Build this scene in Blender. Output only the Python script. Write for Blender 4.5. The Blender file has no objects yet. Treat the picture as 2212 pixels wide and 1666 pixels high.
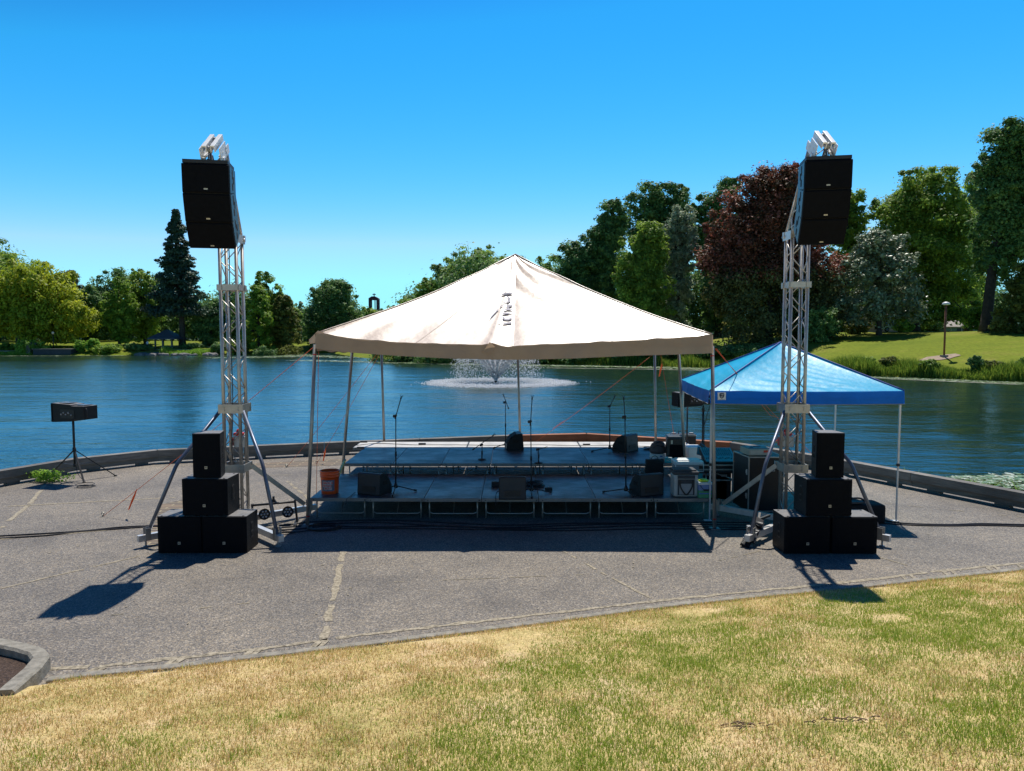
import bpy, bmesh, math, random
import numpy as np
from mathutils import Vector, Matrix, Euler
R = math.radians
sc = bpy.context.scene
col = sc.collection
# ------------------------------------------------------------------ camera, sky, sun, exposure
F, YH, H = 1560.0, 730.0, 2.84            # focal length and horizon in a 2212 px wide copy of the photograph, eye height
PT = math.atan((833 - YH) / F)
cam_d = bpy.data.cameras.new('camera'); cam = bpy.data.objects.new('camera', cam_d); col.objects.link(cam)
cam_d.sensor_width = 36; cam_d.lens = 36 * F / 2212
cam_d.clip_start = 0.1; cam_d.clip_end = 8000
cam.location = (0, 0, H); cam.rotation_euler = (R(90) - PT, 0, 0)
sc.camera = cam
SUN_EL, SUN_AZ = 65.0, 14.0                # azimuth clockwise from +y
w = bpy.data.worlds.new("World"); sc.world = w; w.use_nodes = True
nt = w.node_tree; nt.nodes.clear()
sky = nt.nodes.new('ShaderNodeTexSky'); sky.sky_type = 'NISHITA'; sky.sun_disc = False
sky.sun_elevation = R(SUN_EL); sky.sun_rotation = R(SUN_AZ)
sky.altitude = 0; sky.air_density = 1.0; sky.dust_density = 0.15; sky.ozone_density = 2.2
hs = nt.nodes.new('ShaderNodeHueSaturation'); hs.inputs['Saturation'].default_value = 1.32; hs.inputs['Hue'].default_value = 0.485
bg = nt.nodes.new('ShaderNodeBackground'); bg.inputs[1].default_value = 0.098
wo = nt.nodes.new('ShaderNodeOutputWorld')
# deep clear summer blue: the red of the sky falls off faster than its green and blue
sp = nt.nodes.new('ShaderNodeSeparateColor'); cb = nt.nodes.new('ShaderNodeCombineColor')
def wm(op, a, b, c=None):
    n = nt.nodes.new('ShaderNodeMath'); n.operation = op
    for i, v in enumerate((a, b)):
        if isinstance(v, (int, float)): n.inputs[i].default_value = v
        else: nt.links.new(v, n.inputs[i])
    return n.outputs[0]
nt.links.new(sky.outputs[0], hs.inputs['Color']); nt.links.new(hs.outputs[0], sp.inputs[0])
nt.links.new(wm('MINIMUM', wm('MULTIPLY', wm('POWER', sp.outputs[0], 2.0), 0.38), 3.5), cb.inputs[0])
# overhead, above the picture, the blue is deeper still
zg = wm('POWER', wm('MINIMUM', wm('MULTIPLY', sp.outputs[1], 1 / 3.05), 1.0), 2.5); zb_ = wm('POWER', wm('MINIMUM', wm('MULTIPLY', sp.outputs[2], 1 / 5.7), 1.0), 2.0)
nt.links.new(wm('MULTIPLY', zg, wm('MINIMUM', wm('MULTIPLY', sp.outputs[1], 1.23), 9.0)), cb.inputs[1])
nt.links.new(wm('MULTIPLY', zb_, wm('MINIMUM', wm('MULTIPLY', sp.outputs[2], 1.55), 11.0)), cb.inputs[2])
nt.links.new(cb.outputs[0], bg.inputs[0]); nt.links.new(bg.outputs[0], wo.inputs[0])
sd = bpy.data.lights.new('sun', 'SUN'); sd.energy = 4.6; sd.angle = R(0.5); sd.color = (1, 0.95, 0.86)
so = bpy.data.objects.new('sun', sd); col.objects.link(so)
sv = Vector((math.sin(R(SUN_AZ)) * math.cos(R(SUN_EL)), math.cos(R(SUN_AZ)) * math.cos(R(SUN_EL)), math.sin(R(SUN_EL))))
so.rotation_euler = sv.to_track_quat('Z', 'Y').to_euler(); so.location = (20, 40, 60)
sc.view_settings.view_transform = 'Standard'; sc.view_settings.look = 'None'
sc.view_settings.exposure = 0.15; sc.view_settings.gamma = 1
sc.cycles.max_bounces = 6; sc.cycles.diffuse_bounces = 1; sc.cycles.glossy_bounces = 3; sc.cycles.transparent_max_bounces = 6

# ------------------------------------------------------------------ pixel rays of the photograph -> points at their real distance
def ray(px, py):
    u = (px - 1106) / F; v = (833 - py) / F; c, s = math.cos(PT), math.sin(PT)
    return (u, c + v * s, -s + v * c)
def G(px, py, z=0.0):
    r = ray(px, py); t = (z - H) / r[2]; return Vector((r[0] * t, r[1] * t, z))
def W(px, py, Y):
    r = ray(px, py); t = Y / r[1]; return Vector((r[0] * t, Y, H + r[2] * t))

# ------------------------------------------------------------------ mesh builder
class MB:
    def __init__(s): s.v = []; s.f = []; s.m = []; s.sm = []; s.cur = 0
    def add(s, vs, fs, smooth=False):
        o = len(s.v); s.v += [tuple(v) for v in vs]
        for f in fs: s.f.append([i + o for i in f]); s.m.append(s.cur); s.sm.append(smooth)
        return s
    def box(s, c, size, rot=None, bev=0.0):
        hx, hy, hz = size[0] / 2, size[1] / 2, size[2] / 2
        if bev <= 0:
            vs = [Vector((x, y, z)) for x in (-hx, hx) for y in (-hy, hy) for z in (-hz, hz)]
            fs = [(0, 1, 3, 2), (4, 6, 7, 5), (0, 4, 5, 1), (2, 3, 7, 6), (0, 2, 6, 4), (1, 5, 7, 3)]
        else:
            bm = bmesh.new(); bmesh.ops.create_cube(bm, size=1)
            for v in bm.verts: v.co = Vector((v.co.x * size[0], v.co.y * size[1], v.co.z * size[2]))
            bmesh.ops.bevel(bm, geom=list(bm.edges), offset=bev, segments=2, affect='EDGES', profile=0.6)
            bm.verts.index_update(); vs = [v.co.copy() for v in bm.verts]; fs = [[v.index for v in f.verts] for f in bm.faces]; bm.free()
        if rot is not None:
            m = rot if isinstance(rot, Matrix) else Euler(rot).to_matrix()
            vs = [m @ v for v in vs]
        c = Vector(c); return s.add([v + c for v in vs], fs)
    def tube(s, pts, r, n=8, cap=True, smooth=True):
        pts = [Vector(p) for p in pts]; rs = r if isinstance(r, (list, tuple)) else [r] * len(pts)
        vs = []; up = None
        for i, p in enumerate(pts):
            d = (pts[min(i + 1, len(pts) - 1)] - pts[max(i - 1, 0)])
            if d.length < 1e-9: d = Vector((0, 0, 1))
            d.normalize()
            if up is None: up = Vector((0, 0, 1)) if abs(d.z) < 0.9 else Vector((0, 1, 0))
            a = d.cross(up)
            if a.length < 1e-4: a = d.cross(Vector((1, 0, 0)))
            a.normalize(); b = a.cross(d).normalized(); up = b
            for k in range(n):
                t = 2 * math.pi * k / n + math.pi / n; vs.append(p + a * math.cos(t) * rs[i] + b * math.sin(t) * rs[i])
        fs = [(i * n + k, i * n + (k + 1) % n, (i + 1) * n + (k + 1) % n, (i + 1) * n + k) for i in range(len(pts) - 1) for k in range(n)]
        s.add(vs, fs, smooth)
        if cap:
            o = len(s.v) - len(vs)
            for ring in ([o + k for k in range(n)][::-1], [o + (len(pts) - 1) * n + k for k in range(n)]):
                s.f.append(ring); s.m.append(s.cur); s.sm.append(False)
        return s
    def cyl(s, p0, p1, r, n=12): return s.tube([p0, p1], r, n)
    def bar(s, p0, p1, wd, ht, upv=(0, 0, 1)):
        p0, p1 = Vector(p0), Vector(p1); d = p1 - p0; L = d.length; d.normalize()
        a = d.cross(Vector(upv))
        if a.length < 1e-4: a = d.cross(Vector((1, 0, 0)))
        a.normalize(); b = a.cross(d)
        m = Matrix((a, d, b)).transposed()
        return s.box((p0 + p1) / 2, (wd, L, ht), m)
    def lathe(s, prof, c=(0, 0, 0), n=20, axis='Z', smooth=True, rot=None):
        vs = []
        for r, z in prof:
            for k in range(n):
                t = 2 * math.pi * k / n; v = Vector((r * math.cos(t), r * math.sin(t), z))
                if rot is not None: v = rot @ v
                vs.append(v + Vector(c))
        fs = [(i * n + k, i * n + (k + 1) % n, (i + 1) * n + (k + 1) % n, (i + 1) * n + k) for i in range(len(prof) - 1) for k in range(n)]
        return s.add(vs, fs, smooth)
    def prism(s, prof, axis, a, b, bevel=0):
        """profile in the plane across axis ('x': (y,z) profile; 'y': (x,z); 'z': (x,y)), from a to b"""
        n = len(prof)
        def mk(p, t): return (t, p[0], p[1]) if axis == 'x' else ((p[0], t, p[1]) if axis == 'y' else (p[0], p[1], t))
        vs = [mk(p, a) for p in prof] + [mk(p, b) for p in prof]
        fs = [list(range(n))[::-1], [n + i for i in range(n)]] + [(i, (i + 1) % n, n + (i + 1) % n, n + i) for i in range(n)]
        return s.add(vs, fs)
    def rotz(s, ang, c=(0, 0, 0)):
        m = Matrix.Rotation(ang, 3, 'Z'); c = Vector(c); s.v = [tuple(m @ (Vector(v) - c) + c) for v in s.v]; return s
    def xf(s, m): s.v = [tuple(m @ Vector(v)) for v in s.v]; return s
    def build(s, name, mats, parent=None, **tags):
        me = bpy.data.meshes.new(name)
        V = np.array(s.v, dtype=float)
        if parent is not None:
            o = Vector((0, 0, 0)); p = parent
            while p is not None: o += p.location; p = p.parent
            loc = Vector((0, 0, 0))
        else:
            lo, hi = V.min(0), V.max(0); o = Vector(((lo[0] + hi[0]) / 2, (lo[1] + hi[1]) / 2, lo[2])); loc = o
            if tags.pop('keep', False): o = Vector((0, 0, 0)); loc = o
        V = V - np.array(o)
        me.from_pydata([tuple(v) for v in V], [], s.f)
        if not isinstance(mats, (list, tuple)): mats = [mats]
        for m in mats: me.materials.append(m)
        me.polygons.foreach_set('material_index', s.m); me.polygons.foreach_set('use_smooth', s.sm)
        bm = bmesh.new(); bm.from_mesh(me); bmesh.ops.recalc_face_normals(bm, faces=bm.faces); bm.to_mesh(me); bm.free()
        me.update()
        ob = bpy.data.objects.new(name, me); col.objects.link(ob); ob.location = loc
        if parent is not None: ob.parent = parent
        tag(ob, **tags); return ob
def tag(o, label=None, cat=None, group=None, kind=None):
    if label: o['label'] = label
    if cat: o['category'] = cat
    if group: o['group'] = group
    if kind: o['kind'] = kind
    return o
def empty(name, loc, label, cat, group=None, rz=0):
    o = bpy.data.objects.new(name, None); col.objects.link(o); o.location = Vector(loc); o.rotation_euler = (0, 0, rz)
    o.empty_display_size = 0.2
    return tag(o, label, cat, group)
def copy_tree(o, parent=None, loc=None, rz=None, label=None):
    c = o.copy(); col.objects.link(c)
    if parent is not None: c.parent = parent
    if loc is not None: c.location = loc
    if rz is not None: c.rotation_euler = (0, 0, rz)
    if label: c['label'] = label
    for ch in list(o.children): copy_tree(ch, c)
    return c
def smooth_path(pts, k=6):
    pts = [Vector(p) for p in pts]; out = []
    P = [pts[0]] + pts + [pts[-1]]
    for i in range(1, len(P) - 2):
        for j in range(k):
            t = j / k
            out.append(0.5 * ((2 * P[i]) + (-P[i - 1] + P[i + 1]) * t + (2 * P[i - 1] - 5 * P[i] + 4 * P[i + 1] - P[i + 2]) * t * t + (-P[i - 1] + 3 * P[i] - 3 * P[i + 1] + P[i + 2]) * t ** 3))
    out.append(pts[-1]); return out

# ------------------------------------------------------------------ materials
def newmat(name):
    m = bpy.data.materials.new(name); m.use_nodes = True; t = m.node_tree
    return m, t, t.nodes['Principled BSDF']
def nd(t, typ, **kw):
    n = t.nodes.new(typ)
    for k, v in kw.items(): setattr(n, k, v)
    return n
def noise(t, scale, detail=4, rough=0.55, vec=None, coord='Object', sx=None):
    n = nd(t, 'ShaderNodeTexNoise'); n.inputs['Scale'].default_value = scale; n.inputs['Detail'].default_value = detail; n.inputs['Roughness'].default_value = rough
    tc = nd(t, 'ShaderNodeTexCoord')
    if sx:
        mp = nd(t, 'ShaderNodeMapping'); mp.inputs['Scale'].default_value = sx; t.links.new(tc.outputs[coord], mp.inputs[0]); t.links.new(mp.outputs[0], n.inputs['Vector'])
    else: t.links.new(tc.outputs[coord], n.inputs['Vector'])
    return n
def ramp(t, fac, stops):
    r = nd(t, 'ShaderNodeValToRGB'); e = r.color_ramp.elements
    while len(e) < len(stops): e.new(0.5)
    for i, (p, c) in enumerate(stops): e[i].position = p; e[i].color = (*c, 1) if len(c) == 3 else c
    t.links.new(fac, r.inputs[0]); return r
def bump(t, b, h, strength, dist):
    n = nd(t, 'ShaderNodeBump'); n.inputs['Strength'].default_value = strength; n.inputs['Distance'].default_value = dist
    t.links.new(h, n.inputs['Height']); t.links.new(n.outputs[0], b.inputs['Normal']); return n
def pm(name, c, rough=0.6, metal=0.0, var=0.12, vs=6.0, bs=0.0, bscale=80.0, spec=0.5, coat=0.0, trans=0.0, sx=None):
    m, t, b = newmat(name)
    n = noise(t, vs, 5, sx=sx); lo = tuple(x * (1 - var) for x in c); hi = tuple(min(1, x * (1 + var)) for x in c)
    r = ramp(t, n.outputs[0], [(0.3, lo), (0.7, hi)]); t.links.new(r.outputs[0], b.inputs['Base Color'])
    b.inputs['Roughness'].default_value = rough; b.inputs['Metallic'].default_value = metal
    b.inputs['Specular IOR Level'].default_value = spec; b.inputs['Coat Weight'].default_value = coat
    if bs: n2 = noise(t, bscale, 3); bump(t, b, n2.outputs[0], bs, 0.01)
    if trans:
        out = t.nodes['Material Output']; tr = nd(t, 'ShaderNodeBsdfTranslucent'); mx = nd(t, 'ShaderNodeMixShader'); mx.inputs[0].default_value = trans
        t.links.new(r.outputs[0], tr.inputs[0]); t.links.new(b.outputs[0], mx.inputs[1]); t.links.new(tr.outputs[0], mx.inputs[2]); t.links.new(mx.outputs[0], out.inputs[0])
    return m
M = {}
M['alu'] = pm('brushed_aluminium', (0.42, 0.40, 0.37), 0.42, 0.6, 0.15, 12)
M['alu_bright'] = pm('bright_aluminium', (0.6, 0.58, 0.56), 0.4, 0.5, 0.1, 12)
M['alu_white'] = pm('white_coated_aluminium', (0.85, 0.85, 0.85), 0.4, 0.0, 0.05, 12)
M['steel_blue'] = pm('galvanised_pipe', (0.13, 0.15, 0.2), 0.42, 0.6, 0.2, 10)
M['pole'] = pm('tent_pole', (0.36, 0.35, 0.33), 0.45, 0.6, 0.15, 8)
M['white_pole'] = pm('painted_pole', (0.62, 0.62, 0.62), 0.4, 0.2, 0.08, 8)
M['black'] = pm('black_paint', (0.012, 0.012, 0.014), 0.5, 0, 0.3, 10, 0.15, 200)
M['carpet'] = pm('textured_black_coating', (0.008, 0.009, 0.010), 0.6, 0, 0.3, 20, 0.5, 300, spec=0.25)
def sunlit_top_coating():  # sunlight on the tops painted in: upward faces get a paler base colour
    m, t, b = newmat('black_coating_painted_sunlit_tops'); ge = nd(t, 'ShaderNodeNewGeometry'); sx = nd(t, 'ShaderNodeSeparateXYZ'); t.links.new(ge.outputs['True Normal'], sx.inputs[0])
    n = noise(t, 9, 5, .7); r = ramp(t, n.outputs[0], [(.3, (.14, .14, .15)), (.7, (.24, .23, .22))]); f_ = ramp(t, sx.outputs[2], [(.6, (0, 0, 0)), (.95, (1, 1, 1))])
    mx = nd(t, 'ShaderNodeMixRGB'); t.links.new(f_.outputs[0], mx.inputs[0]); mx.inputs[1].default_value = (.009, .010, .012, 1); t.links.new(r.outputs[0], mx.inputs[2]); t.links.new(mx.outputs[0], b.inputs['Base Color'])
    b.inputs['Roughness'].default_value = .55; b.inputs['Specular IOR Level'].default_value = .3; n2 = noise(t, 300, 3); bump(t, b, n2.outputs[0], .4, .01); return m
M['carpet'] = sunlit_top_coating()
M['grille'] = pm('black_grille', (0.0025, 0.0035, 0.006), 0.7, 0, 0.3, 20, 0.6, 500, spec=0.12)
M['rubber'] = pm('rubber', (0.012, 0.012, 0.012), 0.6, 0, 0.3, 10)
M['cable'] = pm('cable_rubber', (0.01, 0.01, 0.011), 0.45, 0, 0.2, 10)
M['badge'] = pm('badge_metal', (0.45, 0.43, 0.36), 0.4, 0.3, 0.1, 30)
M['rope'] = pm('orange_rope', (0.75, 0.13, 0.04), 0.6, 0, 0.2, 30)
M['ribbon'] = pm('orange_ribbon', (0.95, 0.16, 0.04), 0.5, 0, 0.15, 10, trans=0.3)
M['white'] = pm('white_plastic', (0.72, 0.72, 0.7), 0.4, 0, 0.05, 10)
M['grey'] = pm('grey_plastic', (0.3, 0.31, 0.32), 0.5, 0, 0.1, 10)
M['dkgrey'] = pm('dark_grey_fabric', (0.05, 0.05, 0.055), 0.8, 0, 0.2, 20)
M['teal'] = pm('teal_plastic', (0.03, 0.42, 0.45), 0.4, 0, 0.08, 10)
M['green'] = pm('green_panel', (0.06, 0.3, 0.14), 0.5, 0, 0.08, 10)
M['blue'] = pm('blue_panel', (0.05, 0.12, 0.5), 0.4, 0, 0.08, 10)
M['lime'] = pm('lime_disc', (0.55, 0.7, 0.03), 0.4, 0, 0.08, 10)
M['red'] = pm('red_plastic', (0.6, 0.03, 0.015), 0.4, 0, 0.08, 10)
M['yellow'] = pm('yellow_paint', (0.6, 0.4, 0.03), 0.5, 0, 0.1, 10)
M['bucket'] = pm('orange_bucket', (0.85, 0.11, 0.02), 0.4, 0, 0.06, 6, trans=0.1)
M['lens'] = pm('lamp_lens', (0.35, 0.36, 0.38), 0.15, 0.2, 0.1, 10)
M['concrete'] = pm('kerb_concrete', (0.25, 0.23, 0.19), 0.9, 0, 0.35, 14, 0.6, 60)
M['navy'] = pm('dark_navy', (0.01, 0.02, 0.06), 0.5, 0, 0.1, 10)
M['bark'] = pm('bark', (0.055, 0.042, 0.032), 0.9, 0, 0.4, 3, 0.8, 12)
M['roof_tan'] = pm('weathered_roof', (0.30, 0.26, 0.22), 0.85, 0, 0.15, 2)
M['roof_slate'] = pm('slate_roof', (0.07, 0.085, 0.11), 0.6, 0, 0.2, 3)
M['stucco'] = pm('pink_stucco', (0.42, 0.33, 0.29), 0.85, 0, 0.1, 3)
M['glass_green'] = pm('green_glass', (0.03, 0.1, 0.08), 0.15, 0, 0.2, 2)
M['darkred'] = pm('dark_red_steel', (0.06, 0.008, 0.014), 0.6, 0, 0.1, 2)
M['stone'] = pm('shore_stone', (0.2, 0.19, 0.18), 0.85, 0, 0.35, 2, 0.5, 8)
M['soil'] = pm('bare_soil', (0.33, 0.25, 0.18), 0.95, 0, 0.2, 2)
M['lampwood'] = pm('brown_lamp_post', (0.2, 0.07, 0.035), 0.7, 0, 0.1, 3)
M['carpaint_d'] = pm('dark_car_paint', (0.02, 0.025, 0.03), 0.2, 0.2, 0.05, 3, coat=0.5)
M['carpaint_w'] = pm('white_car_paint', (0.6, 0.6, 0.62), 0.3, 0, 0.03, 3, coat=0.5)
M['case'] = pm('black_laminate', (0.012, 0.012, 0.014), 0.4, 0, 0.25, 12)
M['floor_black'] = pm('matt_black_inside', (0.006, 0.006, 0.006), 0.9)

def deck_mat():
    m, t, b = newmat('worn_stage_board')
    n = noise(t, 1.6, 6, 0.65, sx=(1, 1.6, 1), coord='Object'); n2 = noise(t, 14, 5, 0.7, sx=(1, 3, 1))
    r = ramp(t, n.outputs[0], [(0.38, (0.018, 0.019, 0.024)), (0.5, (0.075, 0.078, 0.088)), (0.64, (0.16, 0.165, 0.18))])
    r2 = ramp(t, n2.outputs[0], [(0.3, (0.5,) * 3), (0.7, (1.35,) * 3)])
    mx = nd(t, 'ShaderNodeMixRGB', blend_type='MULTIPLY'); mx.inputs[0].default_value = 1
    t.links.new(r.outputs[0], mx.inputs[1]); t.links.new(r2.outputs[0], mx.inputs[2]); t.links.new(mx.outputs[0], b.inputs['Base Color'])
    rr = ramp(t, n.outputs[0], [(0.35, (0.5,) * 3), (0.7, (0.36,) * 3)]); t.links.new(rr.outputs[0], b.inputs['Roughness'])
    bump(t, b, n2.outputs[0], 0.25, 0.01); return m
M['deck'] = deck_mat()
def deckedge(): return pm('deck_edge_aluminium', (0.2, 0.21, 0.21), 0.5, 0.5, 0.2, 8)
M['deckedge'] = deckedge()

def aggregate(name='exposed_aggregate', base=(0.172, 0.154, 0.130), joints=True):
    m, t, b = newmat(name)
    tc = nd(t, 'ShaderNodeTexCoord')
    vo = nd(t, 'ShaderNodeTexVoronoi'); vo.inputs['Scale'].default_value = 75; t.links.new(tc.outputs['Object'], vo.inputs['Vector'])
    vo2 = nd(t, 'ShaderNodeTexVoronoi'); vo2.inputs['Scale'].default_value = 170; t.links.new(tc.outputs['Object'], vo2.inputs['Vector'])
    sep = nd(t, 'ShaderNodeSeparateColor'); t.links.new(vo.outputs['Color'], sep.inputs[0])
    sep2 = nd(t, 'ShaderNodeSeparateColor'); t.links.new(vo2.outputs['Color'], sep2.inputs[0])
    k = [tuple(x * f for x in base) for f in (0.45, 0.8, 1.0, 1.25, 1.9)]
    k[1] = (k[1][0] * 0.9, k[1][1] * 0.95, k[1][2] * 1.1); k[3] = (k[3][0] * 1.05, k[3][1] * 0.97, k[3][2] * 0.86)
    r = ramp(t, sep.outputs[0], [(0.0, k[0]), (0.22, k[1]), (0.5, k[2]), (0.8, k[3]), (1.0, k[4])])
    r2 = ramp(t, sep2.outputs[1], [(0.0, (0.45,) * 3), (0.5, (0.95,) * 3), (1.0, (1.5,) * 3)])
    mx = nd(t, 'ShaderNodeMixRGB', blend_type='MULTIPLY'); mx.inputs[0].default_value = 0.75
    t.links.new(r.outputs[0], mx.inputs[1]); t.links.new(r2.outputs[0], mx.inputs[2])
    n = noise(t, 0.55, 6, 0.6); r3 = ramp(t, n.outputs[0], [(0.32, (0.72, 0.72, 0.74)), (0.48, (0.97, 0.96, 0.95)), (0.55, (1.05, 1.03, 1.0)), (0.7, (1.28, 1.24, 1.16))])
    mx2 = nd(t, 'ShaderNodeMixRGB', blend_type='MULTIPLY'); mx2.inputs[0].default_value = 1
    t.links.new(mx.outputs[0], mx2.inputs[1]); t.links.new(r3.outputs[0], mx2.inputs[2])
    n4 = noise(t, 2.6, 7, 0.75); r4 = ramp(t, n4.outputs[0], [(0.3, (0.74,) * 3), (0.42, (0.95,) * 3), (0.66, (1.12,) * 3)])
    mx3 = nd(t, 'ShaderNodeMixRGB', blend_type='MULTIPLY'); mx3.inputs[0].default_value = 1
    t.links.new(mx2.outputs[0], mx3.inputs[1]); t.links.new(r4.outputs[0], mx3.inputs[2])
    t.links.new(mx3.outputs[0], b.inputs['Base Color']); b.inputs['Roughness'].default_value = 0.8
    bump(t, b, vo.outputs['Distance'], 0.5, 0.006); return m
M['agg'] = aggregate()
M['agg2'] = aggregate('exposed_aggregate_border', (0.13, 0.12, 0.11))
def straw():
    m, t, b = newmat('dry_grass_in_joint')
    n = noise(t, 22, 4, 0.7); r = ramp(t, n.outputs[0], [(0.3, (0.1, 0.085, 0.06)), (0.5, (0.31, 0.265, 0.19)), (0.7, (0.48, 0.42, 0.31))])
    t.links.new(r.outputs[0], b.inputs['Base Color']); b.inputs['Roughness'].default_value = 0.95
    bump(t, b, n.outputs[0], 0.6, 0.02); return m
M['straw'] = straw()
def brickmat():
    m, t, b = newmat('old_brick_paving')
    tc = nd(t, 'ShaderNodeTexCoord'); br = nd(t, 'ShaderNodeTexBrick')
    br.inputs['Color1'].default_value = (0.17, 0.115, 0.08, 1); br.inputs['Color2'].default_value = (0.07, 0.06, 0.055, 1); br.inputs['Mortar'].default_value = (0.3, 0.25, 0.16, 1)
    br.inputs['Scale'].default_value = 1; br.inputs['Brick Width'].default_value = 0.5; br.inputs['Row Height'].default_value = 0.11; br.inputs['Mortar Size'].default_value = 0.014
    n = noise(t, 8, 4); mp = nd(t, 'ShaderNodeMixRGB', blend_type='ADD'); mp.inputs[0].default_value = 0.04
    t.links.new(tc.outputs['Object'], mp.inputs[1]); t.links.new(n.outputs['Color'], mp.inputs[2]); t.links.new(mp.outputs[0], br.inputs['Vector'])
    t.links.new(br.outputs[0], b.inputs['Base Color']); b.inputs['Roughness'].default_value = 0.9; return m
M['brick'] = brickmat()
def timber(name, c, var=0.35):
    m, t, b = newmat(name)
    n = noise(t, 3, 6, 0.7, sx=(1, 1, 9)); n2 = noise(t, 1.1, 4)
    r = ramp(t, n.outputs[0], [(0.3, tuple(x * (1 - var) for x in c)), (0.7, tuple(x * (1 + var) for x in c))])
    r2 = ramp(t, n2.outputs[0], [(0.35, (0.7,) * 3), (0.65, (1.2,) * 3)])
    mx = nd(t, 'ShaderNodeMixRGB', blend_type='MULTIPLY'); mx.inputs[0].default_value = 1
    t.links.new(r.outputs[0], mx.inputs[1]); t.links.new(r2.outputs[0], mx.inputs[2]); t.links.new(mx.outputs[0], b.inputs['Base Color'])
    b.inputs['Roughness'].default_value = 0.8; bump(t, b, n.outputs[0], 0.4, 0.02); return m
M['timber'] = timber('weathered_grey_timber', (0.17, 0.155, 0.135))
M['timber_orange'] = timber('rust_painted_timber', (0.36, 0.13, 0.055), 0.15)

def attr_mat(name, cols, trans=0.35, rough=0.55, spec=0.35):
    """three-tone material driven by a per-leaf random tone"""
    m, t, b = newmat(name)
    a = nd(t, 'ShaderNodeAttribute'); a.attribute_name = 'tone'
    n = len(cols); r = ramp(t, a.outputs['Fac'], [(i / (n - 1), c) for i, c in enumerate(cols)])
    t.links.new(r.outputs[0], b.inputs['Base Color']); b.inputs['Roughness'].default_value = rough; b.inputs['Specular IOR Level'].default_value = spec
    if trans:
        out = t.nodes['Material Output']; tr = nd(t, 'ShaderNodeBsdfTranslucent'); mx = nd(t, 'ShaderNodeMixShader'); mx.inputs[0].default_value = trans
        t.links.new(r.outputs[0], tr.inputs[0]); t.links.new(b.outputs[0], mx.inputs[1]); t.links.new(tr.outputs[0], mx.inputs[2]); t.links.new(mx.outputs[0], out.inputs[0])
    return m
def water_mat():
    m, t, b = newmat('lake_water')
    b.inputs['Base Color'].default_value = (0.014, 0.038, 0.028, 1); b.inputs['Roughness'].default_value = 0.05; b.inputs['IOR'].default_value = 2.4
    a = noise(t, 1.0, 5, 0.6, sx=(0.75, 1.9, 1)); c = noise(t, 0.3, 3, 0.5, sx=(0.5, 1.3, 1)); d = noise(t, 0.05, 3, 0.5)
    r = ramp(t, d.outputs[0], [(0.35, (0.45,) * 3), (0.62, (1.0,) * 3)])
    m1 = nd(t, 'ShaderNodeMath', operation='MULTIPLY'); t.links.new(a.outputs[0], m1.inputs[0]); t.links.new(r.outputs[0], m1.inputs[1])
    m2 = nd(t, 'ShaderNodeMath', operation='MULTIPLY_ADD'); t.links.new(c.outputs[0], m2.inputs[0]); m2.inputs[1].default_value = 2.0; t.links.new(m1.outputs[0], m2.inputs[2])
    bn = bump(t, b, m2.outputs[0], 1.0, 0.075)
    # constant tilt toward the near shore, added so the water mirrors more sky
    ad = nd(t, 'ShaderNodeVectorMath', operation='ADD'); t.links.new(bn.outputs[0], ad.inputs[0]); ad.inputs[1].default_value = (0.0, -0.062, 0.0)
    nm = nd(t, 'ShaderNodeVectorMath', operation='NORMALIZE'); t.links.new(ad.outputs[0], nm.inputs[0]); t.links.new(nm.outputs[0], b.inputs['Normal']); return m
M['water'] = water_mat()
def lawn_far():
    m, t, b = newmat('park_grass')
    n = noise(t, 0.12, 6, 0.65); n2 = noise(t, 3, 4, 0.7)
    r = ramp(t, n.outputs[0], [(0.3, (0.12, 0.17, 0.014)), (0.52, (0.17, 0.21, 0.018)), (0.7, (0.25, 0.23, 0.05))])
    r2 = ramp(t, n2.outputs[0], [(0.3, (0.7,) * 3), (0.7, (1.2,) * 3)])
    mx = nd(t, 'ShaderNodeMixRGB', blend_type='MULTIPLY'); mx.inputs[0].default_value = 1
    t.links.new(r.outputs[0], mx.inputs[1]); t.links.new(r2.outputs[0], mx.inputs[2]); t.links.new(mx.outputs[0], b.inputs['Base Color'])
    # woodland floor and wooded hills take over beyond the park
    tc = nd(t, 'ShaderNodeTexCoord'); sx = nd(t, 'ShaderNodeSeparateXYZ'); t.links.new(tc.outputs['Object'], sx.inputs[0])
    mr_ = nd(t, 'ShaderNodeMapRange'); mr_.inputs[1].default_value = 205; mr_.inputs[2].default_value = 235; t.links.new(sx.outputs[1], mr_.inputs[0])
    m3 = nd(t, 'ShaderNodeMixRGB'); t.links.new(mr_.outputs[0], m3.inputs[0]); t.links.new(mx.outputs[0], m3.inputs[1]); m3.inputs[2].default_value = (0.045, 0.075, 0.06, 1); t.links.new(m3.outputs[0], b.inputs['Base Color'])
    b.inputs['Roughness'].default_value = 0.9; b.inputs['Specular IOR Level'].default_value = 0.1; return m
M['farlawn'] = lawn_far()
def lawn_near():
    m, t, b = newmat('dry_lawn_soil')
    n = noise(t, 1.1, 6, 0.7); n2 = noise(t, 30, 5, 0.8)
    r = ramp(t, n.outputs[0], [(0.3, (0.40, 0.36, 0.12)), (0.5, (0.68, 0.52, 0.24)), (0.7, (0.78, 0.58, 0.36))])
    r2 = ramp(t, n2.outputs[0], [(0.3, (0.5,) * 3), (0.7, (1.3,) * 3)])
    mx = nd(t, 'ShaderNodeMixRGB', blend_type='MULTIPLY'); mx.inputs[0].default_value = 1
    t.links.new(r.outputs[0], mx.inputs[1]); t.links.new(r2.outputs[0], mx.inputs[2]); t.links.new(mx.outputs[0], b.inputs['Base Color'])
    b.inputs['Roughness'].default_value = 0.95; b.inputs['Specular IOR Level'].default_value = 0.1; bump(t, b, n2.outputs[0], 0.8, 0.02); return m
M['nearlawn'] = lawn_near()
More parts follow.
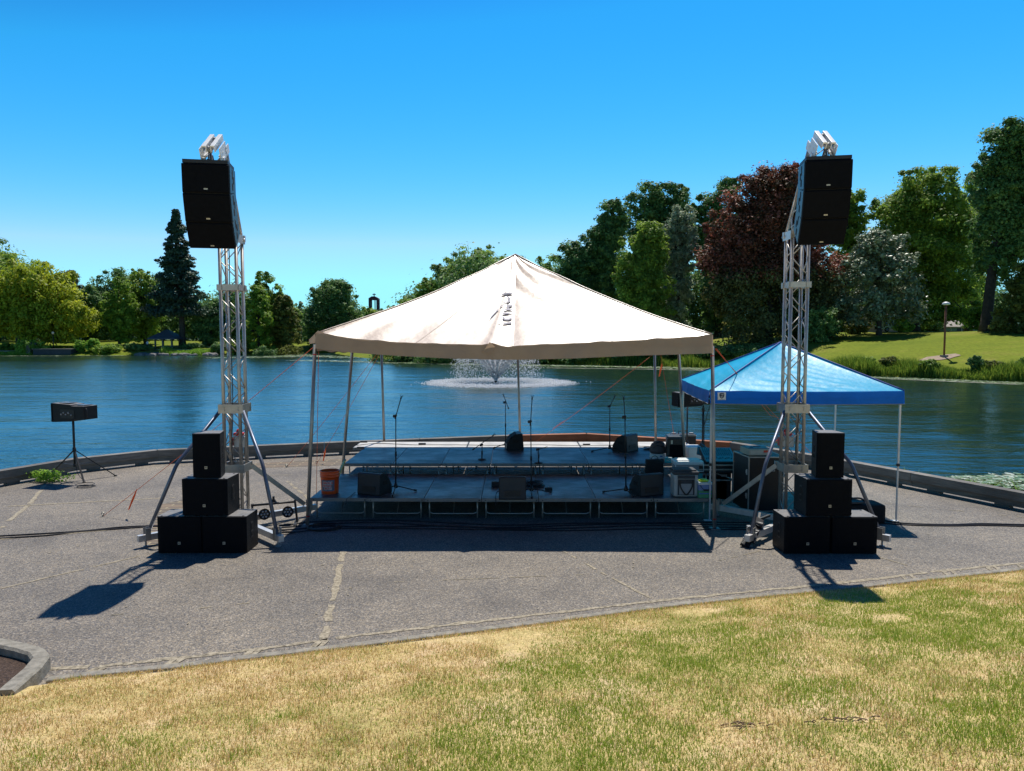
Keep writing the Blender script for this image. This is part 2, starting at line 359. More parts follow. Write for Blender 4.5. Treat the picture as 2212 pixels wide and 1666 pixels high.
def mulch():
    m, t, b = newmat('bark_mulch')
    n = noise(t, 45, 5, 0.8); r = ramp(t, n.outputs[0], [(0.3, (0.03, 0.02, 0.015)), (0.55, (0.13, 0.08, 0.055)), (0.75, (0.34, 0.24, 0.18))])
    t.links.new(r.outputs[0], b.inputs['Base Color']); b.inputs['Roughness'].default_value = 0.95; bump(t, b, n.outputs[0], 1, 0.04); return m
M['mulch'] = mulch()
def fabric(name, c, rough, spec, trans, sheen_bump=0.5, scale=(1.5, 1.5, 1.5), coat=0.0):
    m, t, b = newmat(name); b.inputs['Coat Weight'].default_value = coat; b.inputs['Coat Roughness'].default_value = 0.29; b.inputs['Coat IOR'].default_value = 1.8
    n = noise(t, 3.0, 4, 0.5, sx=scale); r = ramp(t, n.outputs[0], [(0.3, tuple(x * 0.94 for x in c)), (0.7, tuple(min(1, x * 1.05) for x in c))])
    t.links.new(r.outputs[0], b.inputs['Base Color']); b.inputs['Roughness'].default_value = rough; b.inputs['Specular IOR Level'].default_value = spec
    bump(t, b, n.outputs[0], sheen_bump, 0.05)
    out = t.nodes['Material Output']; tr = nd(t, 'ShaderNodeBsdfTranslucent'); mx = nd(t, 'ShaderNodeMixShader'); mx.inputs[0].default_value = trans
    t.links.new(r.outputs[0], tr.inputs[0]); t.links.new(b.outputs[0], mx.inputs[1]); t.links.new(tr.outputs[0], mx.inputs[2]); t.links.new(mx.outputs[0], out.inputs[0]); return m
M['tent'] = fabric('beige_vinyl', (0.52, 0.37, 0.25), 0.5, 0.5, 0.05, coat=1.0)
M['blue_tent'] = fabric('blue_polyester', (0.0, 0.62, 1.0), 0.42, 0.6, 0.35, sheen_bump=.2, scale=(2.5, 2.5, 2.5), coat=0.9)
M['print'] = pm('grey_print_on_vinyl', (0.46, 0.43, 0.46), 0.6, 0, 0.1, 10, spec=0.1)

# ------------------------------------------------------------------ terrain, lake, plaza
rng = np.random.default_rng(7)
WALL = [(-14.5, 3.0), (-12.2, 9.0), (-9.85, 13.6), (-9.2, 15.1), (-8.05, 16.25), (-4.56, 17.4), (-0.1, 18.7), (1.98, 19.06), (5.35, 17.45), (6.7, 15.3), (8.45, 11.65), (9.9, 8.4), (11.4, 3.0)]
far_px = [(-320, 768), (0, 768), (200, 768), (430, 768), (560, 766), (640, 763), (715, 763), (770, 773), (860, 779), (1100, 785), (1400, 791), (1560, 797), (1750, 806), (1860, 812), (2050, 819), (2212, 826), (2420, 838)]
FAR = [G(a, b, -0.6) for a, b in far_px]
LAKE = [(p[0], p[1]) for p in WALL] + [(40, -6), (75, 20)] + [(p.x, p.y) for p in FAR[::-1]] + [(-150, 60), (-60, -10)]
LP = np.array(LAKE)
def lake_dist(x, y):
    x = np.atleast_1d(np.asarray(x, float)); y = np.atleast_1d(np.asarray(y, float))
    A = LP; B = np.roll(LP, -1, 0); d = np.full(x.shape, 1e9); ins = np.zeros(x.shape, bool)
    for a, b in zip(A, B):
        ab = b - a; t = np.clip(((x - a[0]) * ab[0] + (y - a[1]) * ab[1]) / (ab @ ab), 0, 1)
        d = np.minimum(d, np.hypot(x - a[0] - t * ab[0], y - a[1] - t * ab[1]))
        c = ((a[1] > y) != (b[1] > y)) & (x < (b[0] - a[0]) * (y - a[1]) / (b[1] - a[1] + 1e-12) + a[0]); ins ^= c
    return np.where(ins, -d, d)
def terrain_z(x, y):
    x = np.atleast_1d(np.asarray(x, float)); y = np.atleast_1d(np.asarray(y, float)); d = lake_dist(x, y)
    az = x / np.maximum(y, 1); wgt = np.clip((az - 0.22) / 0.12, 0, 1); wgt = wgt * wgt * (3 - 2 * wgt)
    left = np.interp(d, [-4, -0.5, 0.6, 3, 9, 30, 200, 900], [-1.8, -1.0, -0.45, 0.15, 1.0, 2.0, 3.0, 4])
    right = np.interp(d, [-4, -0.5, 0.6, 3, 10, 20, 30, 200, 900], [-1.8, -1.0, -0.45, 0.35, 1.75, 3.05, 3.65, 3.9, 5])
    z = left * (1 - wgt) + right * wgt
    hill = 105 * np.exp(-((y - 2600) / 500.) ** 2) * (0.8 + 0.2 * np.sin(x / 170.) + 0.1 * np.sin(x / 61.))
    z = z + hill
    near = (y < 24) & (np.abs(x) < 60)
    return np.where(near & (d > -1.2), -1.3, z)
def tz(x, y): return float(terrain_z(x, y)[0])
def grid_mesh(name, xs, ys, zf, m, keep=True, **tags):
    X, Y = np.meshgrid(xs, ys); Z = zf(X.ravel(), Y.ravel()); nx, ny = len(xs), len(ys)
    V = np.stack([X.ravel(), Y.ravel(), Z], 1)
    i = np.arange((ny - 1) * (nx - 1)); r = i // (nx - 1); c = i % (nx - 1); a = r * nx + c
    Fc = np.stack([a, a + 1, a + nx + 1, a + nx], 1)
    return np_mesh(name, V, Fc, m, smooth=True, **tags)
def np_mesh(name, V, Fc, m, tone=None, smooth=False, parent=None, loc=None, **tags):
    me = bpy.data.meshes.new(name); V = np.asarray(V, np.float32); Fc = np.asarray(Fc, np.int32)
    off = np.zeros(3, np.float32)
    if parent is not None:
        p = parent
        while p is not None: off += np.array(p.location, np.float32); p = p.parent
    elif loc is not None: off = np.array(loc, np.float32)
    V = V - off
    k = Fc.shape[1]
    me.vertices.add(len(V)); me.vertices.foreach_set('co', V.ravel())
    me.loops.add(Fc.size); me.loops.foreach_set('vertex_index', Fc.ravel())
    me.polygons.add(len(Fc)); me.polygons.foreach_set('loop_start', np.arange(0, Fc.size, k, dtype=np.int32)); me.polygons.foreach_set('loop_total', np.full(len(Fc), k, np.int32))
    me.polygons.foreach_set('use_smooth', np.full(len(Fc), smooth))
    me.update(calc_edges=True)
    if tone is not None:
        at = me.attributes.new('tone', 'FLOAT', 'FACE'); at.data.foreach_set('value', np.asarray(tone, np.float32))
    me.materials.append(m)
    ob = bpy.data.objects.new(name, me); col.objects.link(ob)
    if parent is not None: ob.parent = parent
    elif loc is not None: ob.location = loc
    tag(ob, **tags); return ob
xs = np.concatenate([[-4000, -2500, -1500, -900, -600, -400, -300, -240, -200], np.arange(-170, 110, 2.5), [115, 130, 150, 200, 280, 400, 600, 900, 1500, 2500, 4000]])
ys = np.concatenate([[-3000, -800, -200, -60, -20, 0, 10], np.arange(20, 200, 2.5), [204, 212, 225, 245, 280, 330, 400, 550, 800, 1200, 1700, 2000, 2200, 2400, 2600, 2800, 3100, 4000]])
grid_mesh('ground', xs, ys, terrain_z, M['farlawn'], kind='structure')
# water
bm = MB(); wx = [-170, -90, -40, 0, 40, 90]; wy = [2, 60, 120, 185]
bm.add([(x, y, -0.6) for y in wy for x in wx], [(j * 6 + i, j * 6 + i + 1, (j + 1) * 6 + i + 1, (j + 1) * 6 + i) for j in range(3) for i in range(5)])
bm.build('water', M['water'], keep=True, kind='structure')
# plaza slab
OUT = [(x * 1.0, y) for x, y in WALL]
def off_poly(pts, d):
    res = []
    for i, p in enumerate(pts):
        a = Vector(pts[max(i - 1, 0)]); b = Vector(pts[min(i + 1, len(pts) - 1)]); t = (b - a).normalized(); n = Vector((-t.y, t.x))
        res.append((p[0] + n.x * d, p[1] + n.y * d))
    return res
edge = off_poly(WALL, 0.28)
pl = edge + [(11.4, -1.0), (-14.5, -1.0)]
mb = MB(); n = len(pl); mb.add([(x, y, 0) for x, y in pl] + [(x, y, -1.4) for x, y in pl], [list(range(n))[::-1]] + [(i, (i + 1) % n, n + (i + 1) % n, n + i) for i in range(n)])
mb.build('plaza_pavement', M['agg'], keep=True, kind='structure')
# joints with dry grass: thin irregular sheets lying on the paving
def strip(pts, wd, z, seed, mb, jit=0.35, seg=0.07, gap=0.0):
    rr = random.Random(seed); pts = [Vector((p[0], p[1], 0)) for p in pts]
    L = []
    for a, b in zip(pts[:-1], pts[1:]):
        k = max(1, int((b - a).length / seg)); L += [a.lerp(b, i / k) for i in range(k)]
    L.append(pts[-1]); vs = []; w1 = w2 = wd / 2
    for i, p in enumerate(L):
        t = (L[min(i + 1, len(L) - 1)] - L[max(i - 1, 0)]).normalized(); nrm = Vector((-t.y, t.x, 0))
        w1 = wd / 2 * (1 + rr.uniform(-jit, jit)); w2 = wd / 2 * (1 + rr.uniform(-jit, jit)); o = rr.uniform(-1, 1) * wd * 0.12
        vs += [p + nrm * (w1 + o) + Vector((0, 0, z)), p - nrm * (w2 - o) + Vector((0, 0, z))]
    fs = []; on = True
    for i in range(len(L) - 1):
        if rr.random() < gap: continue
        fs.append((2 * i, 2 * i + 1, 2 * i + 3, 2 * i + 2))
    mb.add(vs, fs)
g = lambda l: [G(a, b) for a, b in l]
mb = MB()
J = [([(0, 1095), (380, 1075)], .045, .25), ([(98, 1048), (62, 1092), (0, 1141)], .06, .15), ([(0, 1165), (160, 1152), (319, 1137)], .045, .1),
     ([(0, 1272), (180, 1230), (340, 1193)], .03, .35), ([(240, 1329), (400, 1318), (566, 1300)], .02, .6),
     ([(741, 1190), (722, 1290), (698, 1384)], .06, .08), ([(1215, 1190), (1310, 1243), (1420, 1300)], .03, .3), ([(745, 1262), (1100, 1248), (1400, 1236)], .012, .5),
     ([(1896, 1203), (1960, 1222), (2018, 1237)], .02, .3), ([(620, 1040), (660, 1072), (672, 1090)], .05, .2), ([(300, 1008), (560, 1003)], .03, .5),
     ([(1910, 1087), (2030, 1100), (2212, 1118)], .02, .5), ([(530, 1030), (668, 1024)], .02, .4), ([(1770, 1160), (1540, 1215)], .012, .5)]
for i, (p, wd, gp) in enumerate(J): strip(g(p), wd * 1.15, 0.004, i, mb, gap=gp, jit=.4, seg=.11)
inner = [(40, 1452), (103, 1446), (213, 1441), (377, 1423), (549, 1404.5), (759, 1375), (1106, 1335), (1453, 1295), (1732, 1268), (1889, 1251.6), (2011, 1236), (2212, 1216.7), (2400, 1198)]
strip(g(inner), .055, 0.004, 50, mb, gap=.03, jit=.5)
curbl = [(21, 1489), (69, 1480), (192, 1464), (377, 1447), (535, 1427), (759, 1401), (1106, 1358), (1453, 1312.6), (1627, 1294), (1861, 1272), (2011, 1255), (2212, 1234), (2400, 1213)]
CURB = [Vector((-6.5, 5.2, 0)), Vector((-5.0, 5.5, 0))] + g(curbl) + [Vector((9.5, 9.4, 0)), Vector((13, 9.9, 0))]
cx = np.array([p.x for p in CURB]); cy = np.array([p.y for p in CURB])
def curb_y(x): return float(np.interp(x, cx, cy))
INN = g(inner); ix = np.array([p.x for p in INN]); iy = np.array([p.y for p in INN])
for k, px in enumerate([214, 229, 382, 396, 545, 559, 694, 707, 1948, 1965, 2035, 2052, 2130, 2146, 2195]):
    a = G(px, float(np.interp(px, [q[0] for q in inner], [q[1] for q in inner]))); x = a.x; y0 = curb_y(x - 0.02) + 0.09
    strip([(a.x, a.y - 0.02), (x - 0.03, y0)], .05, 0.0065, 100 + k, mb, jit=.5)
mb.build('paving_joints', M['straw'], keep=True, kind='structure')
# fallen leaves and gravel bits on the paving
lv = []; lf = []; rr = random.Random(5)
for i in range(260):
    x = rr.uniform(-8, 8); y = rr.uniform(7.0, 14.5); s = rr.uniform(.008, .03); a = rr.uniform(0, 6.3)
    if y < curb_y(x) + .15: continue
    o = len(lv); lv += [(x + s * math.cos(a + q) * (1 if k % 2 else .45), y + s * math.sin(a + q) * (1 if k % 2 else .45), .006 + .004 * (k % 2)) for k, q in enumerate((0, 1.57, 3.14, 4.71))]; lf.append((o, o + 1, o + 2, o + 3))
mb = MB(); mb.add(lv, lf); mb.build('leaf_litter', M['straw'], kind='stuff', label='scattered dry leaves and grit on the grey paving', cat='leaf litter')
# brick panels
def sheet(name, pts, z, m, **t):
    mb = MB(); mb.add([(p[0], p[1], z) for p in pts], [list(range(len(pts)))]); return mb.build(name, m, **t)
sheet('brick_paving', [G(404, 1078), G(350, 1030 + 60), G(312, 1180), G(420, 1182), G(470, 1040), G(405, 1038)], .0045, M['brick'], keep=True, kind='structure')
sheet('brick_band', [G(530, 1003), G(533, 1012), G(800, 1003), G(1100, 995), G(1100, 988), G(700, 993)], .0045, M['brick'], keep=True, kind='structure')
# kerb along the lawn
def kerb(name, pts, wd, ht, m, z0=-0.02, **t):
    mb = MB(); n = len(pts); vs = []
    for i, p in enumerate(pts):
        tt = (Vector(pts[min(i + 1, n - 1)]) - Vector(pts[max(i - 1, 0)])); tt.z = 0; tt.normalize(); nr = Vector((-tt.y, tt.x, 0)); p = Vector((p[0], p[1], 0)); b = min(.02, ht * .3)
        for o, z in ((-wd / 2, z0), (-wd / 2, ht - b), (-wd / 2 + b, ht), (wd / 2 - b, ht), (wd / 2, ht - b), (wd / 2, z0)): vs.append(p + nr * o + Vector((0, 0, z)))
    fs = [(i * 6 + k, i * 6 + k + 1, i * 6 + k + 7, i * 6 + k + 6) for i in range(n - 1) for k in range(5)]
    fs += [tuple(range(6)), tuple((n - 1) * 6 + k for k in range(6))[::-1]]
    mb.add(vs, fs); return mb.build(name, m, **t)
ck = [Vector((x, curb_y(x) + .04, 0)) for x in np.arange(-3.85, 12.6, .25)]
kerb('kerb', ck, .085, .022, M['concrete'], keep=True, kind='structure')
kb = [G(-260, 1353), G(-60, 1403), G(48, 1426), G(80, 1436), G(89, 1449), G(70, 1474), G(12, 1526)]
kerb('raised_kerb', kb, .14, .13, M['concrete'], keep=True, kind='structure')
sheet('mulch_bed', [G(-260, 1356), G(-60, 1405), G(76, 1442), G(15, 1520), G(-300, 1560)], .05, M['mulch'], keep=True, kind='structure')
# near lawn
def lawn_z(x, y):
    c = np.interp(x, cx, cy); s = np.maximum(c - .03 - y, 0)
    und = 0.018 * np.sin(x * 2.1 + y) * np.cos(y * 1.7 - x * .6) + .01 * np.sin(x * 5.3) * np.sin(y * 4.1)
    z = .02 + .172 * s + und * np.clip(s * 2, 0, 1) + .012 * np.clip(s * 8, 0, 1)
    z = np.where(y < 0, .02 + .172 * c + und - y * .05, z)
    return z
lxs = np.concatenate([[-60, -30, -18, -12, -9, -7], np.arange(-6.2, 12, .12), [13, 20, 40, 70]])
V = []; nx = len(lxs); sl = np.concatenate([np.arange(0, 5.5, .12), [6, 7, 9, 12, 20, 40, 70]])
for s in sl:
    for x in lxs: V.append((x, float(np.interp(x, cx, cy)) - .025 - s, 0))
V = np.array(V); V[:, 2] = lawn_z(V[:, 0], V[:, 1]); V[:nx, 2] = .0
i = np.arange((len(sl) - 1) * (nx - 1)); r_ = i // (nx - 1); c_ = i % (nx - 1); a_ = r_ * nx + c_
np_mesh('lawn', V, np.stack([a_, a_ + 1, a_ + nx + 1, a_ + nx], 1)[:, ::-1], M['nearlawn'], smooth=True, kind='structure')
# grass blades
def val_noise(x, y, sc, seed):
    r = np.random.default_rng(seed); T = r.random((64, 64)); u = x * sc + 100; v = y * sc + 100; i = np.floor(u).astype(int); j = np.floor(v).astype(int)
    fu = u - i; fv = v - j; fu = fu * fu * (3 - 2 * fu); fv = fv * fv * (3 - 2 * fv); i %= 64; j %= 64; i1 = (i + 1) % 64; j1 = (j + 1) % 64
    return (T[i, j] * (1 - fu) + T[i1, j] * fu) * (1 - fv) + (T[i, j1] * (1 - fu) + T[i1, j1] * fu) * fv
BARE = [(1.36, 4.02, .14, .035), (1.87, 4.0, .2, .035)]
def grass():
    N = 1050000
    y = 2.2 + (9.9 - 2.2) * rng.random(N); x = (rng.random(N) * 2 - 1) * (y * .76 + 3.0)
    c = np.interp(x, cx, cy); k = (y < c - .035 + .02 * rng.normal(size=N)) & ~((x < -3.75) & (y > 5.35))
    x = x[k]; y = y[k]; n = len(x); z = lawn_z(x, y) - .004
    g1 = val_noise(x, y, .8, 3); g2 = val_noise(x, y, 3.2, 4); g3 = val_noise(x, y, 9, 5)
    green = np.clip((g1 * .55 + g2 * .3 + g3 * .15 + .15 * np.tanh((x + .3) * .7) - .36 + .26 * np.exp(-((x - 2.6) / 2.4) ** 2 - ((y - 5.6) / 1.3) ** 2) - .12 * np.exp(-((x + 2.5) / 2) ** 2 - ((y - 5.8) / .9) ** 2)) * 3.4, 0, 1) * np.clip((c_edge := (np.interp(x, cx, cy) - y)) * 1.4, .15, 1)
    spot = np.zeros(n, bool)
    for bx_, by_, ra, rb in BARE: spot |= ((x - bx_) / ra) ** 2 + ((y - by_) / rb) ** 2 + .35 * g3 < 1
    bald = np.clip((val_noise(x, y, 1.7, 9) - .83) * 9, 0, .8)
    keep = (rng.random(n) > bald) & ~(spot & (rng.random(n) < .8)); x, y, z, green, g3, g2 = x[keep], y[keep], z[keep], green[keep], g3[keep], g2[keep]; n = len(x)
    tuft = val_noise(x, y, 5, 12)
    h = (.013 + .028 * rng.random(n) ** 1.5) * (.6 + .9 * tuft); lean = rng.normal(size=(n, 2)) * .6
    flat = rng.random(n) < .55 * (1 - green); h = np.where(flat, h * .35, h)
    a = rng.random(n) * math.pi; wd = .0014 + .0016 * rng.random(n); L = np.where(flat, 2.6, 1.0) * h / np.where(flat, .35, 1)
    dx = np.cos(a) * wd; dy = np.sin(a) * wd; tx = lean[:, 0] * L * .6; ty = lean[:, 1] * L * .6
    B = np.stack([x, y, z], 1)
    v0 = B + np.stack([-dx, -dy, 0 * dx], 1); v1 = B + np.stack([dx, dy, 0 * dx], 1)
    mid = B + np.stack([tx * .4, ty * .4, h * .65], 1); v2 = mid + np.stack([dx, dy, 0 * dx], 1) * .7; v3 = mid - np.stack([dx, dy, 0 * dx], 1) * .7
    v4 = B + np.stack([tx, ty, h], 1)
    V = np.stack([v0, v1, v2, v3, v4, v4 + np.stack([dx, dy, 0 * dx], 1) * .15], 1).reshape(-1, 3)
    o = np.arange(n)[:, None] * 6; Fc = np.concatenate([o + np.array([[0, 1, 2, 3]]), o + np.array([[3, 2, 5, 4]])])
    isg = rng.random(n) < (.12 + .85 * green)
    tone = np.where(isg, .62 + .38 * rng.random(n), .48 * rng.random(n) ** .8); tone = np.concatenate([tone, tone])
    m = attr_mat('mixed_dry_and_green_grass', [(0.90, 0.74, 0.44), (0.80, 0.58, 0.27), (0.48, 0.30, 0.10), (0.46, 0.47, 0.08), (0.33, 0.44, 0.06), (0.22, 0.36, 0.04)], .45, .6, .2)
    np_mesh('grass', V, Fc, m, tone=tone, kind='stuff', label='short lawn grass, straw yellow with green patches, in front of the paving', cat='grass')
grass()
mb = MB(); rr = random.Random(4)
for bx_, by_, ra, rb in BARE:
    for k in range(16):
        x, y = bx_ + rr.gauss(0, ra * .5), by_ + rr.gauss(0, rb * .6); a = rr.uniform(-.6, .6); L_ = rr.uniform(.008, .03); z = float(lawn_z(x, y)) + .012; dx, dy = math.cos(a) * L_, math.sin(a) * L_
        mb.tube([(x - dx, y - dy, z), (x, y, z + rr.uniform(.002, .012)), (x + dx, y + dy, z)], .0035, 4)
mb.build('bark_debris', pm('dark_bark_bits', (0.16, 0.1, 0.06), 0.9, 0, .4, 40), kind='stuff', label='dark bark scraps lying in worn patches of the lawn', cat='debris')
# ------------------------------------------------------------------ timber sea wall
wallT = empty('sea_wall', (0, 17, 0), 'low two course timber wall along the lake edge of the paving, partly painted rust brown', 'low wall')
def wall_seg(a, b, orange):
    a = Vector((*a, 0)); b = Vector((*b, 0)); m = M['timber_orange'] if orange else M['timber']; d = (b - a).normalized(); nr = Vector((-d.y, d.x, 0))
    L = (b - a).length; k = max(1, round(L / 2.4))
    for i in range(k):
        p = a.lerp(b, i / k) + d * .006; q = a.lerp(b, (i + 1) / k) - d * .006
        mb = MB(); mb.bar(p + Vector((0, 0, .235)), q + Vector((0, 0, .235)), .2, .145)
        mb.build('top_beam', m, wallT)
        mb = MB(); mb.bar(p + nr * .03 + Vector((0, 0, .105)), q + nr * .03 + Vector((0, 0, .105)), .15, .11)
        for t in (.2, .8): c = p.lerp(q, t) + nr * .03; mb.bar(c - d * .12 + Vector((0, 0, .025)), c + d * .12 + Vector((0, 0, .025)), .12, .05)
        mb.build('lower_beam', m, wallT)
for i in range(len(WALL) - 1):
    a, b = WALL[i], WALL[i + 1]
    if i in (6, 7): wall_seg(a, b, True)
    elif i == 5:
        wall_seg(a, b, False)
    else: wall_seg(a, b, False)
# ------------------------------------------------------------------ truss towers
def lattice(mb, p0, p1, hx, hy, step, r=.008, seed=0):
    """zig-zag on four faces between section centres p0,p1; hx/hy half widths along axes ax, ay"""
    p0, p1 = Vector(p0), Vector(p1); d = (p1 - p0); L = d.length; d.normalize(); ax = Vector((1, 0, 0)); ay = d.cross(ax).normalized() * -1
    n = max(1, round(L / step))
    C = [ax * sx * hx + ay * sy * hy for sx, sy in ((-1, -1), (1, -1), (1, 1), (-1, 1))]
    for f in range(4):
        A, B = C[f], C[(f + 1) % 4]; flip = f in (1, 2)
        for i in range(n):
            s, e = p0 + d * L * (i + .04) / n, p0 + d * L * (i + .96) / n
            u, v = (A, B) if (i % 2 == 0) ^ flip else (B, A)
            mb.tube([s + u, e + v], r, 5)
    return C
def tower(name, loc, sgn, label, hz):
    """sgn: +1 stands on the left of the picture (leans its head towards +x)"""
    T = empty(name, (loc[0], loc[1], 0), label, 'truss tower', 'lifting towers for the hanging speakers')
    o = Vector((loc[0], loc[1], 0)); h = .118
    mb = MB()
    for sx in (-1, 1):
        for sy in (-1, 1): mb.tube([o + Vector((sx * h, sy * h, .14)), o + Vector((sx * h, sy * h, hz - .02))], .0245, 10)
    mb.build('truss_chords', M['alu'], T)
    mb = MB(); lattice(mb, o + Vector((0, 0, .16)), o + Vector((0, 0, hz - .04)), h, h, .27)
    mb.build('truss_braces', M['alu'], T)
    mb = MB()
    for z in (hz * .835,):
        for s in (-1, 1):
            mb.box(o + Vector((0, s * h, z)), (.33, .055, .085)); mb.box(o + Vector((s * h, 0, z)), (.058, .32, .08))
    mb.build('splice_plate', M['alu'], T)
    for z, hh in ((1.81, .13), (.93, .12)):
        mb = MB(); e = .165
        for s in (-1, 1):
            mb.box(o + Vector((0, s * e, z)), (.36, .012, hh)); mb.box(o + Vector((s * e, 0, z)), (.012, .318, hh - .004))
            for k in (-1, 1): mb.box(o + Vector((s * .1, -e - .012, z + k * .02)), (.03, .02, .02))
        mb.build('sleeve_block', M['alu'], T)
    mb = MB(); mb.box(o + Vector((0, 0, .13)), (.34, .34, .1)); mb.build('base_plate', M['alu'], T)
    # upper leaning section
    hp = o + Vector((0, 0, hz)); tp = o + Vector(((.13 if sgn > 0 else -.03), -.80, hz + 1.02)); d = (tp - hp).normalized(); u = Vector((1, 0, 0)).cross(d).normalized() * -1
    if u.y < 0: u = -u
    mb = MB()
    for sx in (-1, 1):
        for sy in (-1, 1): mb.tube([hp + Vector((sx * h, 0, 0)) + u * sy * h, tp + Vector((sx * h * .95, 0, 0)) + u * sy * h], .0235, 10)
    mb.build('jib_chords', M['alu'], T)
    mb = MB(); lattice(mb, hp + d * .03, tp, h, h, .25); mb.build('jib_braces', M['alu_bright'], T)
    for sx in (-1, 1):
        mb = MB(); mb.box(hp + Vector((sx * .15, .0, 0)), (.012, .3, .12)); mb.box(hp + Vector((sx * .15, .12, .02)), (.03, .05, .09)); mb.tube([hp + Vector((sx * .13, .1, 0)), hp + Vector((sx * .175, .1, 0))], .022, 8)
        mb.build('hinge_plate', M['alu_bright'], T)
    # pulley head
    mh = Matrix((Vector((1, 0, 0)), u, d)).transposed(); c = tp + d * .1 - u * .02
    for sx in (-1, 1):
        mb = MB(); mb.box(c + Vector((sx * .055, 0, 0)) + d * .085, (.055, .37, .02), mh, .004); mb.box(c + Vector((sx * .079, 0, 0)) + d * .045, (.008, .37, .08), mh); mb.box(c + Vector((sx * .03, 0, 0)) + d * .045, (.008, .37, .08), mh)
        mb.build('head_rail', M['alu_white'], T)
        mb = MB(); q = tp + Vector((sx * .13, 0, 0))
        mb.box(q + d * .04 - u * .05, (.012, .24, .2), mh); mb.box(q + d * .0 + u * .1, (.012, .15, .12), mh); mb.box(q + d * .0 + u * .06 - Vector((sx * .03, 0, 0)), (.05, .3, .02), mh); mb.box(q + d * -.03 - u * .1, (.05, .05, .05), mh, .008)
        for a, b in ((.05, .02), (-.07, .05), (-.03, -.02)): mb.tube([q + u * a + d * b - Vector((.012, 0, 0)), q + u * a + d * b + Vector((.012, 0, 0))], .012, 8)
        mb.build('head_bracket', M['alu_white'], T)
    mb = MB()
    for k, (a, r) in enumerate(((-.13, .05), (.12, .045), (-.02, .035))):
        q = c + u * a + d * (.02 + .02 * (k == 1)); m3 = Matrix.Rotation(R(90), 3, 'Y')
        mb.lathe([(.0, -.016), (r, -.016), (r * .8, -.006), (r * .8, .006), (r, .016), (0, .016)], q, 16, rot=m3)
    mb.build('pulley', M['grey'], T)
    mb = MB(); f = c - u * .16
    mb.tube([f + Vector((.012, 0, 0)), f + Vector((.012, -.012, -.18))], .006, 5); mb.tube([f + Vector((-.012, 0, 0)), f + Vector((-.012, -.012, -.18))], .006, 5)
    mb.box(f + Vector((0, -.012, -.2)), (.05, .04, .07), None, .01); mb.lathe([(.024, -.008), (.034, 0), (.024, .008), (.016, 0), (.024, -.008)], f + Vector((0, -.012, -.25)), 12, rot=Matrix.Rotation(R(90), 3, 'X'))
    mb.build('hoist_hook', M['black'], T); hook = f + Vector((0, -.012, -.28))
    mb = MB(); mb.tube(smooth_path([f + Vector((0, .1, -.02)), hp + Vector((0, -.1, .1)), o + Vector((.02, -.14, 3.2)), o + Vector((.03, -.15, 1.9)), o + Vector((.0, -.15, 1.3)), o + Vector((.01, -.15, 1.05))]), .007, 5); mb.build('lift_cable', M['cable'], T)
    # outriggers: bent pipes in front, flat braces behind, beams on the ground
    for sx, sy in ((-1, -1), (1, -1), (-1, 1), (1, 1)):
        foot = o + Vector((sx * (.90 if sy < 0 else .86), -.93 if sy < 0 else .8, .13)); root = o + Vector((sx * .13, sy * .13, .13)); dd = (foot - root).normalized()
        mb = MB(); mb.bar(root, foot + dd * .1, .075, .085); B = mb.build('outrigger_beam', M['alu_bright'], T)
        mb = MB(); mb.tube([foot + Vector((0, 0, -.045)), foot + Vector((0, 0, -.115))], .012, 8); mb.lathe([(0, -.13), (.035, -.13), (.035, -.118), (0, -.114)], foot, 12); mb.build('levelling_foot', M['grey'], B)
        pv = dd.cross(Vector((0, 0, 1)))
        mb = MB()
        for k in (-1, 1): mb.bar(foot + pv * .044 * k + Vector((0, 0, -.04)) - dd * .02, foot + pv * .044 * k + Vector((0, 0, .13)) - dd * .02, .008, .07, dd)
        mb.build('fork', M['alu'], B)
        if sy < 0:
            top = o + Vector((sx * .17, -.13, 1.77)); fb = foot + Vector((0, 0, .03)) - dd * .02
            kn = top.lerp(Vector((fb.x, fb.y, 0)), .60); kn.z = 1.08
            a = kn.lerp(top, .07); b = kn.lerp(fb, .06)
            mb = MB(); mb.tube([top, a, (a + b) / 2 + (kn - (a + b) / 2) * .5, b, fb], .026, 12); mb.build('outrigger_pipe', M['steel_blue'], T)
        else:
            mb = MB(); mb.bar(o + Vector((sx * .17, .14, .93)), foot - dd * .1 + Vector((0, 0, .07)), .03, .065); mb.build('flat_brace', M['alu'], T)
    # winch on the back
    W0 = o + Vector((0, .19, 1.28))
    mb = MB(); mb.box(W0, (.2, .06, .16), None, .015); mb.lathe([(0, -.07), (.055, -.07), (.055, .07), (0, .07)], W0 + Vector((0, .07, 0)), 16, rot=Matrix.Rotation(R(90), 3, 'Y')); wn = mb.build('winch', M['white'], T)
    mb = MB(); mb.box(W0 + Vector((-.02, .0, .115)), (.15, .1, .05), None, .015); mb.lathe([(0, 0), (.03, .01), (.032, .035), (.012, .06), (0, .06)], W0 + Vector((-.03, 0, .135)), 12); mb.box(W0 + Vector((-.12, 0, -.0)), (.03, .08, .12), None, .008); mb.build('winch_cover', M['red'], wn)
    return T, hook
TL, hookL = tower('truss_tower', (-4.085, 10.6), 1, 'silver truss tower with bent pipe outriggers behind the speaker stack left of the beige tent', 4.27)
TR, hookR = tower('truss_tower', (4.15, 10.62), -1, 'silver truss tower with bent pipe outriggers in front of the blue canopy', 4.32)
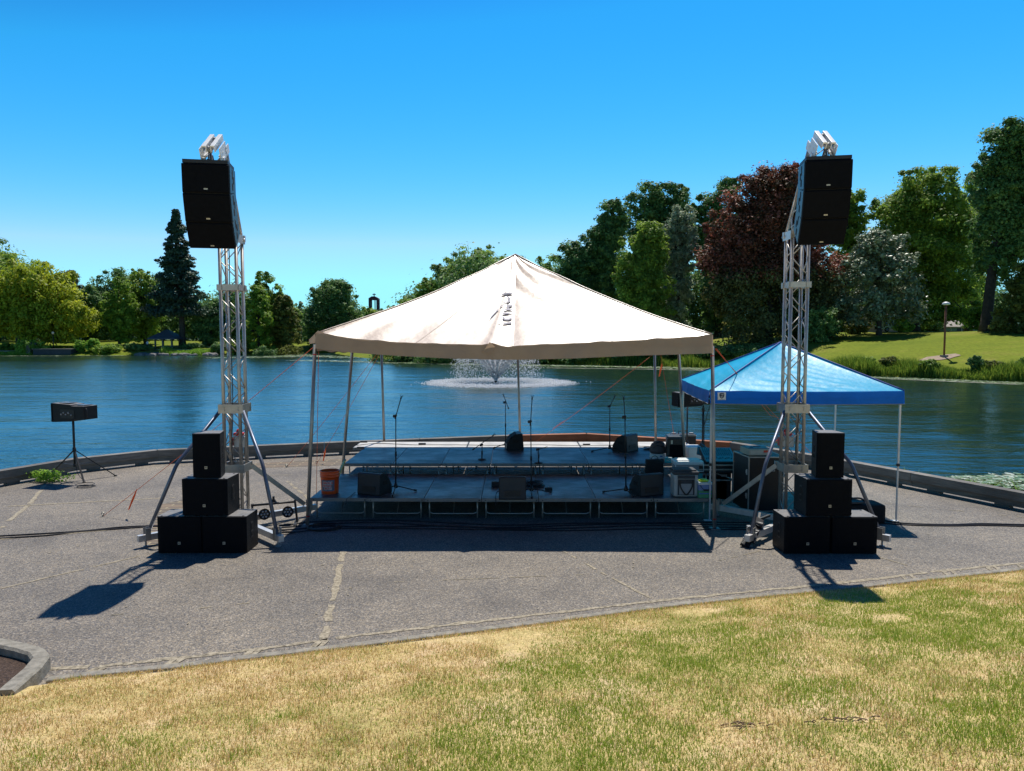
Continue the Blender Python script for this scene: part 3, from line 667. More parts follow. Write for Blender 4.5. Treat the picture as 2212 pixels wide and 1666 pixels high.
# ------------------------------------------------------------------ line array cabinets
def text_mesh(s, size, name='lettering', bold=0.0, ext=0.002, align='CENTER'):
    c = bpy.data.curves.new(name, 'FONT'); c.body = s; c.size = size; c.offset = bold; c.extrude = ext; c.align_x = align; c.align_y = 'CENTER'; c.resolution_u = 2
    o = bpy.data.objects.new(name, c); col.objects.link(o); dg = bpy.context.evaluated_depsgraph_get(); me = bpy.data.meshes.new_from_object(o.evaluated_get(dg))
    vs = [v.co.copy() for v in me.vertices]; fs = [list(p.vertices) for p in me.polygons]; bpy.data.objects.remove(o); bpy.data.meshes.remove(me); return vs, fs
def put_text(mb, s, size, fn, bold=0.0):
    vs, fs = text_mesh(s, size, bold=bold); mb.add([fn(v) for v in vs], fs)
def array(hook, yaw, names, loc):
    base = Vector(loc); rz = Matrix.Rotation(yaw, 3, 'Z'); p = Vector((0, 0, 0)); w_ = .58; h_ = .375
    tilt = [R(3), R(17), R(33)]; gapv = .006
    for i in range(3):
        T = empty('line_array_speaker', base, names[i], 'hanging speaker', 'line array cabinets hanging from the towers')
        th = tilt[i]; d = Vector((0, math.sin(th), -math.cos(th))); bk = Vector((0, math.cos(th), math.sin(th)))
        def loc2(x, f, b): return base + rz @ (p + Vector((x, 0, 0)) + d * f + bk * b)
        prof = [(0, .02), (.0, .40), (h_ - 0, .02)]
        def pr(x0, x1, poly, nm, m, par=T):
            mb = MB(); n = len(poly); vs = [loc2(x0, f, b) for f, b in poly] + [loc2(x1, f, b) for f, b in poly]
            mb.add(vs, [list(range(n))[::-1], [n + k for k in range(n)]] + [(k, (k + 1) % n, n + (k + 1) % n, n + k) for k in range(n)]); return mb.build(nm, m, par)
        body = [(0, .03), (.02, .40), (.06, .43), (h_ - .08, .43), (h_ - .05, .40), (h_ - .002, .03)]
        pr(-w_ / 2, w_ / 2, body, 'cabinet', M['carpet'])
        gr = [(.004, .03), (.004, .012), (.02, 0), (h_ - .022, 0), (h_ - .006, .012), (h_ - .006, .03)]
        pr(-w_ / 2 + .002, w_ / 2 - .002, gr, 'grille', M['grille'])
        for sx in (-1, 1):
            x = sx * (w_ / 2); a, b = (x, x + sx * .006)
            pl_ = pr(min(a, b), max(a, b), [(.012, .045), (.028, .395), (h_ - .06, .395), (h_ - .015, .045)], 'rigging_plate', M['array_side'])
            mb = MB()
            for f, bb, sf, sb in ((.1, .2, .12, .035), (.17, .26, .09, .04), (.26, .2, .09, .05)):
                q = [(f - sf / 2, bb - sb / 2), (f - sf / 2, bb + sb / 2), (f + sf / 2, bb + sb / 2), (f + sf / 2, bb - sb / 2)]
                xx = x + sx * .009; vs = [loc2(x + sx * .0035, *k) for k in q] + [loc2(xx, *k) for k in q]
                mb.add(vs, [(0, 1, 2, 3), (4, 5, 6, 7)] + [(k, (k + 1) % 4, 4 + (k + 1) % 4, 4 + k) for k in range(4)])
            mb.build('rigging_slot', M['floor_black'], pl_)
        mb = MB(); q = h_ * .86; mb.add([loc2(-.022, q - .009, -.003), loc2(.022, q - .009, -.003), loc2(.026, q, -.003), loc2(.022, q + .009, -.003), loc2(-.022, q + .009, -.003), loc2(-.026, q, -.003)], [(0, 1, 2, 3, 4, 5)])
        mb.build('badge', M['badge'], T)
        if i == 0:
            mb = MB(); mb.box(base + rz @ Vector((0, .22, .03)), (.56, .4, .045), rz)
            mb.tube([base + rz @ Vector((0, .2, .05)), base + rz @ Vector((0, .2, .1))], .02, 8); mb.tube([base + rz @ Vector((0, .2, .08)), hook], .008, 6)
            mb.build('flying_frame', M['black'], T)
        p = p + d * (h_ + gapv)
M['array_side'] = pm('dark_blue_grey_plate', (0.03, 0.055, 0.07), 0.4, 0.2, 0.2, 12)
def n3(side): return [f'topmost of three black hanging speakers on the {side} tower', f'middle of three black hanging speakers on the {side} tower', f'lowest of three black hanging speakers on the {side} tower, tilted downward']
array(hookL, R(10), n3('left'), (-3.97, 9.5, 5.09)); array(hookR, R(-10), n3('right'), (4.10, 9.5, 5.14))
# ------------------------------------------------------------------ speaker stacks
def cabinet(name, label, cat, group, loc, w_, h_, d_, yaw=0, handle=(1, 1), badge=(0, .14), hsize=(.05, .2), taper=0.0):
    T = empty(name, loc, label, cat, group, rz=yaw)
    mb = MB(); b = .012; yb = d_; t = taper
    mb.prism([(-w_ / 2, .03), (-w_ / 2 + t * w_, yb), (w_ / 2 - t * w_, yb), (w_ / 2, .03)], 'z', 0.004, h_)
    def L(mb): mb.v = [tuple(Vector(v) + Vector(loc)) for v in mb.v]; return mb
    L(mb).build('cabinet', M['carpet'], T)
    mb = MB(); mb.prism([(-w_ / 2, .03), (-w_ / 2 + .01, .008), (-w_ / 2 + .05, 0), (w_ / 2 - .05, 0), (w_ / 2 - .01, .008), (w_ / 2, .03)], 'z', .012, h_ - .008); L(mb).build('grille', M['grille'], T)
    mb = MB(); mb.box((badge[0], -.003, badge[1]), (.034, .006, .034)); bd = L(mb).build('badge', M['badge'], T)
    mb = MB(); put_text(mb, 'EV', .02, lambda v: Vector((badge[0] + v.x, -.0065 - v.z, badge[1] + v.y)), .0006); L(mb).build('lettering', M['floor_black'], bd)
    for s in (-1, 1):
        if not handle[0 if s < 0 else 1]: continue
        hx = s * (w_ / 2 + .001) - s * t * w_ * .5; mb = MB(); mb.box((hx, d_ * .48, h_ * .55), (.006, .085, .21), None, .0025); hd = L(mb).build('side_handle', M['handle'], T)
        mb = MB(); mb.box((hx + s * .003, d_ * .48, h_ * .55 + .04), (.006, .055, .085)); mb.box((hx + s * .003, d_ * .48, h_ * .55 - .055), (.006, .055, .05)); L(mb).build('hand_hole', M['floor_black'], hd)
    if name == 'subwoofer':
        for sx in (-1, 1):
            for yy in (.05, d_ - .05): mb = MB(); mb.lathe([(0, .0), (.014, 0), (.014, .004), (0, .004)], (sx * (w_ / 2 - .05), yy, h_), 8); L(mb).build('top_screw', M['black'], T)
        mb = MB(); mb.lathe([(0, .0), (.05, 0), (.05, .003), (.03, .003), (.03, .0035), (0, .0035)], (0, d_ * .5, h_), 16)
        L(mb).build('pole_socket', M['black'], T)
    return T
M['handle'] = pm('handle_plastic', (0.02, 0.02, 0.022), 0.45, 0, 0.2, 10)
zs = .492; D_ = .44
GS = 'black subwoofers stacked below the towers'
cabinet('subwoofer', 'black subwoofer on the ground, outer one of the bottom pair in the left stack', 'subwoofer', GS, (-4.385, 9.36, 0), .588, zs, D_, 0)
cabinet('subwoofer', 'black subwoofer on the ground, inner one of the bottom pair in the left stack', 'subwoofer', GS, (-3.795, 9.36, 0), .588, zs, D_, 0)
cabinet('subwoofer', 'black subwoofer lying across the bottom pair in the left stack', 'subwoofer', GS, (-4.05, 9.38, zs + .004), .6, zs, D_, 0)
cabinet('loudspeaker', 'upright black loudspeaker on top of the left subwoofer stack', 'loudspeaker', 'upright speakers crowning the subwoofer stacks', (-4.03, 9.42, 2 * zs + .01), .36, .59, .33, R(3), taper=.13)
cabinet('subwoofer', 'black subwoofer on the ground, inner one of the bottom pair in the right stack', 'subwoofer', GS, (3.885, 9.33, 0), .605, zs, D_, 0)
cabinet('subwoofer', 'black subwoofer on the ground, outer one of the bottom pair in the right stack', 'subwoofer', GS, (4.505, 9.33, 0), .605, zs, D_, 0)
cabinet('subwoofer', 'black subwoofer lying across the bottom pair in the right stack', 'subwoofer', GS, (4.17, 9.35, zs + .004), .6, zs, D_, 0)
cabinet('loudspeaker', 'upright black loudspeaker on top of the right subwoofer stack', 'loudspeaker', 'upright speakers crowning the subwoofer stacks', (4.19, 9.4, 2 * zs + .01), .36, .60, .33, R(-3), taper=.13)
# ------------------------------------------------------------------ beige frame tent
TY0, TY1 = 10.7, 16.1
tent = empty('frame_tent', (0.05, 13.4, 0), 'large beige tent with peaked vinyl roof over the stage', 'tent')
val = [(684, 721, 753), (700, 721.5, 755), (760, 731, 762), (859, 739.5, 769), (960, 743, 774), (1030, 744.5, 776), (1045, 745, 776.5), (1066, 741, 777), (1078, 746, 777), (1100, 749.5, 777.5), (1130, 746, 777.5), (1250, 741, 774), (1359, 735.5, 769), (1460, 729.5, 766), (1520, 725, 764), (1538, 724, 763)]
vx = [q[0] for q in val]
def vtop(px, Y=TY0): return W(px, float(np.interp(px, vx, [q[1] for q in val])), Y)
def vbot(px, Y=TY0): return W(px, float(np.interp(px, vx, [q[2] for q in val])), Y)
APEX = Vector((0.06, 13.42, 4.37))
EL = vtop(684); ER = vtop(1538)
BL = Vector((-2.95, TY1, 2.84)); BR = Vector((3.2, TY1, 2.84))
def edgept(side, u):
    if side == 0: return vtop(684 + (1538 - 684) * u)
    A, B = ((ER, BR), (BR, BL), (BL, EL))[side - 1]
    p = A.lerp(B, u); p.z -= .05 * math.sin(math.pi * u); return p
def roofpt(side, u, t):
    p = edgept(side, u).lerp(APEX, t)
    sag = .13 * math.sin(math.pi * min(1, t)) ** 1 * (1 - .35 * abs(2 * u - 1))
    p.z -= sag
    # wrinkles radiating from the corners and the apex
    e = 1 - t; wv = .007 * math.sin(u * 46 + t * 9) * e * math.exp(-((min(u, 1 - u)) / .22)) + .006 * math.sin((u * 30 + 22 * t)) * math.exp(-((t - .78) / .25) ** 2) + .004 * math.sin(u * 90 + t * 31) * math.exp(-t / .08)
    wv += .008 * math.sin((u - .35) * 40 + t * 26) * math.exp(-((u - .68) / .15) ** 2 - ((t - .35) / .3) ** 2)
    p.z += wv * 1.1; return p
def hip_fix(side, u, t): return roofpt(side, u, t)
nu, ntt = 72, 34
for side in range(4):
    mb = MB(); vs = []
    for j in range(ntt + 1):
        for i in range(nu + 1): 
            u = i / nu; vs.append(roofpt(side, u, j / ntt * .999))
    fs = [(j * (nu + 1) + i, j * (nu + 1) + i + 1, (j + 1) * (nu + 1) + i + 1, (j + 1) * (nu + 1) + i) for j in range(ntt) for i in range(nu)]
    mb.add(vs, fs, True); mb.build('roof_panel', M['tent'], tent)
# welded seams standing a few mm proud of the roof
mb = MB()
def seam(pts, wd=.02):
    for a, b in zip(pts[:-1], pts[1:]):
        d = (b - a); s = Vector((d.z, 0, -d.x)) if abs(d.y) < 1e-6 else Vector((1, 0, 0)); s = s.normalized() * wd / 2; l = Vector((0, -.0015, .004)); mb.add([a - s + l, a + s + l, b + s + l, b - s + l], [(0, 1, 2, 3)])
seam([roofpt(0, .497, k / 24) for k in range(25)])
for uu in (.25, .75): seam([roofpt(0, uu, k / 24 * .9) for k in range(25)], .018)
mb.build('roof_seam', M['tent'], tent)
mb = MB()
for u in (0, 1):
    mb.tube([roofpt(0, u, k / 30) + Vector((0, 0, .004)) for k in range(31)], .012, 6)
mb.build('hip_seam', M['tent'], tent)
# valance
def valance(tops, bots, nm='valance'):
    mb = MB(); n = len(tops); vs = []
    for k in range(5): vs += [tops[i].lerp(bots[i], k / 4) for i in range(n)]
    mb.add(vs, [(k * n + i, k * n + i + 1, (k + 1) * n + i + 1, (k + 1) * n + i) for k in range(4) for i in range(n - 1)], True); return mb.build(nm, M['tent_val'], tent)
M['tent_val'] = fabric('beige_vinyl_valance', (0.5, 0.36, 0.25), 0.6, 0.3, 0.3)
tops, bots = [], []
for k in range(121):
    px = 682 + (1540 - 682) * k / 120; a = vtop(px); b = vbot(px); rp = .012 * math.sin(k * .5) + .015 * math.sin(k * .17 + 1)
    a.y -= .004; b.y -= .02 + rp; tops.append(a); bots.append(b)
valance(tops, bots)
for A, B in ((ER, BR), (BR, BL), (BL, EL)):
    tp = [A.lerp(B, k / 30) - Vector((0, 0, .05 * math.sin(math.pi * k / 30))) for k in range(31)]; valance(tp, [q + Vector((0, 0, -.25 + .01 * math.sin(q.x * 9 + q.y * 7))) for q in tp])
# folded corner flap at the left, and the pleat in the middle
mb = MB(); e = EL; mb.add([e + Vector((-.02, -.01, .0)), e + Vector((-.11, -.02, -.09)), e + Vector((-.1, -.03, -.15)), e + Vector((-.01, -.03, -.14)), e + Vector((.02, .0, .045)), e + Vector((.14, -.01, .005))], [(0, 1, 2, 3), (1, 4, 5, 0)]); mb.build('corner_flap', M['tent_val'], tent)
mb = MB(); c = vtop(1061); mb.add([c + Vector((-.13, -.03, -.13)), c + Vector((-.02, -.045, .02)), c + Vector((.06, -.03, -.05)), c + Vector((.0, -.04, -.16))], [(0, 1, 2), (0, 2, 3)]); mb.build('pleat', M['tent_val'], tent)
# faded letters, turned sideways, beside the centre seam
mb = MB()
def on_roof(x, t):
    lo, hi = 0.0, 1.0
    for _ in range(24):
        u = (lo + hi) / 2
        if roofpt(0, u, t).x < x: lo = u
        else: hi = u
    return roofpt(0, u, t) + Vector((0, -.008, .018))
def roof_poly(pl):
    """polygon in photo pixels -> roof surface"""
    out = []
    for px, py in pl:
        lo, hi = 0.0, 1.0
        for _ in range(26):
            t = (lo + hi) / 2; q = edgept(0, .48).lerp(APEX, t); q.z -= .13 * math.sin(math.pi * t); c_, s_ = math.cos(PT), math.sin(PT); dz = q.z - H; d = q.y * c_ - dz * s_; y_ = 833 - F * (q.y * s_ + dz * c_) / d
            if y_ > py: lo = t
            else: hi = t
        x = (px - 1106) * d / F; out.append(on_roof(x, t))
    mb.add(out, [list(range(len(out)))])
def cr(l): return [(1030 + a * .1464, 542 + b * .1464) for a, b in l]
for pg in ([(532, 636), (532, 660), (455, 680), (350, 688), (375, 665), (450, 650)], [(415, 705), (450, 703), (495, 715), (508, 740), (500, 765), (465, 790), (385, 810), (400, 792), (445, 775), (462, 752), (455, 728), (430, 718)],
           [(330, 722), (350, 715), (300, 768), (303, 755)], [(526, 805), (524, 832), (470, 850), (478, 868), (524, 868), (524, 890), (460, 900), (395, 920), (400, 900), (450, 880), (440, 850), (435, 830), (470, 812)],
           [(340, 850), (405, 832), (395, 850), (345, 868)], [(522, 920), (520, 940), (440, 965), (370, 985), (385, 955), (450, 935)],
           [(520, 990), (516, 1022), (470, 1042), (420, 1050), (380, 1045), (375, 1030), (395, 1005), (415, 1028), (465, 1018)],
           [(514, 1055), (512, 1082), (450, 1100), (385, 1117), (395, 1095), (450, 1075)], [(375, 1098), (340, 1115), (308, 1120), (320, 1104)], [(265, 678), (240, 688), (195, 730), (186, 755), (205, 740)], [(330, 895), (300, 900), (215, 1000), (163, 1078), (190, 1050), (300, 930)]):
    roof_poly(cr(pg))
mb.build('printed_letters', M['print'], tent)
# frame: eave tubes, rafters, legs
mb = MB()
fr = [Vector((-2.93, TY0 + .06, 2.72)), Vector((2.98, TY0 + .06, 2.7)), Vector((3.16, TY1 - .06, 2.74)), Vector((-2.9, TY1 - .06, 2.74))]
for i in range(4): mb.tube([fr[i], fr[(i + 1) % 4]], .024, 8)
for p in fr: mb.tube([p, APEX - Vector((0, 0, .16))], .024, 8)
mb.build('roof_frame', M['pole'], tent)
legs = [(fr[0], Vector((-3.10, 10.78, 0))), (fr[1], Vector((3.02, 10.60, 0))), (Vector((-2.95, 13.4, 2.7)), Vector((-3.21, 13.42, 0))), (Vector((3.08, 13.4, 2.7)), Vector((3.28, 13.42, 0))), (fr[3], Vector((-2.88, 16.2, 0))), (fr[2], Vector((3.26, 16.2, 0))), (Vector((.12, 16.04, 2.7)), Vector((.2, 16.2, 0)))]
for a, b in legs:
    mb = MB(); mb.tube([a + Vector((0, 0, .02)), b + Vector((0, 0, .012))], .027, 12); lg = mb.build('tent_leg', M['pole'], tent)
    mb = MB(); d = (a - b).normalized(); mb.tube([b + d * .14, b + d * .155], .0285, 12); mb.tube([a - d * .12, a - d * .135], .0285, 12); mb.build('red_band', M['red'], lg)
    mb = MB(); mb.box(b + Vector((0, 0, .006)), (.14, .14, .012)); mb.build('foot_plate', M['pole'], lg)
# ------------------------------------------------------------------ guy ropes
def guy(label, a, b, tail=None, eye=True, r=.0042, dbl=None, group='orange guy ropes of the beige tent'):
    a, b = Vector(a), Vector(b); T = empty('guy_rope', b if b.z < .5 else (b.x, b.y, b.z), label, 'guy rope', group)
    mb = MB(); n = 10; mb.tube([a.lerp(b, k / n) - Vector((0, 0, .03 * math.sin(math.pi * k / n))) for k in range(n + 1)], r, 5)
    if dbl: mb.tube([a + Vector((.02, 0, 0)), a.lerp(b, dbl) + Vector((-.06, 0, -.06)), a.lerp(b, dbl + .05)], r, 5)
    mb.build('rope', M['rope'], T)
    if tail is not None:
        p = a.lerp(b, tail[0]); q = p + Vector((tail[1], 0, -tail[2])); mb = MB()
        s = Vector((.022, 0, .01)); mb.add([p - s * .3, p + s * .3, p.lerp(q, .4) + s, q + s * .6, q - s * .6, p.lerp(q, .4) - s], [(0, 1, 2, 5), (5, 2, 3, 4)])
        s = Vector((.008, .02, 0)); mb.add([p - s * .3, p + s * .3, p.lerp(q, .5) + s, q + s * .4, q - s * .4, p.lerp(q, .5) - s], [(0, 1, 2, 5), (5, 2, 3, 4)])
        mb.build('ribbon', M['ribbon'], T)
    if eye:
        mb = MB(); mb.tube([Vector((b.x, b.y, b.z)), Vector((b.x, b.y, b.z + .03))], .008, 6); mb.lathe([(.018, -.006), (.03, 0), (.018, .006), (.012, 0), (.018, -.006)], b + Vector((0, 0, .045)), 12, rot=Matrix.Rotation(R(90), 3, 'X')); mb.build('ground_ring', M['badge'], T)
    return T
guy('long orange rope from the front left tent leg to a ring on open paving', fr[0], G(222, 1116), (.83, -.14, .33))
guy('thin orange rope running straight down beside the front left tent leg', fr[0] + Vector((.04, .05, 0)), G(683, 1094))
guy('orange rope from the back left tent leg, the farther one from the stage', (-2.9, 16.0, 2.6), G(619, 1010))
guy('orange rope with a bright ribbon near the left edge of the stage', (-2.86, 16.02, 2.62), G(684, 1002), (.86, -.06, .3))
guy('orange rope slanting from the back right tent corner behind the stage monitors', (3.1, 16.02, 2.45), W(1150, 960, 16.35) * 1, (.72, -.28, .2), eye=False)
guy('thin orange rope with a ribbon near its top at the back right tent leg', (3.26, 15.95, 2.6), G(1468, 1010), (.12, -.06, .3))
guy('double orange rope from the front right tent leg passing in front of the blue canopy', fr[1] + Vector((.04, 0, -.02)), (6.5, 15.4, .3), (.66, -.28, .32), eye=False, dbl=.5)
# ------------------------------------------------------------------ blue pop-up canopy
B = [Vector((3.04, 11.06, 0)), Vector((6.0, 11.02, 0)), Vector((6.32, 14.0, 0)), Vector((3.3, 14.05, 0))]
bt = empty('canopy', (4.66, 12.5, 0), 'bright blue pop up canopy on white legs beside the stage', 'canopy')
zt, zb = 2.03, 1.83; BA = Vector((4.64, 12.5, 2.76))
def bpt(s, u, t):
    a = B[s] + Vector((0, 0, zt)); b = B[(s + 1) % 4] + Vector((0, 0, zt)); p = a.lerp(b, u).lerp(BA, t)
    p.z -= .05 * math.sin(math.pi * t) * math.sin(math.pi * u) ** .5 if 0 < u < 1 else 0
    p.z -= .012 * math.sin(math.pi * u) * (1 - t)
    p.z += (.006 * math.sin(t * 60 + u * 7) + .005 * math.sin(u * 35 + t * 45 + 2 * math.sin(u * 9))) * (1 - t) * math.sin(math.pi * u) + .009 * math.sin(u * 14 + t * 22) * math.exp(-((t - .12) / .1) ** 2) * math.sin(math.pi * u)
    return p
for s in range(4):
    nu, nn = 48, 40; mb = MB(); mb.add([bpt(s, i / nu, j / nn * .999) for j in range(nn + 1) for i in range(nu + 1)], [(j * (nu + 1) + i, j * (nu + 1) + i + 1, (j + 1) * (nu + 1) + i + 1, (j + 1) * (nu + 1) + i) for j in range(nn) for i in range(nu)], True)
    mb.build('roof_panel', M['blue_tent'], bt)
    a, b = B[s], B[(s + 1) % 4]; mb = MB(); n = 30; out = (Vector((b.y - a.y, a.x - b.x, 0))).normalized(); vs = []
    for k in range(5):
        for i in range(n + 1):
            p = a.lerp(b, i / n); e = math.sin(math.pi * i / n); vs.append(p + out * (.005 + .02 * k / 4 * (.5 + .5 * math.sin(i * .9))) + Vector((0, 0, zt - .012 * e - (zt - zb) * k / 4)))
    mb.add(vs, [(k * (n + 1) + i, k * (n + 1) + i + 1, (k + 1) * (n + 1) + i + 1, (k + 1) * (n + 1) + i) for k in range(4) for i in range(n)], True); V_ = mb.build('valance', M['blue_val'] if 'blue_val' in M else M.setdefault('blue_val', fabric('blue_polyester_valance', (0.008, 0.18, 0.66), 0.6, 0.25, 0.3)), bt)
    mb = MB(); mb.tube([v + out * .003 + Vector((0, 0, .0)) for v in [Vector(q) for q in vs[-(n + 1):]]], .005, 5); mb.build('hem_piping', M['grey'], V_)
    mb = MB(); mb.tube([bpt(s, 0, k / 20) + Vector((0, 0, .006)) for k in range(21)], .011, 6); mb.build('hip_piping', M['blue_pipe'] if 'blue_pipe' in M else M.setdefault('blue_pipe', pm('dark_blue_piping', (0.012, 0.05, 0.3), 0.5)), bt)
    mb = MB(); p = a + (Vector((4.66, 12.5, 0)) - a).normalized() * .05
    mb.box(p + Vector((0, 0, 1.42)), (.026, .026, 1.16)); mb.box(p + Vector((0, 0, .47)), (.021, .021, .93)); lg = mb.build('canopy_leg', M['white_pole'], bt)
    mb = MB(); mb.box(p + Vector((0, 0, .88)), (.042, .042, .045), None, .006); mb.box(p + Vector((0, 0, 1.84)), (.04, .04, .05), None, .006); mb.build('leg_bracket', M['black'], lg)
    mb = MB(); mb.box(p + Vector((-.03, 0, .005)), (.11, .07, .01)); mb.build('foot_plate', M['white'], lg)
    # scissor truss under the eave
    q = b + (Vector((4.66, 12.5, 0)) - b).normalized() * .05; mb = MB(); mid = (p + q) / 2
    for x0, x1 in ((p, mid), (mid, q)):
        mb.bar(x0 + Vector((0, 0, 1.95)), x1 + Vector((0, 0, 1.87)), .01, .018); mb.bar(x0 + Vector((0, 0, 1.87)), x1 + Vector((0, 0, 1.95)), .01, .018)
    mb.build('scissor_brace', M['white_pole'], bt)
# round badge patch
mb = MB(); pc = W(1559, 856, 11.02); pc.y = 11.015
mb.box(pc, (.125, .004, .115)); pt_ = mb.build('brand_patch', M['white'], bt)
mb = MB(); sh = [(-.036, .034), (-.018, .044), (.018, .044), (.036, .034), (.038, .005), (.026, -.028), (0, -.042), (-.026, -.028), (-.038, .005)]
mb.add([pc + Vector((x, -.0035, z + .006)) for x, z in sh], [list(range(9))]); mb.build('emblem_shield', M['navy'], pt_)
mb = MB()
for zz, x0, x1, sk in ((.026, -.022, .018, .004), (.012, -.004, .026, .01), (-.006, -.022, .014, .004), (-.022, -.014, .012, .003)):
    mb.add([pc + Vector((x0, -.0045, zz)), pc + Vector((x1, -.0045, zz + sk)), pc + Vector((x1 + .002, -.0045, zz + sk + .006)), pc + Vector((x0 + .004, -.0045, zz + .006))], [(0, 1, 2, 3)])
mb.build('emblem_stripes', M['white'], pt_)
mb = MB(); mb.box(pc + Vector((0, -.0035, -.047)), (.095, .002, .004)); mb.build('patch_lettering', M['navy'], pt_)
# ------------------------------------------------------------------ stage decks
def deck(w_, d_, h_, name='stage_deck'):
    T = empty(name, (0, 0, 0), 'x', 'stage deck')
    mb = MB(); mb.box((w_ / 2, d_ / 2, h_ - .006), (w_ - .03, d_ - .03, .012)); mb.build('deck_board', M['deck'], T)
    mb = MB()
    for y in (.008, d_ - .008): mb.box((w_ / 2, y, h_ - .027), (w_ - .006, .016, .05))
    for x in (.011, w_ - .011): mb.box((x, d_ / 2, h_ - .027), (.016, d_ - .034, .05))
    mb.build('edge_frame', M['deckedge'], T)
    for y, sg in ((.16, 1), (d_ - .16, -1)):
        x0, x1 = .075 * w_, .925 * w_; mb = MB(); r = .0125
        for x in (x0, x1): mb.tube([(x, y, h_ - .052), (x, y, .0)], r, 8)
        zc = min(.07, h_ * .2); mb.tube([(x0 + .01, y, zc + .022), (x0 + .06, y - .0, zc), (x1 - .06, y, zc), (x1 - .01, y, zc + .022)], .010, 8)
        mb.tube([(x0, y, h_ - .075), (x1, y, h_ - .075)], .009, 6)
        lf_ = mb.build('leg_frame', M['alu'], T)
        mb = MB(); mb.bar((w_ / 2, y, zc), (w_ / 2, y + sg * .28, h_ - .06), .022, .008, (1, 0, 0)); mb.build('leg_strut', M['alu'], lf_)
    mb = MB(); mb.tube([(w_ - .03, -.002, h_ - .03), (w_ - .03, .02, h_ - .03)], .012, 8); mb.tube([(.06, -.002, h_ - .03), (.06, .02, h_ - .03)], .009, 8); mb.build('coupling', M['black'], T)
    return T
def orth(i): return ['leftmost', 'second from the left', 'third from the left', 'middle', 'third from the right', 'second from the right', 'rightmost'][i]
x0r, wr = -3.155, .893
d1 = deck(.889, 2.02, .345)
for i in range(7):
    o = d1 if i == 0 else copy_tree(d1)
    o.location = (x0r + i * wr, 11.10 - .0 + (.0 if i > 1 else .03 * (2 - i) * .5), 0); o['label'] = f'{orth(i)} deck of the low front row of the grey stage'; o['group'] = 'grey decks of the low front stage row'
d2 = deck(.899, 1.90, .53)
for i in range(7):
    o = d2 if i == 0 else copy_tree(d2)
    o.location = (-3.10 + i * .903, 13.19, 0); o['label'] = f'{orth(i)} deck of the raised second row of the grey stage'; o['group'] = 'grey decks of the raised second stage row'
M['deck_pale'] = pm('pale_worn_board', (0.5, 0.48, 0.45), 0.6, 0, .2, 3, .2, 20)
d3 = deck(2.40, .85, .53)
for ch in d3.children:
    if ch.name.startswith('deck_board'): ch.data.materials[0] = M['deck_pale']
for i, n_ in enumerate(('leftmost', 'middle', 'rightmost')):
    o = d3 if i == 0 else copy_tree(d3)
    o.location = (-3.36 + i * 2.41, 15.12, 0); o['label'] = f'{n_} long deck of the sunlit strip at the back of the stage'; o['group'] = 'long decks along the back of the stage'
Z1, Z2 = .345, .53
# ------------------------------------------------------------------ wedge monitors
def wedge():
    T = empty('stage_monitor', (0, 0, 0), 'x', 'stage monitor')
    w_ = .42; prof = [(0, .0), (-.01, .02), (.015, .335), (.04, .35), (.13, .34), (.24, .27), (.34, .13), (.35, .02), (.34, 0)]
    mb = MB(); mb.prism(prof, 'x', -w_ / 2 + .012, w_ / 2 - .012); mb.build('cabinet', M['wedge'], T)
    for s in (-1, 1):
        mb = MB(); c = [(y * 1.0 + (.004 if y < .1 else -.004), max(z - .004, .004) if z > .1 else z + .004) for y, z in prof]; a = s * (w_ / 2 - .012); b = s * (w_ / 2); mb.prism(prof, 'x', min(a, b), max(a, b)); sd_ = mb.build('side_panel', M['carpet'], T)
        mb = MB(); mb.box((s * (w_ / 2 + .001), .15, .19), (.006, .12, .06), None, .0025); mb.build('handle_recess', M['floor_black'], sd_)
    mb = MB(); pg = [(.14, .341), (.25, .277), (.345, .135)]
    for (y0, z0), (y1, z1) in zip(pg[:-1], pg[1:]):
        mb.add([(-w_ / 2 + .02, y0, z0 + .004), (w_ / 2 - .02, y0, z0 + .004), (w_ / 2 - .02, y1, z1 + .004), (-w_ / 2 + .02, y1, z1 + .004)], [(0, 1, 2, 3)])
    mb.build('grille', M['grille'], T)
    mb = MB(); mb.box((0, -.006, .1), (.24, .012, .09)); mb.v = [(x, y - .0, z) for x, y, z in mb.v]; ip = mb.build('input_panel', M['black'], T)
    
    return T
M['wedge'] = pm('wedge_coating', (0.02, 0.022, 0.026), 0.5, 0, 0.15, 6, 0.3, 300)
wd0 = wedge()
ws = [((G(797, 1070, Z1)), R(-22), 'black wedge monitor at the left of the front stage row beside the orange bucket'), (G(1107, 1080, Z1), 0, 'black wedge monitor at the middle of the front stage edge'),
      (G(1408, 1072, Z1), R(20), 'black wedge monitor at the front right of the stage near the cooler bag'), (G(1128, 970, Z2), R(96), 'black wedge monitor on the second row turned side on'),
      (G(1366, 976, Z2), R(48), 'black wedge monitor at the right of the second row beside the tall mic stand')]
for i, (p, rz, lb) in enumerate(ws):
    o = wd0 if i == 0 else copy_tree(wd0); o.location = p; o.rotation_euler.z = rz; o['label'] = lb; o['group'] = 'wedge monitors on the stage'
ws_loc = ws
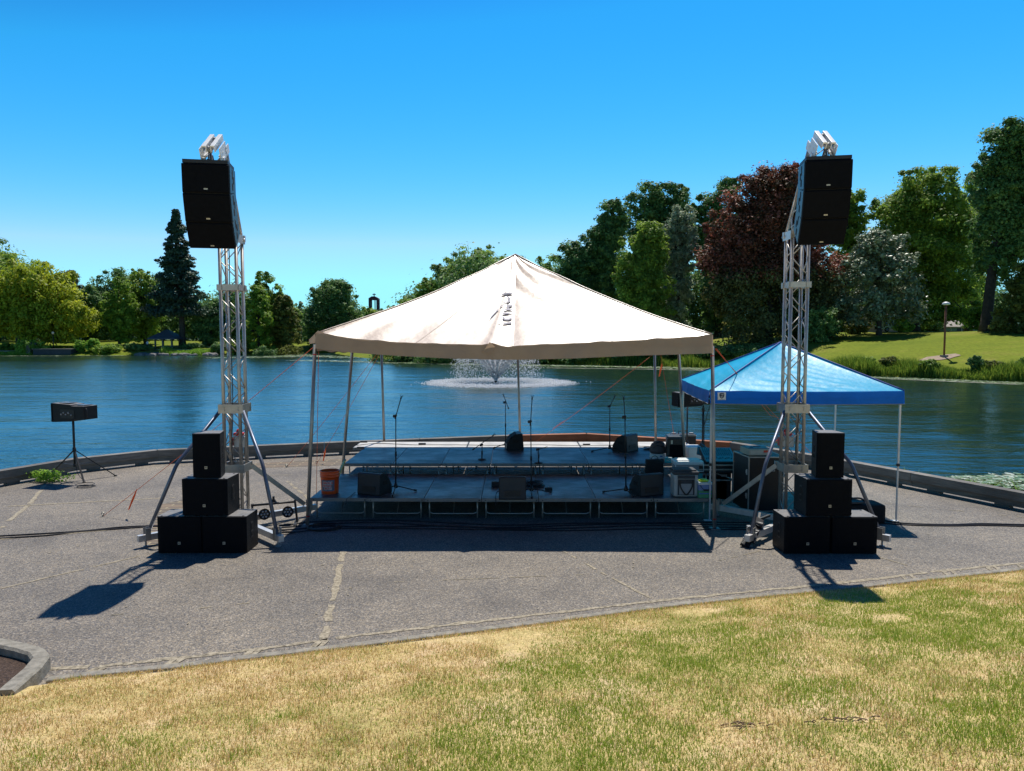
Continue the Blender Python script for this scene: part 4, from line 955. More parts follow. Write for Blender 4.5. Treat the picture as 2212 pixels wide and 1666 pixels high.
# ------------------------------------------------------------------ microphone stands
def mic_stand(label, base, hub_h, feet, joint, tail, tip, group='boom microphone stands on the stage', round_base=False, knob=True):
    base = Vector(base); T = empty('mic_stand', base, label, 'microphone stand', group)
    mb = MB(); z0 = base.z
    if round_base:
        mb.lathe([(0, 0), (.075, 0), (.078, .012), (.06, .022), (.015, .03), (0, .03)], base, 20); mb.build('round_base', M['black'], T)
    else:
        hub = base + Vector((0, 0, hub_h))
        for f in feet:
            m2 = MB(); f = Vector(f); m2.tube([hub + Vector((0, 0, -.0)), f + Vector((0, 0, .018))], .009, 6); d = (f - hub).normalized(); m2.tube([f + Vector((0, 0, .018)) - d * .035, f + Vector((0, 0, .018)) + d * .012], .0165, 8); m2.build('leg', M['black'], T)
        mb.lathe([(.0, -.035), (.03, -.035), (.036, -.02), (.03, .01), (.017, .05), (.0, .055)], hub, 12); mb.build('hub', M['black'], T)
    j = Vector(joint); mb = MB(); mb.tube([base + Vector((0, 0, .02 if round_base else hub_h)), base.lerp(j, .5)], .012, 8); mb.tube([base.lerp(j, .5) - Vector((0, 0, .03)), j], .0085, 8); mb.tube([base.lerp(j, .5) - Vector((0, 0, .04)), base.lerp(j, .5) + Vector((0, 0, .03))], .017, 8); mb.build('pole', M['black'], T)
    if tip is not None:
        tip = Vector(tip); tail = Vector(tail); mb = MB(); mb.tube([tail, tip], .0075, 8); mb.tube([tail, tail.lerp(tip, .12)], .013, 8); bm_ = mb.build('boom', M['black'], T)
        mb = MB(); mb.lathe([(0, -.02), (.02, -.02), (.02, .02), (0, .02)], j, 10, rot=Matrix.Rotation(R(90), 3, 'X')); mb.box(j + Vector((-.03, 0, -.01)), (.035, .02, .045), None, .005); mb.build('clutch', M['black'], T)
        d = (tip - tail).normalized(); mb = MB(); mb.tube([tip - d * .01, tip + d * .03], .012, 8); s = Vector((1, 0, 0)) if abs(d.x) < .7 else Vector((0, 0, 1)); s = (s - d * s.dot(d)).normalized()
        for k in (-1, 1): mb.tube([tip + d * .03, tip + d * .04 + s * .016 * k, tip + d * .065 + s * .017 * k], .004, 6)
        mb.build('mic_clip', M['black'], bm_)
    return T
def st(px, py, z): return G(px, py, z)
def up(b, px, py): return W(px, py, b.y)
b = st(855, 1061, Z1); mic_stand('tall boom microphone stand beside the left front wedge monitor', b, .09, [st(898.6, 1062, Z1), st(848, 1074, Z1), st(828, 1059, Z1)], up(b, 855, 898), up(b, 853.5, 905), up(b, 866, 861))
b = st(1148, 1068, Z1); mic_stand('tall microphone stand just right of the middle front wedge monitor', b, .09, [st(1189.4, 1065, Z1), st(1149, 1078, Z1), st(1118, 1063, Z1)], up(b, 1146.5, 910), up(b, 1145.7, 920), up(b, 1149.5, 862))
b = st(1352, 1068, Z1); mic_stand('tall microphone stand just left of the right front wedge monitor', b, .09, [st(1303, 1065, Z1), st(1367, 1075, Z1), st(1378, 1062, Z1)], up(b, 1350, 900), up(b, 1350.5, 908), up(b, 1347.5, 862))
b = st(1317, 976, Z2); mic_stand('tall boom microphone stand on the second row left of its right wedge monitor', b, .09, [st(1278.4, 977, Z2), st(1336, 978, Z2), st(1322, 970, Z2)], up(b, 1317.3, 877), up(b, 1316.5, 880), up(b, 1327, 858))
b = st(1092, 972, Z2) + Vector((0, .25, 0)); mic_stand('tall boom microphone stand behind the side turned wedge monitor', b, .09, [b + Vector((.28, -.05, 0)), b + Vector((-.25, -.1, 0)), b + Vector((.02, .28, 0))], up(b, 1091.8, 868.5), up(b, 1099, 884), up(b, 1088.6, 856))
b = st(1041, 993.5, Z2); mic_stand('short round based microphone stand with its boom raised to the right on the second row', b, .03, [], up(b, 1041.5, 961), up(b, 1020.7, 972), up(b, 1065, 941), round_base=True, group=None)
b = st(1163.6, 1001, Z2); mic_stand('short straight microphone stand near the front edge of the second row', b, .03, [], up(b, 1163.6, 970), up(b, 1162, 970.5), up(b, 1176, 967.5), round_base=True, group=None)
# ------------------------------------------------------------------ things on the stage
def obox(mb, c, size, rz=0, bev=0.0, tilt=0):
    return mb.box(c, size, Euler((tilt, 0, rz)).to_matrix(), bev)
# bucket with level
b = G(713, 1065, Z1); T = empty('bucket', b, 'orange plastic bucket at the left end of the front stage row', 'bucket')
mb = MB(); pr = [(0, .002), (.132, .002), (.136, .01), (.146, .27), (.154, .272), (.156, .285), (.149, .29), (.15, .31), (.157, .312), (.157, .322), (.15, .33), (.152, .358), (.158, .362), (.158, .37), (.148, .37), (.133, .02), (0, .015)]
mb.lathe(pr, b, 32); mb.build('pail', M['bucket'], T)
def cylmap(v, r0=.1375): 
    a = (v.x) / .14 - .18; r = r0 + .0395 * (v.y) + .0015; return Vector((b.x + r * math.sin(a), b.y - r * math.cos(a), b.z + v.y))
def patch(mb, x0, x1, z0, z1, off=0.0, jag=0, seed=1):
    rr = random.Random(seed); n = 12; vs = []
    for i in range(n + 1):
        x = x0 + (x1 - x0) * i / n
        for z in (z0 + (rr.uniform(-jag, jag) if jag else 0), z1 + (rr.uniform(-jag, jag) if jag else 0)):
            p = cylmap(Vector((x, z, 0))); q = Vector((p.x - b.x, p.y - b.y, 0)).normalized() * off; vs.append(p + q)
    mb.add(vs, [(2 * i, 2 * i + 2, 2 * i + 3, 2 * i + 1) for i in range(n)])
mb = MB(); patch(mb, -.09, .13, .055, .235); lb = mb.build('printed_label', pm('slate_label', (0.12, 0.13, 0.18), 0.5), T)
mb = MB()
for z0, z1, x0, x1, s_ in ((.165, .213, -.045, .095, 1), (.12, .163, -.05, .08, 2), (.075, .118, -.03, .085, 3)): patch(mb, x0, x1, z0, z1, .0012, .004, s_)
mb.build('white_banner', pm('label_white', (0.55, 0.5, 0.52), 0.5), lb)
mb = MB()
for s_, z, x, sz in (('HACK &', .188, .025, .042), ('HI PARD', .141, .015, .038), ('BOST', .097, .03, .04)):
    put_text(mb, s_, sz, lambda v, z=z, x=x: cylmap(Vector((x + v.x, z + v.y, 0))) + (cylmap(Vector((x + v.x, z + v.y, 0))) - Vector((b.x, b.y, b.z + z + v.y))).normalized() * (.0024 + v.z), .001)
mb.build('lettering', M['red'], lb)
a1 = b + Vector((.03, .02, .03)); a2 = G(742, 999, Z2) + Vector((-.02, -.03, .03)); a2 = W(744, 995, 12.9)
T = empty('spirit_level', a1, 'yellow spirit level leaning out of the orange bucket', 'level')
mb = MB(); mb.bar(a1, a2, .05, .022, (0, 1, 0)); mb.build('level_body', M['yellow'], T)
mb = MB(); d = (a2 - a1).normalized(); mb.bar(a2 - d * .02, a2 + d * .02, .054, .026, (0, 1, 0)); mb.build('end_cap', M['black'], T)
mb = MB(); c = a1.lerp(a2, .6); mb.bar(c - d * .05, c + d * .05, .03, .026, (0, 1, 0)); mb.build('vial', M['black'], T)
# cooler bag
c0 = G(1482, 1074, Z1) + Vector((0, .15, 0)); T = empty('cooler_bag', c0, 'grey and white cooler bag with black straps at the right end of the stage', 'cooler bag')
mb = MB(); obox(mb, c0 + Vector((0, 0, .175)), (.385, .28, .35), 0, .03); bd = mb.build('bag_body', M['bagwhite'] if 'bagwhite' in M else M.setdefault('bagwhite', pm('light_grey_vinyl', (0.42, 0.42, 0.4), 0.5)), T)
mb = MB(); obox(mb, c0 + Vector((0, 0, .375)), (.41, .31, .05), 0, .02); obox(mb, c0 + Vector((-.01, .02, .41)), (.36, .26, .03), 0, .012); mb.build('lid', M['dkgrey'], T)
y = c0.y - .1425
mb = MB(); mb.box((c0.x, y, c0.z + .155), (.265, .006, .25)); fp = mb.build('front_panel', M['dkgrey'], T)
mb = MB(); mb.box((c0.x, y - .005, c0.z + .125), (.215, .006, .17)); mb.build('front_pocket', M['grey_l'] if 'grey_l' in M else M.setdefault('grey_l', pm('pale_grey_vinyl', (0.3, 0.31, 0.32), 0.5)), fp)
mb = MB(); mb.box((c0.x, y - .003, c0.z + .315), (.27, .008, .05)); mb.build('zip_flap', M['dkgrey'], T)
mb = MB(); pts = smooth_path([(c0.x - .1, y - .012, c0.z + .27), (c0.x - .09, y - .016, c0.z + .16), (c0.x - .03, y - .02, c0.z + .06), (c0.x + .0, y - .02, c0.z + .04), (c0.x + .03, y - .02, c0.z + .06), (c0.x + .09, y - .016, c0.z + .16), (c0.x + .1, y - .012, c0.z + .27)], 4)
for p, q in zip(pts[:-1], pts[1:]): mb.bar(p, q, .024, .004, (0, 1, 0))
mb.build('carry_strap', M['black'], T)
mb = MB(); mb.box((c0.x + .195, c0.y, c0.z + .25), (.012, .12, .09)); mb.build('side_buckle', M['dkgrey'], T)
# white topped cooler behind
c1 = G(1490, 1044, Z1) + Vector((.0, .22, 0)); T = empty('cool_box', c1, 'teal cool box with white lid behind the grey cooler bag', 'cool box')
mb = MB(); obox(mb, c1 + Vector((0, 0, .15)), (.46, .3, .3), 0, .02); mb.cur = 1; mb.box(c1 + Vector((.17, -.0, .12)), (.13, .31, .2)); mb.build('box_body', [M['grey_l'], M['teal']], T)
mb = MB(); obox(mb, c1 + Vector((0, 0, .335)), (.5, .34, .07), 0, .02); obox(mb, c1 + Vector((0, 0, .375)), (.4, .26, .02), 0, .008); mb.build('lid', M['white'], T)
mb = MB(); mb.tube([c1 + Vector((-.24, -.18, .33)), c1 + Vector((-.24, -.2, .2)), c1 + Vector((.24, -.2, .2)), c1 + Vector((.24, -.18, .33))], .009, 6); mb.build('handle', M['white'], T)
# small box with lime disc
c2 = G(1523, 1077, Z1) + Vector((.01, .13, 0)); T = empty('lunch_cooler', c2, 'small white, blue and green cooler at the right corner of the stage', 'small cooler')
mb = MB(); mb.cur = 0; mb.box(c2 + Vector((0, 0, .06)), (.2, .2, .12)); mb.cur = 1; mb.box(c2 + Vector((0, 0, .165)), (.204, .204, .09)); mb.cur = 2; mb.box(c2 + Vector((0, 0, .228)), (.215, .215, .035)); mb.cur = 3; mb.box(c2 + Vector((0, -.102, .07)), (.2, .004, .014)); mb.build('box_body', [M['green'], pm('pale_blue_panel', (0.2, 0.27, 0.5), 0.5), M['white'], M['blue']], T)
mb = MB(); p = [c2 + Vector((-.09, -.108, .21)), c2 + Vector((-.03, -.112, .13)), c2 + Vector((.05, -.112, .13)), c2 + Vector((.085, -.108, .21))]
mb.tube(p, .004, 5); mb.box(c2 + Vector((.012, -.114, .125)), (.085, .014, .03), None, .006); mb.build('handle', M['black'], T)
T = empty('lime_tub', c2 + Vector((-.01, 0, .247)), 'round lime yellow tub on top of the small corner cooler', 'tub')
mb = MB(); mb.lathe([(0, 0), (.075, 0), (.082, .01), (.08, .02), (.055, .025), (.05, .034), (0, .034)], c2 + Vector((-.005, 0, .2475)), 24); mb.build('tub_lid', M['lime'], T)
# tote bag, backpack, white box, teal carton, combo amp, flight case, tub
c3 = G(1416, 1041, Z1) + Vector((0, .12, 0)); T = empty('tote_bag', c3, 'slouching black tote bag with a loop handle standing between the stage rows', 'tote bag')
mb = MB(); rr = random.Random(3); prof = []
for j in range(9):
    z = j / 8 * .36; k = 20
    for i in range(k):
        a = 2 * math.pi * i / k; rx = .165 * (1 - .08 * abs(j - 4) / 4) + rr.uniform(-.012, .012); ry = .085 + rr.uniform(-.008, .008); e = 2.6
        cxx = math.copysign(abs(math.cos(a)) ** (2 / e), math.cos(a)); syy = math.copysign(abs(math.sin(a)) ** (2 / e), math.sin(a)); prof.append(c3 + Vector((rx * cxx, ry * syy, z + (rr.uniform(-.012, .02) if j == 8 else 0) + .002)))
k = 20; mb.add(prof, [(j * k + i, j * k + (i + 1) % k, (j + 1) * k + (i + 1) % k, (j + 1) * k + i) for j in range(8) for i in range(k)] + [list(range(k))[::-1], [8 * k + i for i in range(k)]], True); mb.build('bag_body', M['dkfab'] if 'dkfab' in M else M.setdefault('dkfab', pm('black_canvas', (0.01, 0.01, 0.011), 0.9, 0, .3, 20, .5, 60)), T)
mb = MB(); mb.tube(smooth_path([c3 + Vector((-.05, -.03, .34)), c3 + Vector((-.05, -.03, .41)), c3 + Vector((.0, -.03, .44)), c3 + Vector((.05, -.03, .41)), c3 + Vector((.05, -.03, .34))], 4), .006, 6); mb.build('loop_handle', M['black'], T)
c4 = G(1423, 992, Z2) + Vector((0, .14, 0)); T = empty('white_carton', c4, 'white carton under the brown backpack on the second row', 'carton')
mb = MB(); obox(mb, c4 + Vector((0, 0, .045)), (.24, .24, .09), R(4), .003); mb.build('carton_body', M['white'], T)
mb = MB(); obox(mb, c4 + Vector((0, 0, .092)), (.235, .012, .004), R(4)); obox(mb, c4 + Vector((.05, -.122, .05)), (.05, .003, .02), R(4)); mb.build('printed_strip', M['blue'], T)
c5 = c4 + Vector((.02, .02, .094)); T = empty('backpack', c5, 'grey brown backpack lying on the white carton', 'backpack')
mb = MB(); mb.lathe([(0, 0), (.15, .0), (.172, .04), (.165, .11), (.13, .18), (.07, .225), (0, .24)], c5, 22); mb.v = [(x, c5.y + (y - c5.y) * .72, z) for x, y, z in mb.v]; mb.build('pack_body', pm('grey_brown_nylon', (0.085, 0.065, 0.068), 0.7, 0, .3, 12, .5, 30), T)
mb = MB(); mb.tube(smooth_path([c5 + Vector((-.13, -.1, .1)), c5 + Vector((-.06, -.118, .16)), c5 + Vector((.03, -.115, .15)), c5 + Vector((.12, -.1, .12))], 5), .007, 5); mb.tube(smooth_path([c5 + Vector((-.08, -.08, .19)), c5 + Vector((.02, -.06, .235)), c5 + Vector((.1, -.06, .2))], 5), .009, 5); mb.build('pack_strap', M['black'], T)
c6 = G(1446, 1001, Z2) + Vector((0, .09, 0)); T = empty('teal_carton', c6, 'small teal and white carton at the right end of the second row', 'carton')
mb = MB(); obox(mb, c6 + Vector((0, 0, .045)), (.13, .1, .09), R(-18), .003); mb.build('carton_body', M['teal'], T)
mb = MB(); obox(mb, c6 + Vector((0, 0, .094)), (.132, .102, .008), R(-18)); lidp = mb.build('carton_lid', M['white'], T)
mb = MB(); put_text(mb, 'AC', .05, lambda v: c6 + Matrix.Rotation(R(-18), 3, 'Z') @ Vector((v.x, -.0515 - v.z, .045 + v.y))); mb.build('lettering', M['white'], T)
c7 = G(1461, 997.5, Z2) + Vector((.02, .2, 0)); T = empty('combo_amplifier', c7, 'tall black combo amplifier with rounded lid behind the coolers', 'amplifier')
mb = MB(); obox(mb, c7 + Vector((0, 0, .22)), (.33, .3, .44), R(-6), .02); mb.build('amp_body', M['case'], T)
mb = MB(); obox(mb, c7 + Vector((0, 0, .45)), (.35, .32, .035), R(-6), .014); mb.build('amp_lid', pm('slate_plastic', (0.06, 0.075, 0.09), 0.35), T)
mb = MB(); obox(mb, c7 + Vector((-.1, -.155, .36)), (.035, .006, .07), R(-6)); mb.build('name_plate', M['badge'], T)
mb = MB(); obox(mb, c7 + Vector((.0, -.153, .17)), (.27, .006, .28), R(-6)); mb.build('grille', M['grille'], T)
c8 = W(1474, 961, 16.6); c8.z = 0; c8 = Vector((W(1474, 961, 16.45).x, 16.45, 0)); T = empty('tool_case', c8, 'large black case with a top handle standing near the orange sea wall', 'case')
zc = W(1474, 937, 16.45).z
mb = MB(); mb.box(c8 + Vector((0, 0, zc / 2)), (.56, .28, zc), None, .02); mb.build('case_body', M['case'], T)
mb = MB(); mb.box(c8 + Vector((0, 0, zc - .03)), (.57, .29, .02), None, .006); mb.build('case_rim', M['badge'], T)
mb = MB(); mb.tube([c8 + Vector((-.09, 0, zc)), c8 + Vector((-.09, 0, zc + .06)), c8 + Vector((.09, 0, zc + .06)), c8 + Vector((.09, 0, zc))], .011, 6); mb.build('handle', M['black'], T)
for s in (-1, 1): mb = MB(); mb.box(c8 + Vector((s * .2, 0, zc + .012)), (.09, .08, .025), None, .006); mb.build('latch', M['grey'], T)
c9 = Vector((W(1497, 975, 14.9).x, 14.9, 0)); T = empty('storage_tub', c9, 'white storage tub in full sun behind the black amplifier', 'storage tub')
z9 = W(1497, 966, 14.9).z
mb = MB(); mb.box(c9 + Vector((0, 0, z9 / 2)), (.26, .34, z9), None, .015); mb.build('tub_body', M['white'], T)
mb = MB(); mb.box(c9 + Vector((0, 0, z9 + .012)), (.29, .37, .03), None, .01); mb.build('lid', M['white'], T)
# cable pile, DI boxes, plugs on the stage
def coil(name, label, c, r, n, seed, rt=.006, h=.05, group=None, wob=.25):
    rr = random.Random(seed); pts = []; z0 = c[2] + rt
    for k in range(n * 14 + 1):
        a = 2 * math.pi * k / 14; q = r * (1 + wob * math.sin(a * .37 + seed) * .6 + rr.uniform(-.05, .05)); pts.append(Vector((c[0] + q * math.cos(a), c[1] + q * math.sin(a) * .8, z0 + h * abs(math.sin(a * .23 + seed)) * (k / (n * 14)))))
    mb = MB(); mb.tube(smooth_path(pts, 2), rt, 5); return mb.build(name, M['cable'], None, label=label, cat='cable', group=group)
coil('cable_coil', 'messy coil of black cable between the two middle microphone stands', G(1150, 1050, Z1) + Vector((0, .0, 0)), .17, 9, 2, .008, .07)
coil('cable_coil', 'coil of black cable on the paving below the orange bucket', G(700, 1141, 0), .22, 6, 5, .008, .03)
coil('cable_coil', 'small cable bundle under the left side fill speaker stand', G(185, 1052, 0), .15, 3, 8, .006, .07)
coil('cable_coil', 'tangle of thin cable left of the brown backpack', G(1403, 972, Z2), .11, 5, 11, .006, .05)
def small_box(label, px, py, z, sz):
    c = G(px, py, z); T = empty('di_box', c, label, 'junction box', 'small black junction boxes on the stage'); mb = MB(); mb.box(c + Vector((0, 0, sz[2] / 2)), sz, None, .008); mb.build('box_body', M['black'], T)
    mb = MB(); mb.lathe([(0, 0), (.012, 0), (.012, .008), (0, .008)], c + Vector((0, 0, sz[2])), 8); mb.build('knob', M['grey'], T)
small_box('small black box left of the middle front wedge monitor', 1070, 1051, Z1, (.13, .1, .09)); small_box('small black plug box right of the middle cable coil', 1185, 1059, Z1, (.12, .08, .05))
def cable(label, pts, r=.007, group='black cables on the ground and stage', cat='cable'):
    mb = MB(); mb.tube(smooth_path(pts, 6), r, 6); return mb.build('cable', M['cable'], None, label=label, cat=cat, group=group)
cable('thin black cable strung with plugs along the sunlit back deck', [G(a, b_, Z2 + .008) for a, b_ in ((770, 962), (820, 958), (890, 961), (930, 961), (990, 961), (1085, 962), (1160, 961), (1230, 962), (1330, 962), (1410, 965))], .006)
for i, (px, py) in enumerate(((912, 960.5), (1267, 962), (1116, 961), (750 + 36, 956), (779, 969))):
    c = G(px, py, Z2); T = empty('cable_plug', c, ['black plug on the back deck above the left wedge monitor', 'black plug on the back deck left of the right hand microphone stand', 'black plug on the back deck near the side turned monitor', 'black plug at the far left of the back deck', 'black plug in shade at the left of the second row'][i], 'plug', 'black cable plugs on the stage')
    mb = MB(); mb.box(c + Vector((0, 0, .018)), (.16, .04, .035), None, .01); mb.build('plug_body', M['black'], T)
cable('black lead hanging from the left front wedge monitor', [G(768, 1066, Z1) + Vector((0, 0, .02)), G(757, 1072, Z1 + .01), G(750, 1077, Z1 + .01) + Vector((0, -.02, 0)), W(747, 1090, 11.0)], .006)
cable('black lead hanging from the middle front wedge monitor', [W(1081, 1062, 11.16), W(1074, 1063, 11.14), W(1071, 1072, 11.12), W(1071, 1082, 11.07), W(1071, 1092, 11.05)], .006)
# ground cables
Gc = lambda l, z=.009: [G(a, b_, z) for a, b_ in l]
cable('upper of two black cables crossing the paving left of the left tower', Gc([(-60, 1161), (0, 1158), (90, 1153), (180, 1147), (260, 1139), (345, 1136), (420, 1140)]), .011)
cable('lower of two black cables crossing the paving left of the left tower', Gc([(-60, 1167), (0, 1163), (100, 1157), (170, 1149), (250, 1143), (345, 1137.5), (420, 1145)]), .011)
cable('thick cable bundle on the paving to the right of the blue canopy', Gc([(1890, 1122), (1960, 1131), (2050, 1134), (2120, 1132), (2212, 1134), (2300, 1134)]), .017)
cable('second cable of the pair right of the blue canopy', Gc([(1880, 1128), (1970, 1134.5), (2060, 1136), (2120, 1135), (2212, 1137), (2300, 1138)]), .011)
rr = random.Random(9)
nm_ = ['nearest', 'second nearest', 'third nearest', 'farthest']
for k in range(4):
    y0 = 1147 - k * 5; cable(f'{nm_[k]} black cable lying in shade along the front of the stage', Gc([(560 + k * 14, y0 + 4), (640, y0 + 2 - k), (700 + rr.randint(-20, 20), y0 - 5), (820, y0 - 6 + rr.uniform(-3, 3)), (960, y0 - 3 + rr.uniform(-3, 3)), (1100, y0 + rr.uniform(-3, 3)), (1240, y0 - 2 + rr.uniform(-3, 3)), (1400, y0 - 4 + rr.uniform(-3, 3)), (1530, y0 - 4), (1620, y0 - 3)], .01), .009)
cable('thin cable looping on the paving beside the left tower foot', Gc([(556, 1136), (590, 1143), (612, 1147), (640, 1150), (610, 1155), (575, 1150), (560, 1143)]), .006)
cable('pale cable loop at the front right tent leg', Gc([(1500, 1140), (1512, 1136), (1524, 1141), (1512, 1145), (1500, 1141), (1560, 1143), (1610, 1139)]), .006)
# ------------------------------------------------------------------ lighting bars
def par(parent_loc, c, face, r=.075):
    face = Vector(face).normalized(); q = face.to_track_quat('Z', 'Y').to_matrix(); T = parent_loc
    mb = MB(); mb.lathe([(0, -.12), (r * .6, -.12), (r * .9, -.04), (r, .0), (r * 1.02, .012), (r * .93, .012), (r * .9, .004), (0, .004)], c, 20, rot=q); cn = mb.build('lamp_can', M['black'], T)
    mb = MB()
    for k in range(7):
        a = k * math.pi / 3; rr_ = 0 if k == 6 else r * .55; p = Vector(c) + q @ Vector((rr_ * math.cos(a), rr_ * math.sin(a), .0085)); mb.lathe([(.0, .002), (r * .17, .002), (r * .2, -.002)], p, 10, rot=q)
    mb.build('lens_cluster', M['lens'], cn)
    mb = MB(); sx = q @ Vector((1, 0, 0)); mb.tube([Vector(c) + sx * r * 1.1, Vector(c) + sx * r * 1.1 + Vector((0, 0, .0)) - face * .05, Vector(c) - sx * 0 - face * .14, Vector(c) - sx * r * 1.1 - face * .05, Vector(c) - sx * r * 1.1], .006, 5); mb.build('yoke', M['black'], T)
b0 = W(545, 1092, 10.9); b1 = W(637, 1084, 11.0); T = empty('light_bar', Vector((b1.x, b1.y, 0)), 'black bar with round stage lamps on the ground beside the left tower', 'stage light bar')
mb = MB(); mb.tube([b0, b1], .017, 8); mb.tube([b0 - Vector((.012, 0, 0)), b0 + Vector((.012, 0, 0))], .028, 8); mb.build('cross_tube', M['black'], T)
mb = MB(); mb.bar(b1 + Vector((0, 0, .03)), Vector((b1.x + .05, b1.y - .06, 0.0)), .05, .02, (1, 0, 0)); mb.bar(Vector((b1.x - .02, b1.y + .2, .012)), Vector((b1.x + .07, b1.y - .25, .012)), .05, .02); mb.build('end_stand', M['black'], T)
mb = MB(); mb.tube([b0, Vector((b0.x - .02, b0.y + .1, .0))], .012, 6); mb.tube([b0, Vector((b0.x + .02, b0.y - .22, .0))], .012, 6); mb.build('end_leg', M['black'], T)
par(T, W(622, 1106, 10.85), (.05, -1, .25), .085); par(T, W(571, 1111, 10.8), (.75, -1, .15), .085)
mb = MB(); c = W(591, 1086, 11.02); mb.prism([(-.04, 0), (.05, 0), (.012, .06), (.012, .1), (-.012, .1), (-.012, .06)], 'y', -.02, .02); mb.v = [tuple(Vector(v) + c) for v in mb.v]; mb.build('clamp', M['black'], T)
a0 = G(1608, 1183, 0); T = empty('light_bar', a0, 'black lighting bar with lamps leaning on the left foot of the right tower', 'stage light bar')
tp_ = W(1640, 1122, 10.05); dirv = (tp_ - a0); mb = MB()
mb.bar(a0 + Vector((0, 0, .02)), tp_, .05, .12, (1, .2, 0)); mb.build('bar_body', M['black'], T)
for k in (.2, .45, .72): par(T, a0.lerp(tp_, k) + Vector((.09, -.02, .02)), (.8, -.5, -.25), .05)
mb = MB(); mb.bar(tp_, tp_ + Vector((.18, .1, .03)), .03, .03); mb.bar(tp_ + Vector((-.02, -.02, -.05)), tp_ + Vector((.05, .12, .06)), .03, .03); mb.build('mounting_arm', M['black'], T)
mb = MB(); mb.box(a0.lerp(tp_, .62) + Vector((-.07, 0, .03)), (.05, .07, .06), None, .01); mb.box(a0.lerp(tp_, .3) + Vector((-.06, 0, .0)), (.04, .05, .04), None, .008); mb.build('power_socket', M['grey'], T)
# ------------------------------------------------------------------ side fill speakers on tripods
def sidefill(label, pole_px, foot_y, sp_x0, sp_x1, y_top, y_bot, Y, yaw, grp='side fill speakers on tripod stands', feet=None, lab2=''):
    Fp = Vector((W(pole_px, foot_y, Y).x, Y, 0)); T = empty('speaker_stand', Fp, lab2, 'speaker stand', 'tripod stands of the side fill speakers')
    zb_ = W(pole_px, y_bot, Y).z; zt_ = W(pole_px, y_top, Y).z
    mb = MB(); hub = Fp + Vector((0, 0, .62)); mb.tube([Fp + Vector((0, 0, .3)), Fp + Vector((0, 0, 1.35))], .022, 10); mb.tube([Fp + Vector((0, 0, 1.3)), Fp + Vector((0, 0, zb_ + .02))], .017, 10); mb.build('pole', M['black'], T)
    mb = MB(); mb.tube([Fp + Vector((0, 0, 1.28)), Fp + Vector((0, 0, 1.35))], .03, 10); mb.tube([Fp + Vector((0, 0, 1.31)), Fp + Vector((.05, 0, 1.31))], .008, 6); mb.build('collar', M['black'], T)
    mb = MB(); mb.tube([hub - Vector((0, 0, .04)), hub + Vector((0, 0, .04))], .034, 10); mb.tube([Fp + Vector((0, 0, .28)), Fp + Vector((0, 0, .33))], .03, 10); mb.build('hub', M['black'], T)
    for q in feet or [(-.62, .05), (.3, -.22), (.55, .45)]:
        f = Fp + Vector((q[0], q[1], .012)); mb = MB(); mb.bar(hub, f, .03, .018); lg = mb.build('leg', M['black'], T); mb = MB(); mb.bar(Fp + Vector((0, 0, .31)), hub.lerp(f, .45), .02, .008); mb.build('leg_strut', M['black'], lg); mb = MB(); mb.box(f + Vector((0, 0, .0)), (.045, .045, .024), None, .006); mb.build('rubber_foot', M['rubber'], lg)
    x0 = W(sp_x0, y_top, Y).x; x1 = W(sp_x1, y_top, Y).x; L = x1 - x0; hh = zt_ - zb_
    S = empty('side_fill_speaker', (Fp.x, Fp.y, zb_), label, 'loudspeaker', grp); m = Matrix.Rotation(yaw, 3, 'Z'); c = Vector(((x0 + x1) / 2, Y, zb_))
    def tr(mb): mb.v = [tuple(c + m @ Vector(v)) for v in mb.v]; return mb
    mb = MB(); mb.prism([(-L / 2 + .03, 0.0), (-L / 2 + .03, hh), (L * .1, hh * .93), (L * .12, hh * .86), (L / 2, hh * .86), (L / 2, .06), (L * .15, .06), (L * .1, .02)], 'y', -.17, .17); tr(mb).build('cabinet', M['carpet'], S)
    mb = MB(); mb.prism([(-L / 2, .01), (-L / 2, hh - .01), (-L / 2 + .03, hh), (-L / 2 + .03, 0)], 'y', -.175, .175); tr(mb).build('grille', M['grille'], S)
    mb = MB(); mb.box((0, -.172, hh * .45), (L * .42, .006, hh * .45)); ip = tr(mb).build('connector_panel', M['black'], S)
    for k, (a, b_) in enumerate(((-.08, .08), (-.03, .05), (.03, .08), (.1, .04), (-.14, .05))):
        mb = MB(); mb.lathe([(0, 0), (.016 + .004 * (k % 3), 0), (.014, .014), (0, .016)], (a, -.176, hh * .45 + b_ - .06), 10, rot=Matrix.Rotation(R(90), 3, 'X')); tr(mb).build('connector', M['lens'] if k % 2 else M['grey'], ip)
    mb = MB(); mb.box((-L * .18, -.0, hh + .0), (L * .3, .2, .01)); mb.box((L * .3, 0, hh * .9), (L * .26, .22, .012)); tr(mb).build('top_bracket', M['grey_s'] if 'grey_s' in M else M.setdefault('grey_s', pm('steel_grey', (0.16, 0.16, 0.17), 0.35, 0.4)), S)
    mb = MB(); mb.tube([(L / 2 + .004, -.12, hh * .25), (L / 2 + .03, -.12, hh * .3), (L / 2 + .03, -.12, hh * .7), (L / 2 + .004, -.12, hh * .75)], .009, 6); tr(mb).build('handle', M['black'], S)
    mb = MB(); mb.tube(smooth_path([Fp + Vector((.1, -.17, zb_ + .04)), Fp + Vector((.06, -.1, zb_ - .15)), Fp + Vector((.025, -.03, zb_ - .4)), Fp + Vector((.03, -.02, 1.1)), Fp + Vector((.03, -.03, .6)), Fp + Vector((.1, -.1, .2)), Fp + Vector((.3, -.2, .015))], 5), .006, 5); mb.build('lead', M['cable'], None, label=lab2.replace('tripod stand under', 'thin lead hanging down from'), cat='cable')
sidefill('black side fill speaker on a tripod by the sea wall at the far left', 163, 1035, 118, 202, 870, 911, 14.25, R(-14), lab2='black tripod stand under the far left side fill speaker')
